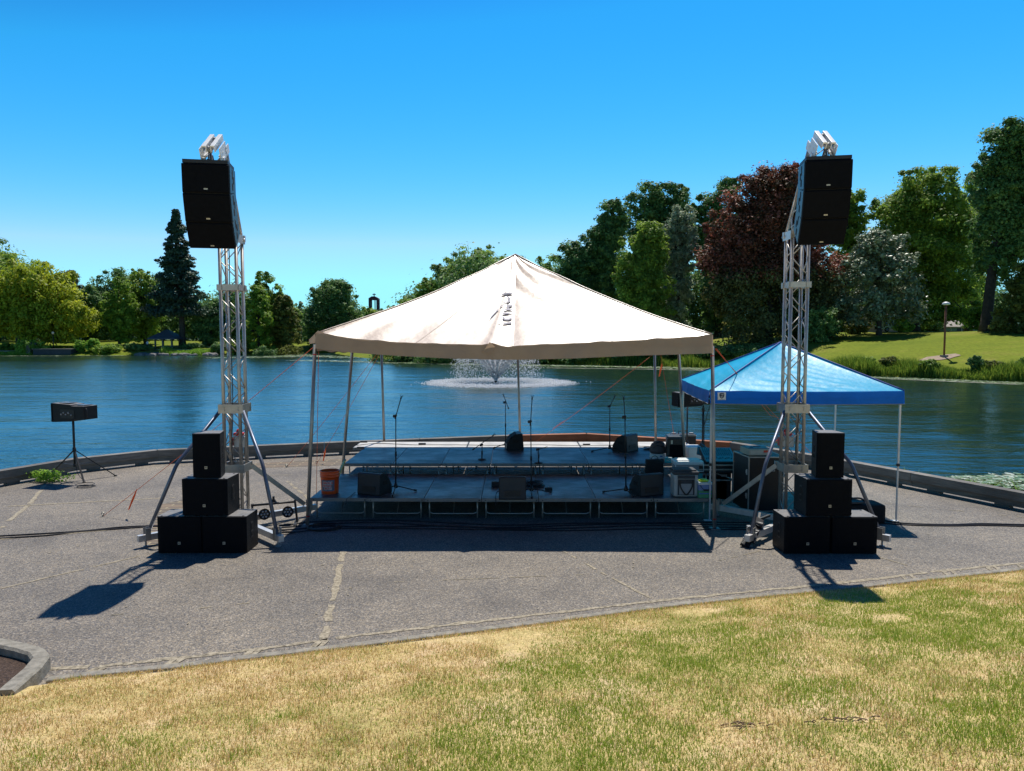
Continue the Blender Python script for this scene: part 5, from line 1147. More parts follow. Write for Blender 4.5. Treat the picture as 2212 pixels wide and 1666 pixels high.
sidefill('black side fill speaker on a tripod, partly behind the blue canopy', 1517, 1010, 1456, 1545, 847, 878, 15.2, R(10), lab2='black tripod stand under the speaker behind the blue canopy', feet=[(-.4, .1), (.3, -.3), (.35, .3)])
Fp = Vector((W(1484, 940, 15.9).x, 15.9, 0)); T = empty('spare_stand', Fp, 'black tripod pole left of the stand behind the blue canopy', 'speaker stand')
mb = MB(); mb.tube([Fp + Vector((0, 0, .3)), Fp + Vector((0, 0, W(1484, 876, 15.9).z))], .018, 8); mb.build('pole', M['black'], T)
for q in ((-.35, .1), (.2, -.3), (.25, .25)): mb = MB(); mb.bar(Fp + Vector((0, 0, .6)), Fp + Vector((*q, .01)), .028, .016); mb.build('leg', M['black'], T)
# ------------------------------------------------------------------ mixing desk area
def folding_table(label, x0, x1, y0, y1, h):
    T = empty('folding_table', ((x0 + x1) / 2, (y0 + y1) / 2, 0), label, 'table'); mb = MB(); mb.box(((x0 + x1) / 2, (y0 + y1) / 2, h - .02), (x1 - x0, y1 - y0, .04), None, .008); mb.build('table_top', M['case'], T)
    for x in (x0 + .12, x1 - .12):
        mb = MB(); mb.tube([(x, y0 + .05, h - .04), (x, y0 + .05, 0)], .014, 8); mb.tube([(x, y1 - .05, h - .04), (x, y1 - .05, 0)], .014, 8); mb.tube([(x, y0 + .05, .38), (x, y1 - .05, .38)], .01, 6); mb.build('leg_frame', M['alu'], T)
    mb = MB(); mb.tube([(x0 + .12, y0 + .06, .38), (x1 - .12, y0 + .06, .38)], .01, 6); mb.tube([(x0 + .3, y0 + .06, h - .05), (x1 - .12, y0 + .06, .4)], .008, 6); mb.build('cross_brace', M['alu'], T)
tx0 = W(1512, 1010, 12.3).x; tx1 = W(1600, 1010, 12.3).x; th_ = W(1560, 1018, 12.3).z
folding_table('black folding table carrying the mixing desk under the blue canopy', tx0, tx1, 12.3, 13.0, th_)
zt0 = th_ + .002
c = Vector(((tx0 + tx1) / 2, 12.62, zt0)); T = empty('mixing_desk', c, 'black and blue mixing desk sloping in its flight case on the folding table', 'mixing desk')
mb = MB(); mb.box(c + Vector((0, 0, .055)), (.7, .56, .11), None, .008); cs = mb.build('flight_case_base', M['case'], T)
for z in (.018, .095): mb = MB(); mb.box(c + Vector((0, -.283, z)), (.705, .008, .022)); mb.box(c + Vector((0, -.0, z)), (.712, .55, .018)); mb.build('case_edge', M['alu'], cs)
mx = .06; q0 = c + Vector((.02, -.24, .13)); sl = R(22)
mb = MB(); mb.box(c + Vector((.05, 0, .2)), (.56, .5, .07), (sl, 0, 0), .012); mb.build('console_body', M['black'], T)
mb = MB(); mb.box(c + Vector((.05, -.014, .237)), (.54, .47, .006), (sl, 0, 0)); pn = mb.build('control_panel', pm('slate_blue_panel', (0.06, 0.1, 0.17), 0.3, 0, .1, 10), T)
mr = Euler((sl, 0, 0)).to_matrix(); mb = MB()
for i in range(14):
    for j in range(5): mb.lathe([(0, 0), (.009, 0), (.007, .012), (0, .012)], c + Vector((.05, -.014, .237)) + mr @ Vector((-.24 + i * .036, -.02 + j * .05, .003)), 6, rot=mr)
    mb.box(c + Vector((.05, -.014, .237)) + mr @ Vector((-.24 + i * .036, -.14 + .05 * ((i * 7) % 3) / 3, .008)), (.012, .024, .01), mr)
mb.build('control_knobs', M['black'], pn)
c = W(1522, 985, 12.9); c.z = zt0; T = empty('monitor_screen', c, 'dark tilted screen standing left of the mixing desk', 'screen')
mb = MB(); mb.box(c + Vector((0, .05, .22)), (.26, .02, .17), (R(-38), R(18), 0), .006); sc_ = mb.build('display', pm('grey_blue_display', (0.04, 0.07, 0.12), 0.25, 0, .05, 6), T)
mb = MB(); mb.tube([c + Vector((0, .08, .2)), c + Vector((0, .12, .01))], .012, 6); mb.box(c + Vector((0, .1, .008)), (.16, .12, .014)); mb.build('foot', M['black'], T)
mb = MB(); mb.tube([c + Vector((-.06, .12, .36)), c + Vector((.16, .02, .2))], .03, 10); mb.build('speaker_bar', pm('dark_slate', (0.03, 0.045, 0.06), 0.3), T)
# audio outboard boxes under the table
for i, (x_, z_, w2, h2) in enumerate(((tx0 + .35, .0, .42, .42), (tx1 - .2, 0, .26, .5))):
    c = Vector((x_, 12.75, z_)); T = empty('equipment_crate', c, ['wide black equipment crate under the mixing desk table', 'narrow black equipment crate under the right end of the mixing desk table'][i], 'crate', 'black crates under the mixing desk table'); mb = MB(); mb.box(c + Vector((0, 0, h2 / 2)), (w2, .34, h2), None, .012); mb.build('crate_body', M['case'], T)
    mb = MB(); mb.box(c + Vector((0, -.172, h2 - .08)), (w2 * .4, .006, .04)); mb.build('handle', M['grey'], T)
# tall rack
rx0 = W(1615.5, 1111, 11.45).x; rx1 = W(1690, 1111, 11.45).x; rz_ = W(1640, 988, 11.45).z; gy = 11.45
c = Vector(((rx0 + rx1) / 2, gy + .3, 0)); T = empty('flight_case', c, 'tall black flight case with aluminium edges beside the right tower', 'flight case')
mb = MB(); sk = -.06; mb.add([(rx0, gy, .06), (rx1, gy, .06), (rx1 + sk * 0, gy + .6, .06), (rx0 + sk, gy + .6, .06), (rx0, gy, rz_), (rx1, gy, rz_), (rx1, gy + .6, rz_), (rx0 + sk, gy + .6, rz_)], [(0, 1, 2, 3), (4, 5, 6, 7), (0, 1, 5, 4), (1, 2, 6, 5), (2, 3, 7, 6), (3, 0, 4, 7)]); body = mb.build('case_body', M['case'], T)
mb = MB(); e = .012
for a, b_ in (((rx0, gy, .06), (rx0, gy, rz_)), ((rx1, gy, .06), (rx1, gy, rz_)), ((rx0 + sk, gy + .6, .06), (rx0 + sk, gy + .6, rz_)), ((rx0, gy, .06), (rx1, gy, .06)), ((rx0, gy, rz_), (rx1, gy, rz_)), ((rx0, gy, rz_), (rx0 + sk, gy + .6, rz_)), ((rx1, gy, rz_), (rx1, gy + .6, rz_)), ((rx0 + sk, gy + .6, rz_), (rx1, gy + .6, rz_))): mb.bar(a, b_, e * 1.5, e * 1.5, (1, 0, 0) if a[0] == b_[0] else (0, 0, 1))
mb.build('aluminium_edging', M['alu'], T)
for z in (.3, rz_ - .25):
    mb = MB(); mb.box((rx0 - .005, gy + .12, z), (.014, .07, .05)); mb.box((rx0 - .012, gy + .06, z), (.02, .03, .09), None, .005); mb.build('butterfly_latch', M['alu_bright'], T)
mb = MB(); mb.tube([(rx1 - .15, gy - .012, rz_ - .05), (rx1 - .15, gy - .02, rz_ - .22), (rx1 - .28, gy - .02, rz_ - .22)], .007, 6); mb.build('door_bar', M['alu_bright'], T)
for x in (rx0 + .06, rx1 - .06):
    for y in (gy + .07, gy + .53): mb = MB(); mb.lathe([(0, -.014), (.028, -.014), (.028, .014), (0, .014)], (x, y, .028), 12, rot=Matrix.Rotation(R(90), 3, 'Y')); mb.box((x, y, .052), (.05, .05, .012)); mb.build('castor', M['rubber'], T)
c = Vector((rx0 + .19, gy + .25, rz_ + .012)); T = empty('white_device', c, 'low white electronic device with a red label on the tall flight case', 'electronic device')
mb = MB(); mb.box(c + Vector((0, 0, .055)), (.38, .36, .1), (0, 0, R(4)), .006); dv = mb.build('device_body', pm('cream_metal', (0.36, 0.35, 0.29), 0.5), T)
mr = Euler((0, 0, R(4))).to_matrix()
mb = MB(); mb.box(c + mr @ Vector((.1, -.182, .07)), (.09, .004, .035), mr); mb.build('red_label', M['red'], dv)
mb = MB(); mb.box(c + mr @ Vector((-.06, -.1815, .055)), (.2, .003, .06), mr); mb.build('pale_panel', pm('cream_panel', (0.42, 0.41, 0.36), 0.5), dv)
mb = MB(); mb.box(c + Vector((0, 0, .112)), (.34, .3, .012), mr); mb.box(c + mr @ Vector((.02, .02, .125)), (.12, .04, .02), mr, .005); mb.box(c + mr @ Vector((-.1, -.05, .125)), (.05, .04, .02), mr, .005); mb.build('top_panel', pm('blue_grey_top', (0.08, 0.13, 0.18), 0.4), T)
# bag behind the right stack
c = Vector((W(1850, 1130, 10.9).x, 10.95, 0)); T = empty('equipment_bag', c, 'long black equipment bag on the paving behind the right subwoofer stack', 'equipment bag')
mb = MB(); mb.box(c + Vector((.03, .1, .15)), (.8, .4, .3), None, .05); mb.build('bag_body', M['dkfab'], T)
mb = MB(); mb.tube(smooth_path([c + Vector((-.1, .08, .3)), c + Vector((-.02, .08, .36)), c + Vector((.12, .08, .36)), c + Vector((.2, .08, .3))], 4), .014, 6); mb.build('carry_handle', M['black'], T)
mb = MB(); mb.box(c + Vector((-.05, .0, .33)), (.3, .2, .03), (0, 0, .2), .01); mb.build('folded_strap', M['dkgrey'], T)
# ------------------------------------------------------------------ leaf clouds
def leaves(C, Rr, nper, size, r, flat=0.0, droop=0.0, up=0.35):
    """C: (n,3) clump centres, Rr: (n,3) clump radii; returns verts, faces, tone"""
    n = len(C); idx = np.repeat(np.arange(n), nper); m = len(idx)
    d = r.normal(size=(m, 3)); d /= np.linalg.norm(d, axis=1)[:, None]; rad = r.random(m) ** .33 * (1 + .38 * np.abs(r.normal(size=m)))
    P_ = C[idx] + d * Rr[idx] * rad[:, None]
    nrm = d + r.normal(size=(m, 3)) * .42 + np.array([0, 0, up + .25]); nrm /= np.linalg.norm(nrm, axis=1)[:, None]
    a = np.cross(nrm, r.normal(size=(m, 3))); a /= np.linalg.norm(a, axis=1)[:, None]; b_ = np.cross(nrm, a)
    if droop: a[:, 2] -= droop; a /= np.linalg.norm(a, axis=1)[:, None]
    s = size * (.55 + .9 * r.random(m))[:, None]
    V = np.stack([P_ - a * s * .5, P_ + b_ * s * .32 - nrm * s * .06, P_ + a * s * .5, P_ - b_ * s * .32 - nrm * s * .06], 1).reshape(-1, 3)
    Fc = np.arange(m * 4).reshape(-1, 4)
    ct = r.random(n)[idx]; tone = np.clip(ct * .65 + r.random(m) * .5 - .07, 0, 1)
    return V, Fc, tone
LEAF = {
 'willow': attr_mat('willow_leaves', [(0.214, 0.273, 0.023), (0.392, 0.461, 0.031), (0.642, 0.648, 0.046)], .45),
 'mid': attr_mat('maple_leaves', [(0.107, 0.196, 0.034), (0.238, 0.361, 0.051), (0.477, 0.624, 0.081)], .5),
 'bright': attr_mat('sunny_leaves', [(0.107, 0.197, 0.021), (0.214, 0.353, 0.034), (0.406, 0.549, 0.059)], .45),
 'dark': attr_mat('dark_leaves', [(0.055, 0.126, 0.042), (0.131, 0.256, 0.067), (0.331, 0.469, 0.134)], .42),
 'spruce': attr_mat('spruce_needles', [(0.019, 0.043, 0.030), (0.040, 0.078, 0.043), (0.097, 0.157, 0.084)], .1),
 'grey': attr_mat('grey_green_leaves', [(0.140, 0.211, 0.129), (0.283, 0.352, 0.194), (0.611, 0.659, 0.431)], .35),
 'brown': attr_mat('olive_brown_leaves', [(0.078, 0.093, 0.031), (0.155, 0.155, 0.054), (0.264, 0.232, 0.093)], .3),
 'copper': attr_mat('copper_leaves', [(0.038, 0.035, 0.017), (0.113, 0.061, 0.028), (0.324, 0.105, 0.064), (0.465, 0.141, 0.100)], .35),
 'copper_low': attr_mat('copper_green_leaves', [(0.051, 0.065, 0.031), (0.136, 0.148, 0.045), (0.305, 0.278, 0.089)], .3),
 'magnolia': attr_mat('glossy_grey_leaves', [(0.074, 0.102, 0.052), (0.161, 0.219, 0.105), (0.381, 0.438, 0.263)], .15, .4, .45),
 'olive': attr_mat('olive_leaves', [(0.093, 0.124, 0.023), (0.186, 0.217, 0.039), (0.310, 0.310, 0.078)], .5),
 'reed': attr_mat('reed_blades', [(0.060, 0.131, 0.019), (0.161, 0.278, 0.031), (0.403, 0.484, 0.062)], .5),
 'weed': attr_mat('weed_leaves', [(0.155, 0.310, 0.039), (0.310, 0.527, 0.062), (0.496, 0.698, 0.109)], .5),
}
TREE_N = [0]
def tree(name, label, pxl, pxr, ptop, D, kind, cat='tree', group=None, base_frac=.12, shape='round', nclump=110, nper=95, size=.42, trunk=None, lobes=None, dz=0.0, low=None, seed=None, openness=0.0, trunk_r=None, mix=None):
    """crown from pixel extents at distance D, on the terrain"""
    seed = seed or TREE_N[0] * 13 + 5; TREE_N[0] += 1; r = np.random.default_rng(seed); nclump = int(nclump * (1.9 if shape == 'lobes' else 1.45))
    A = W(pxl, ptop, D); B_ = W(pxr, ptop, D); top = A.z; x0, x1 = A.x, B_.x; cx_, wd = (x0 + x1) / 2, (x1 - x0)
    bx = cx_ if trunk is None else W(trunk, ptop, D).x; bz = tz(bx, D) + dz; ht = top - bz
    zl = bz + ht * base_frac if low is None else W(pxl, low, D).z
    T = empty(name, (bx, D, bz - .1), label, cat, group)
    CC, RR = [], []; ch = top - zl; rad = wd / 2
    if shape == 'round':
        for _ in range(nclump):
            u = r.normal(size=3); u /= np.linalg.norm(u); q = .86 if r.random() < .62 else r.random() ** .5 * .8
            p = np.array([cx_ + u[0] * rad * q, D + u[1] * rad * q * .9, (zl + top) / 2 + u[2] * ch / 2 * q])
            # fuller towards the lower middle, rounded top
            s = rad * (.11 + .15 * r.random()) ; CC.append(p); RR.append([s, s, s * .75])
    elif shape == 'lobes':
        L = lobes or [(0, 0, 1)]
        for _ in range(nclump):
            lx, lz, ls = L[r.integers(len(L))]; u = r.normal(size=3); u /= np.linalg.norm(u); q = .85 if r.random() < .8 else r.random() ** .5 * .8
            p = np.array([cx_ + lx * rad + u[0] * rad * ls * q, D + u[1] * rad * ls * .9 * q, zl + (lz) * ch + u[2] * ch * .5 * ls * q]); s = rad * (.08 + .14 * r.random()) * (.6 + .5 * ls); p[2] = max(p[2], zl + s * .5); p[2] = min(p[2], top - s * .5)
            CC.append(p); RR.append([s, s, s * .75])
    elif shape == 'cone':
        for _ in range(nclump):
            f = r.random() ** 1.35; rr_ = rad * (1 - f) ** .9 * (.82 + .25 * math.sin(f * 40)) + .25; a = r.random() * 6.28; q = .55 + .5 * r.random()
            p = np.array([cx_ + math.cos(a) * rr_ * q, D + math.sin(a) * rr_ * q, zl + f * ch]); s = rad * (.10 + .07 * r.random()) * (1 - f * .8); CC.append(p); RR.append([s * 1.3, s * 1.3, s * .55])
    elif shape == 'spread':      # widest low, domed
        for _ in range(nclump):
            f = r.random(); prof = math.sqrt(max(0, 1 - (f ** 1.6))) * (.75 + .25 * min(1, f * 4)); a = r.random() * 6.28; q = .9 if r.random() < .7 else r.random() ** .5 * .85
            p = np.array([cx_ + math.cos(a) * rad * prof * q, D + math.sin(a) * rad * prof * q * .9, zl + f * ch * .97]); s = rad * (.09 + .13 * r.random()); CC.append(p); RR.append([s, s, s * .75])
    C = np.array(CC); Rv = np.array(RR)
    if shape != 'cone':      # uneven, billowing outline
        ctr = C.mean(0); dv = C - ctr; th = np.arctan2(dv[:, 1], dv[:, 0]); ph = np.arctan2(dv[:, 2], np.hypot(dv[:, 0], dv[:, 1])); k0 = seed % 7
        fac = 1 + .13 * np.sin(3 * th + k0) * np.cos(2 * ph + k0) + .09 * np.sin(7 * ph + 5 * th + k0 * 2) + .07 * np.cos(11 * ph - 4 * th)
        C = ctr + dv * fac[:, None]; C[:, 2] = np.clip(C[:, 2], zl + .1, top)
    if shape != 'cone':      # sprigs that break the outline
        k_ = r.integers(len(C), size=len(C) // 3); ctr = C.mean(0); dv = C[k_] - ctr; nl = np.linalg.norm(dv, axis=1)[:, None] + 1e-6; C2 = C[k_] + dv / nl * Rv[k_][:, :1] * (.8 + .5 * r.random((len(k_), 1))) + r.normal(size=(len(k_), 3)) * rad * .03
        C = np.concatenate([C, C2]); Rv = np.concatenate([Rv, Rv[k_] * .38]); C[:, 2] = np.maximum(C[:, 2], zl + .1)
    fl = r.integers(len(C), size=len(C) // 6); pr2 = C[fl] * .5 + C[r.permutation(fl)] * .5; C = np.concatenate([C, pr2]); Rv = np.concatenate([Rv, Rv[fl] * 1.15]); nper = int(nper * .8)
    C[:, 2] = np.minimum(C[:, 2], top - Rv[:, 2] * .6)
    V, Fc, tone = leaves(C, Rv, nper, size, r, droop=.8 if kind == 'willow' else (.5 if shape == 'cone' else 0))
    if mix:
        zc = V.reshape(-1, 4, 3).mean(1)[:, 2]; lowm = zc < bz + ht * (mix[1] + .12 * (r.random(len(zc)) - .5)); 
        np_mesh('crown', V.reshape(-1, 4, 3)[~lowm].reshape(-1, 3), np.arange((~lowm).sum() * 4).reshape(-1, 4), LEAF[kind], tone[~lowm], parent=T)
        np_mesh('lower_crown', V.reshape(-1, 4, 3)[lowm].reshape(-1, 3), np.arange(lowm.sum() * 4).reshape(-1, 4), LEAF[mix[0]], tone[lowm], parent=T)
    else: np_mesh('crown', V, Fc, LEAF[kind], tone, parent=T)
    mb = MB(); tr = trunk_r or max(.14, ht * .022); p0 = Vector((bx, D, bz - .3)); p1 = Vector((bx + (cx_ - bx) * .15, D, bz + ht * .35)); p2 = Vector((bx + (cx_ - bx) * .6, D, zl + ch * .8))
    mb.tube([p0, p0 + Vector((0, 0, .5 + ht * .03)), p1, p2], [tr * 1.5, tr, tr * .75, tr * .2], 8)
    for k in np.linspace(0, len(C) - 1, 16).astype(int):
        e = Vector(C[k]); s0 = p1.lerp(p2, min(.9, max(0, (e.z - p1.z) / max(.1, p2.z - p1.z) * .5))); mb.tube([s0, s0.lerp(e, .5) + Vector((0, 0, ht * .03)), e], [tr * .42, tr * .26, tr * .1], 5)
    mb.build('trunk', M['bark'], T)
    return T
GL, GR_, GM = 'trees on the left bank', 'trees on the right bank', 'trees at the far end of the lake'
tree('deciduous_tree', 'large grey green tree rising behind the yellow willow at the far left', -150, 118, 512, 176, 'mid', group=GL, nclump=170, nper=110, size=.6, base_frac=.1, shape='lobes', lobes=[(-.3, .62, .7), (.35, .42, .6), (0, .4, .8)])
tree('willow_tree', 'bright yellow green willow leaning over the left shore', -70, 168, 566, 151, 'willow', group=GL, trunk=30, low=735, nclump=170, nper=130, size=.6, shape='lobes', lobes=[(-.5, .6, .6), (.1, .68, .6), (.45, .55, .55), (.62, .3, .5), (.3, .25, .55), (-.3, .35, .6)])
tree('deciduous_tree', 'olive brown tree between the yellow willow and the dark trees', 112, 188, 584, 186, 'brown', group=GL, nclump=90, nper=80, size=.55, shape='spread')
tree('deciduous_tree', 'low dark tree left of the maples by the gazebo', 150, 238, 618, 172, 'dark', group=GL, nclump=110, nper=90, size=.55, base_frac=.04)
tree('deciduous_tree', 'dark round topped tree behind the sunlit maple', 196, 298, 578, 178, 'dark', group=GL, nclump=120, nper=90, size=.55, base_frac=.05)
tree('maple_tree', 'sunlit maple with bare lower trunk left of the gazebo', 216, 300, 600, 154, 'bright', group=GL, trunk=253, low=738, nclump=130, nper=90, size=.5, shape='lobes', lobes=[(0, .6, .75), (.4, .4, .55), (-.45, .45, .5), (0, .2, .5)])
tree('maple_tree', 'mid green maple behind the gazebo beside the tall spruce', 266, 352, 576, 160, 'mid', group=GL, low=735, nclump=130, nper=90, size=.5)
tree('spruce_tree', 'tall dark spruce with a pointed top beside the gazebo', 318, 440, 452, 152, 'spruce', group=GL, trunk=386, low=680, shape='cone', nclump=420, nper=70, size=.5, trunk_r=.62)
tree('deciduous_tree', 'dark green tree right of the spruce, behind the left tower', 404, 502, 628, 156, 'dark', group=GL, nclump=130, nper=90, size=.5, base_frac=.03, shape='lobes', lobes=[(-.3, .5, .6), (.3, .55, .6), (0, .3, .7)])
tree('deciduous_tree', 'tall olive tree just right of the left tower', 536, 640, 588, 164, 'mid', group=GL, low=752, nclump=150, nper=100, size=.5, shape='lobes', lobes=[(-.2, .68, .6), (.35, .45, .55), (-.3, .35, .6), (.2, .2, .6)])
tree('deciduous_tree', 'bright green tree in front of the tall olive tree', 520, 592, 618, 150, 'bright', group=GL, low=752, nclump=110, nper=90, size=.45, shape='spread')
tree('willow_tree', 'drooping olive willow at the mouth of the side channel', 578, 650, 640, 153, 'olive', group=GL, low=757, nclump=110, nper=90, size=.5, shape='spread')
tree('deciduous_tree', 'small hazy tree in the gap beyond the side channel', 636, 660, 652, 300, 'grey', group=GM, nclump=40, nper=60, size=.9)
tree('deciduous_tree', 'small green tree beyond the channel below the grey one', 640, 672, 676, 240, 'mid', group=GM, nclump=40, nper=60, size=.7, base_frac=.0)
tree('beech_tree', 'dark dome shaped tree left of the distant church tower', 653, 790, 608, 172, 'dark', group=GM, low=742, nclump=230, nper=110, size=.5, shape='spread')
for i, (a, b_, t_) in enumerate(((772, 830, 664), (812, 872, 660), (850, 905, 640))):
    tree('deciduous_tree', ['distant tree below the church tower', 'distant tree right of the church tower', 'distant green tree behind the left slope of the tent'][i], a, b_, t_, 250, 'mid', group=GM, nclump=60, nper=70, size=.8, base_frac=0)
tree('deciduous_tree', 'bright green tree above the left slope of the beige tent', 862, 975, 596, 128, 'bright', group=GM, nclump=150, nper=100, size=.42, base_frac=.0, shape='lobes', lobes=[(.2, .7, .5), (-.35, .45, .55), (.4, .4, .6), (0, .3, .7)])
tree('deciduous_tree', 'narrow dark tree left of the tent peak', 926, 995, 555, 138, 'dark', group=GM, nclump=100, nper=90, size=.42, base_frac=.0)
tree('deciduous_tree', 'rounded green tree directly left of the tent peak', 950, 1110, 532, 134, 'mid', group=GM, nclump=190, nper=110, size=.42, base_frac=.0)
tree('deciduous_tree', 'dark tree behind the tent peak', 1070, 1165, 549, 190, 'dark', group=GM, nclump=110, nper=90, size=.55, base_frac=0)
tree('deciduous_tree', 'mid green tree just right of the tent peak', 1140, 1236, 554, 180, 'mid', group=GM, nclump=110, nper=90, size=.55, base_frac=0)
tree('deciduous_tree', 'low shaded tree behind the left part of the tent roof', 850, 1010, 660, 108, 'dark', group=GM, nclump=120, nper=90, size=.4, base_frac=0)
tree('deciduous_tree', 'low shaded tree hidden behind the middle of the tent roof', 1000, 1200, 640, 106, 'dark', group=GM, nclump=140, nper=90, size=.4, base_frac=0)
tree('oak_tree', 'dark oak sloping down to the tent roof', 1196, 1300, 512, 112, 'dark', group=GR_, nclump=190, nper=110, size=.38, base_frac=.0)
tree('oak_tree', 'tall dark oak at the left end of the big right hand group', 1242, 1372, 434, 112, 'dark', group=GR_, nclump=230, nper=120, size=.38, base_frac=.0, shape='lobes', lobes=[(.2, .82, .4), (-.2, .6, .5), (.1, .5, .7), (0, .25, .8)])
tree('oak_tree', 'tall round topped oak behind the pale tree', 1345, 1502, 398, 120, 'dark', group=GR_, nclump=250, nper=120, size=.4, base_frac=.0, shape='lobes', lobes=[(-.45, .78, .45), (.1, .82, .42), (.55, .74, .4), (0, .5, .8), (0, .2, .8)])
tree('oak_tree', 'tall dark oak just left of the copper beech', 1492, 1622, 386, 122, 'dark', group=GR_, nclump=210, nper=120, size=.4, base_frac=.05, shape='lobes', lobes=[(.3, .8, .5), (-.45, .68, .45), (0, .5, .7), (0, .2, .6)])
tree('deciduous_tree', 'fresh green tree in front of the oaks behind the tent roof', 1312, 1462, 484, 96, 'mid', group=GR_, nclump=240, nper=110, size=.34, base_frac=.0, shape='lobes', lobes=[(.2, .8, .45), (-.2, .6, .55), (.1, .4, .75), (0, .2, .7)])
tree('poplar_tree', 'airy pale silvery tree in front of the dark oaks', 1402, 1532, 446, 99, 'grey', group=GR_, nclump=170, nper=60, size=.34, base_frac=.1, shape='lobes', lobes=[(.1, .83, .4), (-.25, .68, .4), (.35, .65, .35), (0, .45, .5), (-.1, .25, .5)])
tree('copper_beech', 'huge copper beech with reddish top left of the right tower', 1520, 1820, 366, 92, 'copper', group=GR_, low=742, nclump=480, nper=130, size=.34, shape='lobes', lobes=[(-.0, .8, .42), (.15, .84, .36), (-.35, .62, .45), (-.55, .38, .42), (0, .4, .8), (.45, .4, .5), (0, .2, .8), (.5, .2, .5)], mix=('copper_low', .38))
tree('deciduous_tree', 'green tree showing right of the right hanging speakers', 1780, 1892, 416, 108, 'mid', group=GR_, nclump=170, nper=110, size=.38, base_frac=.02, shape='spread')
tree('linden_tree', 'broad tall green tree behind the lamp post on the lawn', 1884, 2118, 364, 99, 'mid', group=GR_, trunk=1990, low=688, nclump=380, nper=130, size=.36, shape='lobes', lobes=[(.05, .78, .5), (-.5, .62, .42), (.55, .6, .4), (0, .45, .85), (-.2, .22, .75), (.4, .22, .6)])
tree('deciduous_tree', 'sunlit tree between the broad green tree and the tall dark one', 2066, 2146, 370, 112, 'bright', group=GR_, nclump=130, nper=100, size=.4, base_frac=.05)
tree('elm_tree', 'tall dark tree with thick trunk at the right edge', 2098, 2330, 266, 84, 'dark', group=GR_, trunk=2149, low=640, nclump=300, nper=120, size=.34, trunk_r=.62, shape='lobes', lobes=[(-.25, .83, .38), (.3, .8, .5), (-.5, .62, .35), (-.1, .55, .5), (-.35, .32, .5), (.3, .4, .7)])
tree('yew_bush', 'rounded yellowish green conifer at the right edge of the lawn', 2160, 2300, 574, 78, 'olive', group=GR_, low=735, nclump=190, nper=110, size=.28, shape='spread', cat='bush')
tree('magnolia_tree', 'glossy grey leaved magnolia standing on the lawn', 1808, 1996, 502, 88, 'magnolia', group=GR_, trunk=1906, low=694, nclump=150, nper=80, size=.36, shape='spread', trunk_r=.3)
tree('young_tree', 'small light green young tree near the thick trunk', 2096, 2140, 664, 92, 'bright', group=GR_, nclump=50, nper=60, size=.3, base_frac=.08, cat='tree')
tree('shrub', 'dark shrub at the foot of the copper beech', 1736, 1812, 660, 86, 'dark', group='shrubs along the top of the right lawn', nclump=70, nper=80, size=.3, base_frac=0, cat='bush')
tree('shrub', 'shrub between the copper beech and the magnolia trunk', 1830, 1880, 690, 93, 'olive', group='shrubs along the top of the right lawn', nclump=40, nper=60, size=.3, base_frac=0, cat='bush')
tree('shrub', 'yellow green shrub left of the linden trunk', 1935, 1975, 693, 92, 'weed', group='shrubs along the top of the right lawn', nclump=36, nper=60, size=.3, base_frac=0, cat='bush')
tree('shrub', 'shaded undergrowth shrub beneath the broad green tree', 1965, 2036, 676, 108, 'dark', group='shrubs along the top of the right lawn', nclump=90, nper=80, size=.35, base_frac=0, cat='bush')
# left bank bushes
for i, (a, b_, t_, D_2, k_) in enumerate(((32, 98, 736, 144.5, 'weed'), (286, 330, 744, 146, 'dark'), (310 - 40, 300, 742, 146, 'dark'), (340 - 180, 185, 736, 144, 'weed'), (184, 214, 732, 144.5, 'weed'), (200, 250, 748, 143.5, 'bright'), (225, 262, 744, 145, 'mid'), (455, 500, 738, 146, 'dark'), (490, 540, 736, 147, 'mid'), (545, 600, 748, 144, 'dark'), (598, 650, 744, 146, 'olive'), (0, 30, 742, 147, 'mid'), (390, 440, 742, 149, 'dark'), (668, 720, 746, 176, 'bright'))):
    tree('shore_bush', ['bright bush on the left shore beside the concrete dock', 'dark bush behind the terrace left of the gazebo', 'dark bush above the terrace near the person', 'leafy shoot bush right of the concrete dock', 'tall leafy shoot between dock and gazebo terrace', 'low bright bush at the waterline between dock and terrace', 'grey green bush at the left end of the terrace', 'dark bush at the right end of the terrace', 'shaded bush behind the left tower on the shore', 'dark low bush right of the left tower', 'olive bush under the drooping willow', 'bush under the willow at the left edge', 'dark bush right of the spruce trunk', 'bright bush at the end of the side channel'][i], a, b_, t_, D_2, k_, cat='bush', group='bushes on the left shore', nclump=34, nper=55, size=.34, base_frac=0, seed=500 + i)
for i, (a, b_, t_, D_2, k_) in enumerate(((1846, 1888, 772, 69, 'mid'), (1905, 1945, 770, 66, 'olive'), (1990, 2030, 776, 62.5, 'mid'), (2094, 2126, 768, 60.5, 'dark'), (2128, 2165, 780, 59.5, 'olive'), (2196, 2240, 772, 58.5, 'mid'))):
    tree('shore_bush', ['bush at the left end of the reeds by the blue canopy', 'olive bush among the reeds, second from the left', 'green bush in the middle of the right shore reeds', 'dark round bush among the reeds of the right shore', 'low olive bush just right of the dark round bush', 'green bush in the reeds at the right edge'][i], a, b_, t_, D_2, k_, cat='bush', group='bushes among the reeds on the right shore', nclump=40, nper=60, size=.17, base_frac=0, seed=900 + i)
for i in range(9):   # shaded hedge line under the woods
    tree('shore_bush', f'{["first","second","third","fourth","fifth","sixth","seventh","eighth","ninth"][i]} bush from the left along the shaded bank seen under the tent', 800 + i * 95, 915 + i * 95, 742 + (i % 3) * 4, [104, 98, 97, 96, 95, 94, 92, 88, 84][i], 'dark', cat='bush', group='bushes on the shaded middle bank', nclump=60, nper=60, size=.3, base_frac=0, seed=700 + i)
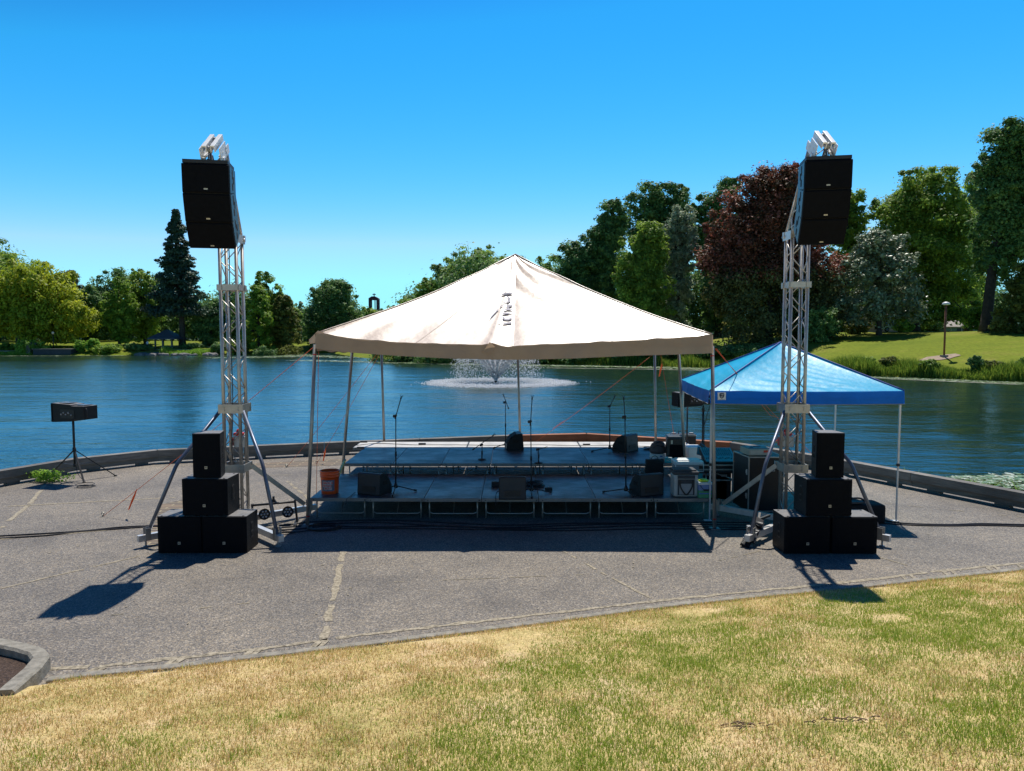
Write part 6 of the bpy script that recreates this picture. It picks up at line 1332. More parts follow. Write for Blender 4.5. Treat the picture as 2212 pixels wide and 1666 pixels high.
# ------------------------------------------------------------------ continuous wood behind the single trees
def wood(name, label, pts, h, n, nper, size, kind, seed, depth=10):
    r = np.random.default_rng(seed); C = []; RR = []
    P_ = [Vector(p) for p in pts]; L = [0]
    for a, b_ in zip(P_[:-1], P_[1:]): L.append(L[-1] + (b_ - a).length)
    for _ in range(n):
        t = r.random() * L[-1]; i = max(j for j in range(len(L)) if L[j] <= t); i = min(i, len(P_) - 2); q = P_[i].lerp(P_[i + 1], (t - L[i]) / (L[i + 1] - L[i]))
        x, y = q.x + r.normal() * 1.5, q.y + r.random() * depth; hh = q.z if False else h * (.75 + .35 * math.sin(t * .21 + seed) * math.sin(t * .083)); z = tz(x, y) + r.random() ** .7 * hh; s = (1.2 + 1.4 * r.random()) * (h / 9) ** .5
        C.append((x, y, z)); RR.append((s, s, s * .8))
    V, Fc, tone = leaves(np.array(C), np.array(RR), nper, size, r); np_mesh(name, V, Fc, LEAF[kind], tone, kind='stuff', label=label, cat='wood')
g2 = lambda l: [Vector((W(px, 700, D).x, D, 0)) for px, D in l]
wood('woodland', 'dark continuous woodland behind the trees of the left bank', g2([(-200, 192), (100, 190), (300, 188), (460, 186), (640, 182)]), 13, 900, 60, .75, 'dark', 21)
wood('woodland', 'low dark thicket beyond the dome shaped tree', g2([(655, 200), (760, 190), (850, 165), (900, 150)]), 4, 350, 60, .6, 'dark', 25)
wood('woodland', 'dark understorey under the trees behind the tent', g2([(900, 140), (980, 125), (1150, 116), (1250, 120), (1420, 130), (1600, 132), (1800, 126)]), 14, 1500, 60, .6, 'dark', 22)
wood('woodland', 'dark distant woodland beyond the right hand lawn', g2([(1780, 142), (1900, 144), (2035, 148), (2320, 150)]), 13, 900, 60, .6, 'dark', 23)
wood('woodland', 'low distant woodland on the horizon', g2([(-400, 330), (300, 320), (640, 300), (700, 330), (950, 330), (1200, 300), (2000, 200), (2500, 170)]), 8, 800, 40, 1.1, 'mid', 24)
# ------------------------------------------------------------------ shore reeds, lily pads
def blades(path, n, hmin, hmax, wd, spread, seed, zoff=0.0, lean=.3):
    r = np.random.default_rng(seed); P_ = np.array(path); seg = np.hypot(*np.diff(P_, axis=0).T); cum = np.concatenate([[0], np.cumsum(seg)])
    t = r.random(n) * cum[-1]; tuft = np.round(t / .9) * .9; t = np.where(r.random(n) < .7, tuft + r.normal(size=n) * .22, t); t = np.clip(t, 0, cum[-1])
    x = np.interp(t, cum, P_[:, 0]); y = np.interp(t, cum, P_[:, 1]) + r.random(n) * spread; z = terrain_z(x, y) + zoff - .05
    hs_ = (hmin + (hmax - hmin) * r.random(n)) * (.35 + 1.2 * val_noise(t, t * 0, .45, seed) ** 1.3); a = r.random(n) * 6.28; ln = hs_ * lean * r.normal(size=n)
    dx, dy = np.cos(a) * wd, np.sin(a) * wd; lx, ly = np.cos(a * 3) * ln, np.sin(a * 3) * ln
    B_ = np.stack([x, y, z], 1); o = np.zeros(n); v0 = B_ + np.stack([-dx, -dy, o], 1); v1 = B_ + np.stack([dx, dy, o], 1); m_ = B_ + np.stack([lx * .35, ly * .35, hs_ * .62], 1)
    v2 = m_ + np.stack([dx, dy, o], 1) * .9; v3 = m_ - np.stack([dx, dy, o], 1) * .9; v4 = B_ + np.stack([lx, ly, hs_], 1)
    V = np.stack([v0, v1, v2, v3, v4, v4 + .003], 1).reshape(-1, 3); i = np.arange(n)[:, None] * 6; Fc = np.concatenate([i + np.array([[0, 1, 2, 3]]), i + np.array([[3, 2, 5, 4]])]); tone = r.random(n); return V, Fc, np.concatenate([tone, tone])
def shore_path(l, out=0.0): return [(p.x, p.y + out) for p in (G(a, b_, -.6) for a, b_ in l)]
V, Fc, tn = blades(shore_path([(1560, 797), (1750, 806), (1860, 812), (2050, 819), (2212, 826), (2420, 838)], .5), 30000, .4, 1.15, .02, 2.8, 31)
np_mesh('reeds', V, Fc, LEAF['reed'], tn, kind='stuff', label='tall green reeds and iris leaves along the right shore', cat='reeds')
V, Fc, tn = blades(shore_path([(860, 779), (1100, 785), (1400, 791), (1560, 797)], .4), 9000, .5, 1.2, .025, 2.0, 32)
np_mesh('reeds', V, Fc, LEAF['reed'], tn, kind='stuff', label='reeds along the shaded shore seen beneath the tent', cat='reeds')
V, Fc, tn = blades(shore_path([(-100, 768), (60, 768)], .4) , 1500, .4, .9, .04, 2.0, 33); np_mesh('reeds', V, Fc, LEAF['weed'], tn, kind='stuff', label='thin waterside grass at the far left shore', cat='reeds')
V, Fc, tn = blades(shore_path([(345, 768), (430, 768), (470, 767)], .3) , 3500, .5, 1.3, .05, 2.4, 34); np_mesh('reeds', V, Fc, LEAF['weed'], tn, kind='stuff', label='bright yellow green grass below the gazebo terrace', cat='reeds')
def pads(name, label, cents, n, size, seed, z=-.592):
    r = random.Random(seed); vs = []; fs = []; tone = []
    for k in range(n):
        (x0, y0, rx, ry) = cents[r.randrange(len(cents))]; a = r.uniform(0, 6.28); q = math.sqrt(r.random()); x = x0 + math.cos(a) * rx * q; y = y0 + math.sin(a) * ry * q; s = size * r.uniform(.6, 1.2); o = len(vs); tx, ty = r.uniform(-.12, .12), r.uniform(-.12, .12); zz = z + r.uniform(0, .012); a0 = r.uniform(0, 6.28)
        for j in range(8):
            t = a0 + .35 + j * (5.6 / 7); vs.append((x + s * math.cos(t), y + s * math.sin(t), zz + s * (tx * math.cos(t) + ty * math.sin(t)) + .01))
        vs.append((x, y, zz)); fs += [(o + 8, o + j, o + j + 1, o + j + 1) for j in range(0)]
        for j in range(0, 7, 1): fs.append((o + 8, o + j, o + j + 1)); tone.append(0)
        v_ = r.random()
        for j in range(1, 8): tone[-j] = v_
    me = np_mesh(name, np.array(vs), np.array(fs), PAD, tone, kind='stuff', label=label, cat='lily pads'); return me
PAD = attr_mat('lily_pad_leaf', [(0.08, 0.17, 0.03), (0.17, 0.27, 0.09), (0.36, 0.44, 0.28), (0.6, 0.63, 0.5)], .1, .3, .7)
def along(l, n, rx, ry, off=0):
    out = []; P_ = [G(a, b_, -.6) for a, b_ in l]
    for a, b_ in zip(P_[:-1], P_[1:]):
        for k in range(n): q = a.lerp(b_, k / n); out.append((q.x, q.y + off, rx, ry))
    return out
pads('lily_pads', 'pale green water lily leaves beyond the right end of the sea wall', [(G(2130, 1040, -.6).x, G(2130, 1040, -.6).y, .9, .55), (G(2190, 1045, -.6).x, G(2190, 1045, -.6).y, .7, .9), (G(2260, 1045, -.6).x, G(2260, 1045, -.6).y, 1.2, 1.2), (G(2090, 1036, -.6).x, G(2090, 1036, -.6).y, .35, .25)], 900, .095, 1)
pads('lily_pads', 'narrow belt of water lilies along the right shore', along([(1750, 808), (1860, 815), (2050, 822), (2212, 829), (2420, 841)], 14, 1.6, .75, -.2), 7000, .13, 2)
pads('lily_pads', 'belt of water lilies on the water beneath the tent edge', along([(660, 779), (860, 784), (1100, 789), (1400, 794), (1560, 799)], 12, 3.0, 1.7, 0), 9000, .2, 3)
pads('lily_pads', 'thin belts of water lilies in front of the left bank', along([(-60, 769.5), (100, 769.5), (260, 769)], 10, 4, .9, 0) + along([(500, 773), (560, 772), (650, 769)], 10, 4, 4, 0) + along([(640, 767), (780, 774)], 8, 3, 3, 0), 7000, .3, 4)
# algae rim
mb = MB(); rim = shore_path([(1790, 812), (1860, 816.5), (2050, 824.5), (2212, 831.5), (2420, 844)])
strip(rim, .35, -.585, 61, mb, jit=.4, seg=.5); strip(shore_path([(1180, 795), (1400, 798), (1640, 803)]), .4, -.585, 62, mb, jit=.5, seg=.5)
mb.build('floating_scum', pm('pale_floating_scum', (0.42, 0.42, 0.33), 0.8, 0, .3, 3), keep=True, kind='stuff', label='thin pale line of floating scum along the right shore', cat='scum')
# plants by the wall
def clump(label, c, n, hmin, hmax, rx, ry, wd, seed, kind='weed', name='iris_clump', lean=.55):
    r = np.random.default_rng(seed); x = c[0] + r.normal(size=n) * rx * .5; y = c[1] + r.normal(size=n) * ry * .5; z = np.full(n, c[2]); h_ = hmin + (hmax - hmin) * r.random(n); a = r.random(n) * 6.28
    dxy = np.stack([x - c[0], y - c[1]], 1); nn = np.linalg.norm(dxy, axis=1) + 1e-3; od = dxy / nn[:, None] * np.minimum(nn / rx * 1.2, 1)[:, None]; lx = od[:, 0] * h_ * lean + r.normal(size=n) * h_ * .12; ly = od[:, 1] * h_ * lean
    dx, dy = np.cos(a) * wd, np.sin(a) * wd; o = np.zeros(n); B_ = np.stack([x, y, z], 1); m_ = B_ + np.stack([lx * .35, ly * .35, h_ * .6], 1)
    V = np.stack([B_ + np.stack([-dx, -dy, o], 1), B_ + np.stack([dx, dy, o], 1), m_ + np.stack([dx, dy, o], 1), m_ - np.stack([dx, dy, o], 1), B_ + np.stack([lx, ly, h_], 1), B_ + np.stack([lx, ly, h_], 1) + .002], 1).reshape(-1, 3)
    i = np.arange(n)[:, None] * 6; Fc = np.concatenate([i + np.array([[0, 1, 2, 3]]), i + np.array([[3, 2, 5, 4]])]); t_ = r.random(n)
    np_mesh(name, V, Fc, LEAF[kind], np.concatenate([t_, t_]), loc=c, label=label, cat='plant', group='iris clumps growing behind the sea wall')
def wallp(px, py): p = G(px, py, .0); return p
for lb, px, py, n, hm, rx, sd in (('large sunlit iris clump behind the right end of the sea wall', 2070, 1043, 420, .50, .30, 1), ('two leaved iris sprout just right of the blue canopy leg', 1959, 1019, 16, .48, .05, 2), ('small iris sprout right of the two leaved one', 1972, 1022, 16, .48, .05, 3), ('tall iris blades at the right edge of the picture', 2210, 1064, 26, .7, .1, 4)):
    p = G(px, py + 6, 0.05) ; q = Vector((p.x * 1.015 + .1, p.y * 1.0 + .25, -.45)); clump(lb, q, n, hm * .6, hm * 1.25, rx, .15, .011, sd)
r = np.random.default_rng(77); wc = G(108, 1030, .1); C = np.stack([wc.x + r.normal(size=26) * .15, wc.y + .0 + r.normal(size=26) * .06, .04 + r.random(26) * .15], 1); V, Fc, tn = leaves(C, np.full((26, 3), .07), 26, .05, r)
T = empty('leafy_weed', (wc.x, wc.y, 0), 'leafy green weed growing at the foot of the sea wall by the left tripod', 'plant'); np_mesh('weed_leaves', V, Fc, LEAF['weed'], tn, parent=T)
mb = MB()
for k in range(9): e = Vector(C[k]); mb.tube([Vector((wc.x + (k - 4) * .02, wc.y, 0)), e], .004, 4)
mb.build('weed_stem', LEAF['weed'], T)
# ------------------------------------------------------------------ fountain
fc = G(1071, 828, -.6); T = empty('fountain', fc, 'white water fountain spraying in the middle of the lake', 'fountain')
M['spray'] = pm('white_spray', (0.95, 0.96, 0.97), 0.3, 0, 0.02, 3, trans=0.5, spec=1.0)
def drops(P_, s, r):
    n = len(P_); d = np.array([[1, 0, 0], [-1, 0, 0], [0, 1, 0], [0, -1, 0], [0, 0, 1], [0, 0, -1]]) ; V = (P_[:, None, :] + d[None] * s[:, None, None]).reshape(-1, 3)
    f = np.array([[0, 2, 4], [2, 1, 4], [1, 3, 4], [3, 0, 4], [2, 0, 5], [1, 2, 5], [3, 1, 5], [0, 3, 5]]); Fc = (np.arange(n)[:, None, None] * 6 + f[None]).reshape(-1, 3); return V, Fc
r = np.random.default_rng(5); F0 = np.array([fc.x, fc.y, -.42])
n = 15000; a = r.random(n) * 6.283; vr = 2.9 + .8 * r.random(n) ** .6 - 1.2 * (r.random(n) < .35) * r.random(n); vz = 6.5 + .45 * r.normal(size=n); tt = r.random(n) ** .9 * 1.42
rq = 3.55 * (1 - np.exp(-1.6 * tt)) / .894 * (.50 + .52 * r.random(n) ** .5); P_ = F0 + np.stack([np.cos(a) * rq, np.sin(a) * rq, np.maximum(vz * tt - 4.905 * tt * tt, -.1)], 1) + r.normal(size=(n, 3)) * (.03 + .10 * tt[:, None]); k = P_[:, 2] > -.6
V, Fc = drops(P_[k], (.012 + .03 * r.random(n) ** 2)[k], r); np_mesh('falling_spray', V, Fc, M['spray'], parent=T)
n = 22000; a = np.floor(r.random(n) * 18) / 18 * 6.283 + r.normal(size=n) * .03; tt = r.random(n) ** .8 * .52; vr = 3.9 + r.normal(size=n) * .12; vz = 6.8 + r.normal(size=n) * .15
P_ = F0 + np.stack([np.cos(a) * vr * tt, np.sin(a) * vr * tt, vz * tt - 4.905 * tt * tt], 1) + r.normal(size=(n, 3)) * (.012 + .06 * tt[:, None]); V, Fc = drops(P_, .022 + .042 * r.random(n), r); np_mesh('rising_jets', V, Fc, M['spray'], parent=T)
n = 2200; tt = r.random(n); P_ = F0 + np.stack([r.normal(size=n) * .035, r.normal(size=n) * .035, tt * 2.3], 1); V, Fc = drops(P_, .02 + .02 * r.random(n), r); np_mesh('centre_jet', V, Fc, M['spray'], parent=T)
n = 20000; a = r.random(n) * 6.283; rr2 = 4.6 + .5 * r.normal(size=n) - (r.random(n) < .15) * r.random(n) * 2.5; P_ = np.stack([fc.x + .25 + np.cos(a) * rr2, fc.y + np.sin(a) * rr2 * .95, -.6 + np.abs(r.normal(size=n)) * .07], 1); V, Fc = drops(P_, .018 + .03 * r.random(n), r); np_mesh('splash_ring', V, Fc, M['spray'], parent=T)
mb = MB(); vs = []; nn = 72; rr_ = random.Random(4)
for i in range(nn):
    t = 2 * math.pi * i / nn
    for q in (4.1, 4.8, 5.3): k = q * (1 + rr_.uniform(-.07, .07)); vs.append((fc.x + .25 + k * math.cos(t), fc.y + k * .95 * math.sin(t), -.585))
mb.add(vs, [(i * 3 + j, ((i + 1) % nn) * 3 + j, ((i + 1) % nn) * 3 + j + 1, i * 3 + j + 1) for i in range(nn) for j in range(2)])
def foam():
    m, t, b = newmat('foam'); n_ = noise(t, 2.2, 6, .75); r_2 = ramp(t, n_.outputs[0], [(.48, (0, 0, 0)), (.6, (.9, .9, .9))]); t.links.new(r_2.outputs[0], b.inputs['Alpha']); b.inputs['Base Color'].default_value = (.8, .84, .86, 1); b.inputs['Roughness'].default_value = .6; return m
mb.build('foam_ring', foam(), T)
mb = MB(); mb.lathe([(0, .0), (.42, .0), (.45, .06), (.3, .1), (.12, .12), (.1, .2), (.05, .22), (0, .22)], fc - Vector((0, 0, .03)), 18); 
mb.build('nozzle_float', M['black'], T)
# ------------------------------------------------------------------ right bank: lamp, houses, vehicles
def gz(px, D): x = W(px, 700, D).x; return Vector((x, D, tz(x, D)))
p = gz(2042, 66.5); T = empty('lamp_post', p, 'brown park lamp post with white cap on the right hand lawn', 'lamp post'); zt_ = W(2042, 653, 66.5).z
mb = MB(); mb.tube([p - Vector((0, 0, .1)), Vector((p.x, p.y, zt_ - .25))], .085, 8); mb.build('post', M['lampwood'], T); mb = MB(); mb.box(p + Vector((0, 0, .1)), (.5, .5, .2)); mb.build('base', M['concrete'], T)
mb = MB(); mb.lathe([(0, -.12), (.12, -.12), (.36, -.05), (.30, .08), (.12, .18), (0, .2)], Vector((p.x, p.y, zt_ - .15)), 16); mb.build('lamp_cap', M['white'], T)
mb = MB(); vs = [(p.x + (1.9 + .3 * math.sin(i * 2.3)) * math.cos(i * .5236) * (1.1 if math.cos(i * .5236) < 0 else .75), p.y + (.9 + .2 * math.sin(i * 1.7)) * math.sin(i * .5236)) for i in range(12)]
mb.add([(x, y, tz(x, y) + .05) for x, y in vs] + [(p.x, p.y, p.z + .05)], [(12, i, (i + 1) % 12) for i in range(12)]); mb.build('soil_patch', M['soil'], keep=True, kind='structure')
def lamp2(label, px, D, ytop, globe):
    p = gz(px, D); T = empty('lamp_post', p, label, 'lamp post'); z = W(px, ytop, D).z; mb = MB(); mb.tube([p, Vector((p.x, p.y, z))], .09, 8); mb.build('post', M['black'], T)
    mb = MB(); mb.lathe([(0, -.3), (.16, -.26), (.26, -.05), (.24, .15), (.1, .28), (0, .3)], Vector((p.x, p.y, z + .25)), 14); mb.build('globe', globe, T)
lamp2('globe lamp post beside the concrete dock on the left shore', 113.6, 145.5, 722, pm('warm_globe', (0.8, 0.62, 0.42), 0.3)); lamp2('white globe lamp post at the mouth of the side channel', 651, 178, 710, M['white'])
def house(name, label, px0, px1, D, ywall, yroof, wall, roof, depth=9, windows=(), hip=True, dz=0):
    a = gz(px0, D); b_ = gz(px1, D); z0 = min(a.z, b_.z) - .4; zw = W((px0 + px1) / 2, ywall, D).z; zr = W((px0 + px1) / 2, yroof, D).z
    T = empty(name, ((a.x + b_.x) / 2, D, z0), label, 'house'); mb = MB(); mb.box(((a.x + b_.x) / 2, D + depth / 2, (z0 + zw) / 2), (b_.x - a.x, depth, zw - z0)); mb.build('wall', wall, T)
    e = .7; x0, x1, y0, y1 = a.x - e, b_.x + e, D - e, D + depth + e; i = (2.5 if hip else 0); mb = MB()
    mb.add([(x0, y0, zw), (x1, y0, zw), (x1, y1, zw), (x0, y1, zw), (x0 + i, (y0 + y1) / 2, zr), (x1 - i, (y0 + y1) / 2, zr), (x0, y0, zw - .2), (x1, y0, zw - .2), (x1, y1, zw - .2), (x0, y1, zw - .2)], [(0, 1, 5, 4), (1, 2, 5), (2, 3, 4, 5), (3, 0, 4), (6, 7, 1, 0), (7, 8, 2, 1), (8, 9, 3, 2), (9, 6, 0, 3)]); mb.build('roof', roof, T)
    for (wa, wb, wz0, wz1, m_, nm2) in windows:
        mb = MB(); x_0, x_1 = a.x + (b_.x - a.x) * wa, a.x + (b_.x - a.x) * wb; h_ = zw - z0; mb.box(((x_0 + x_1) / 2, D - .03, z0 + h_ * (wz0 + wz1) / 2), (x_1 - x_0, .08, h_ * (wz1 - wz0))); f_ = mb.build(nm2, m_, T)
        if nm2 == 'window': mb = MB(); mb.box(((x_0 + x_1) / 2, D - .08, z0 + h_ * (wz0 + wz1) / 2), (.08, .06, h_ * (wz1 - wz0))); mb.build('mullion', M['white'], f_)
    return T
house('house', 'low house with a wide pale roof right of the lamp post', 2040, 2118, 116, 706, 689, M['glass_green'], M['roof_tan'], windows=[(.05, .3, .35, .9, M['glass_green'], 'window'), (.36, .6, .3, .9, M['navy'], 'window'), (.66, .9, .35, .9, M['glass_green'], 'window')])
house('house', 'grey roofed house with a red door left of the magnolia', 1794, 1846, 112, 705, 686, M['roof_tan'], M['roof_slate'], windows=[(.55, .78, .0, .7, M['red'], 'door'), (.1, .4, .3, .8, M['navy'], 'window')])
house('house', 'tall pink walled house showing behind the magnolia', 1908, 1945, 118, 682, 668, M['stucco'], M['roof_tan'], windows=[(.6, .85, .35, .8, M['navy'], 'window'), (.15, .4, .35, .8, M['navy'], 'window')])
def vehicle(name, label, cat, px, D, L_, kind, m_, rz=0):
    p = gz(px, D); T = empty(name, p, label, cat, 'vehicles parked beyond the right hand lawn')
    def lo(mb): mb.v = [tuple(Matrix.Rotation(rz, 3, 'Z') @ Vector(v) + p) for v in mb.v]; return mb
    if kind == 'car': prof = [(-L_ / 2, .35), (-L_ / 2, .8), (-L_ / 2 + .5, .92), (-L_ * .22, 1.0), (-L_ * .1, 1.42), (L_ * .22, 1.42), (L_ * .4, .98), (L_ / 2, .85), (L_ / 2, .35)]; gl = [(-L_ * .19, 1.0), (-L_ * .09, 1.37), (L_ * .2, 1.37), (L_ * .34, 1.0)]
    else: prof = [(-L_ / 2, .45), (-L_ / 2, 1.05), (-.1, 1.1), (-.05, 1.75), (.95, 1.78), (1.45, 1.15), (L_ / 2, 1.0), (L_ / 2, .45)]; gl = [(.1, 1.15), (.12, 1.66), (.9, 1.68), (1.3, 1.15)]
    mb = MB(); mb.prism(prof, 'y', -.85, .85); body = lo(mb).build('body', m_, T)
    for s in (-1, 1): mb = MB(); mb.prism(gl, 'y', s * .852, s * .87); lo(mb).build('side_window', M['glass_green'], body)
    for x in (-L_ * .32, L_ * .32):
        for s in (-1, 1): mb = MB(); mb.lathe([(0, -.1), (.32, -.1), (.34, 0), (.32, .1), (0, .1)], (x, s * .8, .33), 16, rot=Matrix.Rotation(R(90), 3, 'X')); wl = lo(mb).build('wheel', M['rubber'], T); mb = MB(); mb.lathe([(0, -.11), (.18, -.115), (.19, .115), (0, .11)], (x, s * .8, .33), 10, rot=Matrix.Rotation(R(90), 3, 'X')); lo(mb).build('rim', M['grey'], wl)
vehicle('parked_car', 'dark car parked behind the magnolia trunk', 'car', 1930, 100, 4.4, 'car', M['carpaint_d'], R(4))
vehicle('parked_truck', 'white pickup truck parked right of the thick dark trunk', 'pickup truck', 2166, 97, 5.2, 'truck', M['carpaint_w'], R(-6))
# ------------------------------------------------------------------ left bank: gazebo, terrace, dock, rocks, person, church
p = gz(355, 149.5); zter = W(355, 754, 147).z
T = empty('gazebo', (p.x, p.y, zter), 'open shelter with a dark blue pyramid roof under the tall spruce', 'gazebo')
x0, x1 = W(327, 731, 149.5).x, W(386, 731, 149.5).x; ze = W(355, 731, 149.5).z; za = W(355, 711, 149.5).z; yc = 150.5; hw = (x1 - x0) / 2; xc = (x0 + x1) / 2
mb = MB(); mb.add([(xc - hw, yc - hw, ze), (xc + hw, yc - hw, ze), (xc + hw, yc + hw, ze), (xc - hw, yc + hw, ze), (xc, yc, za), (xc - hw, yc - hw, ze - .2), (xc + hw, yc - hw, ze - .2), (xc + hw, yc + hw, ze - .2), (xc - hw, yc + hw, ze - .2)], [(0, 1, 4), (1, 2, 4), (2, 3, 4), (3, 0, 4), (5, 6, 1, 0), (6, 7, 2, 1), (7, 8, 3, 2), (8, 5, 0, 3), (5, 6, 7, 8)]); mb.build('roof', M['roof_slate'], T)
for a_, b_ in ((-.6, -.6), (.6, -.6), (.6, .6), (-.6, .6), (0, -.72), (0, .72)): mb = MB(); mb.box((xc + a_ * hw, yc + b_ * hw, (zter + ze - .2) / 2), (.28, .28, ze - .2 - zter)); mb.build('post', M['timber'], T)
mb = MB(); mb.box((xc - .3, yc, zter + .4), (1.6, .7, .08)); mb.box((xc - .3, yc, zter + .2), (.3, .5, .38)); mb.build('picnic_table', M['timber'], T)
a, b_ = W(276, 757, 146.6), W(470, 757, 146.6)
mb = MB(); mb.box(((a.x + b_.x) / 2, 149.6, (zter + .0) / 2 - .4), (b_.x - a.x, 6.4, zter + .72)); mb.build('terrace', M['stone'], keep=True, kind='structure')
mb = MB(); mb.box(((a.x + b_.x) / 2 + 1, 152.2, zter + .22), ((b_.x - a.x) * .72, 3.6, .36)); mb.build('terrace_step', M['soil'], keep=True, kind='structure')
rr = random.Random(12)
for k in range(26):
    px = 296 + k * 6.6 + rr.uniform(-2, 2); q = G(px, 768 + rr.uniform(-.6, .6), -.6); s = rr.uniform(.35, .75); bm_ = bmesh.new(); bmesh.ops.create_icosphere(bm_, subdivisions=2, radius=s)
    for v in bm_.verts: v.co *= 1 + rr.uniform(-.18, .18); v.co.z *= .6; v.co.x *= 1.3
    bm_.verts.index_update(); mb = MB(); mb.add([Vector(v.co) + Vector((q.x, q.y + .6, -.45)) for v in bm_.verts], [[v.index for v in f.verts] for f in bm_.faces]); bm_.free()
    mb.build('shore_rock', M['stone'], None, label='grey boulder in the row of boulders along the water below the gazebo terrace', cat='rock', group='boulders below the gazebo terrace')
a, b_ = G(68, 768, -.6), G(150, 768, -.6); zd = W(110, 754.5, 143).z
T = empty('concrete_dock', ((a.x + b_.x) / 2, 143, -.6), 'long dark concrete landing wall on the left shore', 'dock wall'); mb = MB(); mb.box(((a.x + b_.x) / 2, 143.4, (zd - .8) / 2), (b_.x - a.x, 2.6, zd + .8)); mb.build('dock_wall', pm('dark_damp_concrete', (0.06, 0.062, 0.07), 0.85, 0, .2, 1), T)
mb = MB(); mb.box(((a.x + b_.x) / 2, 143.3, zd + .04), (b_.x - a.x + .3, 2.9, .09)); mb.build('coping', M['concrete'], T)
q = W(62, 740, 143); mb = MB(); mb.box((q.x, 143, (q.z - .8) / 2 - 0), (.75, .75, q.z + .8)); mb.build('mooring_post', M['timber'], None, label='thick square mooring post at the left end of the concrete dock', cat='post')
q = W(330 * 0 + 76, 741, 144.5); mb = MB(); mb.box((q.x, 144.5, q.z / 2 - .2), (.5, .5, q.z + .4)); mb.build('mooring_post', M['timber'], None, label='thinner dark post just right of the thick mooring post', cat='post')
mb = MB(); a, b_ = W(-60, 758, 144), W(66, 758, 144); mb.box(((a.x + b_.x) / 2, 144.8, .05), (b_.x - a.x, 1.6, .5)); mb.build('shore_path', M['concrete'], keep=True, kind='structure')
# small dock with dark hull in the channel
q = W(666, 751, 168); mb = MB(); mb.box((q.x, 168, -.3), (2.6, 1.6, .7)); mb.box((q.x, 168, .1), (2.9, 1.9, .1)); mb.build('landing_stage', M['navy'], None, label='small dark landing stage at the mouth of the side channel', cat='landing stage')
# person on the terrace
pp = W(319, 758, 147.6); pz = W(319, 757.5, 147.6).z; base = Vector((pp.x, 147.6, zter))
T = empty('person', base, 'person in a white shirt and pale shorts standing on the terrace near the shelter', 'person')
bm_ = bmesh.new(); lay = bm_.verts.layers.skin.verify()
J_ = [((0, 0, .93), .13), ((0, 0, 1.15), .12), ((0, 0, 1.38), .15), ((0, 0, 1.50), .055), ((0, .0, 1.60), .09), ((0, 0, 1.72), .085), ((-.10, 0, .86), .09), ((-.11, -.02, .48), .06), ((-.12, 0, .08), .04), ((-.12, -.13, .04), .035), ((.10, 0, .86), .09), ((.12, .03, .48), .06), ((.13, .05, .08), .04), ((.13, -.08, .04), .035), ((-.2, 0, 1.40), .055), ((-.26, -.03, 1.13), .042), ((-.18, -.2, .98), .035), ((.2, 0, 1.40), .055), ((.25, -.02, 1.13), .042), ((.24, -.14, .92), .035)]
vv = [bm_.verts.new(Vector(p_) + base) for p_, _ in J_]
for v, (_, r_2) in zip(vv, J_): v[lay].radius = (r_2, r_2)
vv[0][lay].use_root = True
for a_, b__ in ((0, 1), (1, 2), (2, 3), (3, 4), (4, 5), (0, 6), (6, 7), (7, 8), (8, 9), (0, 10), (10, 11), (11, 12), (12, 13), (2, 14), (14, 15), (15, 16), (2, 17), (17, 18), (18, 19)): bm_.edges.new((vv[a_], vv[b__]))
me = bpy.data.meshes.new('person_body'); bm_.to_mesh(me); bm_.free(); ob = bpy.data.objects.new('t', me); col.objects.link(ob); ob.modifiers.new('s', 'SKIN'); sb = ob.modifiers.new('u', 'SUBSURF'); sb.levels = sb.render_levels = 1
dg = bpy.context.evaluated_depsgraph_get(); me2 = bpy.data.meshes.new_from_object(ob.evaluated_get(dg)); vs = [v.co.copy() for v in me2.vertices]; fs = [list(p_.vertices) for p_ in me2.polygons]; bpy.data.objects.remove(ob)
mb = MB()
for v in vs: mb.v.append(tuple(v))
for f_ in fs:
    z = sum(vs[i].z for i in f_) / len(f_) - base.z; x = abs(sum(vs[i].x for i in f_) / len(f_) - base.x); mb.f.append(f_); mb.sm.append(True); mb.m.append(1 if (.97 < z < 1.5 and (x < .22 or z > 1.2)) else (2 if .55 < z <= .97 and x < .2 else 0))
mb.build('body', [pm('skin', (0.4, 0.22, 0.14), 0.6), pm('white_shirt', (0.7, 0.72, 0.78), 0.8), pm('pale_shorts', (0.3, 0.2, 0.17), 0.8)], T)
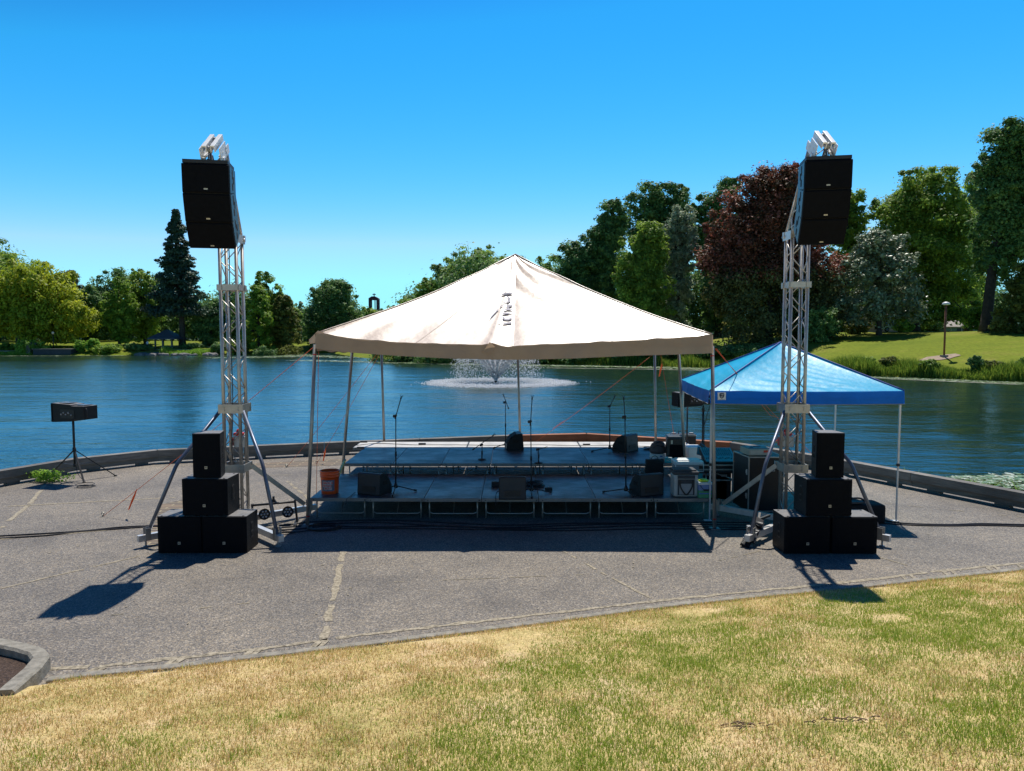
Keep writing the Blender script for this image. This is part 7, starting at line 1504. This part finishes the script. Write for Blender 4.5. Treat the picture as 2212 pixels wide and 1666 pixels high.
mb = MB(); mb.lathe([(.1, -.06), (.112, .0), (.09, .08), (.0, .11)], base + Vector((0, .015, 1.74)), 12); mb.build('hair', M['black'], T)
# church bell frame with cross
D = 420.0; q0, q1 = W(798.5, 664, D), W(818.5, 664, D); zt_ = W(808, 641, D).z; z1_ = W(808, 645, D).z; xc = (q0.x + q1.x) / 2; w2 = (q1.x - q0.x) / 2; zb_ = tz(xc, D)
T = empty('church_tower', (xc, D, zb_), 'distant open dark red bell tower topped with a cross above the trees', 'church tower')
for a_, b__ in ((-1, -1), (1, -1), (1, 1), (-1, 1)): mb = MB(); mb.box((xc + a_ * (w2 - .45), D + b__ * w2, (zb_ + z1_) / 2), (.9, .9, z1_ - zb_)); mb.build('pillar', M['darkred'], T)
for s in (-1, 1): mb = MB(); mb.box((xc + s * w2 * .36, D - w2, (zb_ + z1_ + 1) / 2), (.5, .5, z1_ + .6 - zb_)); mb.build('mullion', M['darkred'], T)
mb = MB(); mb.add([(xc - w2, D - w2 - .4, z1_), (xc + w2, D - w2 - .4, z1_), (xc + w2 * .35, D - w2 - .4, zt_), (xc - w2 * .35, D - w2 - .4, zt_), (xc - w2, D + w2, z1_), (xc + w2, D + w2, z1_), (xc + w2 * .35, D + w2, zt_), (xc - w2 * .35, D + w2, zt_), (xc - w2, D - w2 - .4, z1_ - .9), (xc + w2, D - w2 - .4, z1_ - .9), (xc + w2, D + w2, z1_ - .9), (xc - w2, D + w2, z1_ - .9)], [(0, 1, 2, 3), (4, 5, 6, 7), (3, 2, 6, 7), (0, 3, 7, 4), (1, 2, 6, 5), (8, 9, 1, 0), (9, 10, 5, 1), (10, 11, 4, 5), (11, 8, 0, 4)]); mb.build('crown_beam', M['darkred'], T)
zc0 = zt_; zc1 = W(808, 634, D).z; mb = MB(); mb.box((xc, D, (zc0 + zc1) / 2), (.5, .3, zc1 - zc0)); mb.box((xc, D, zc0 + (zc1 - zc0) * .68), (1.9, .28, .5)); mb.build('cross', M['darkred'], T)
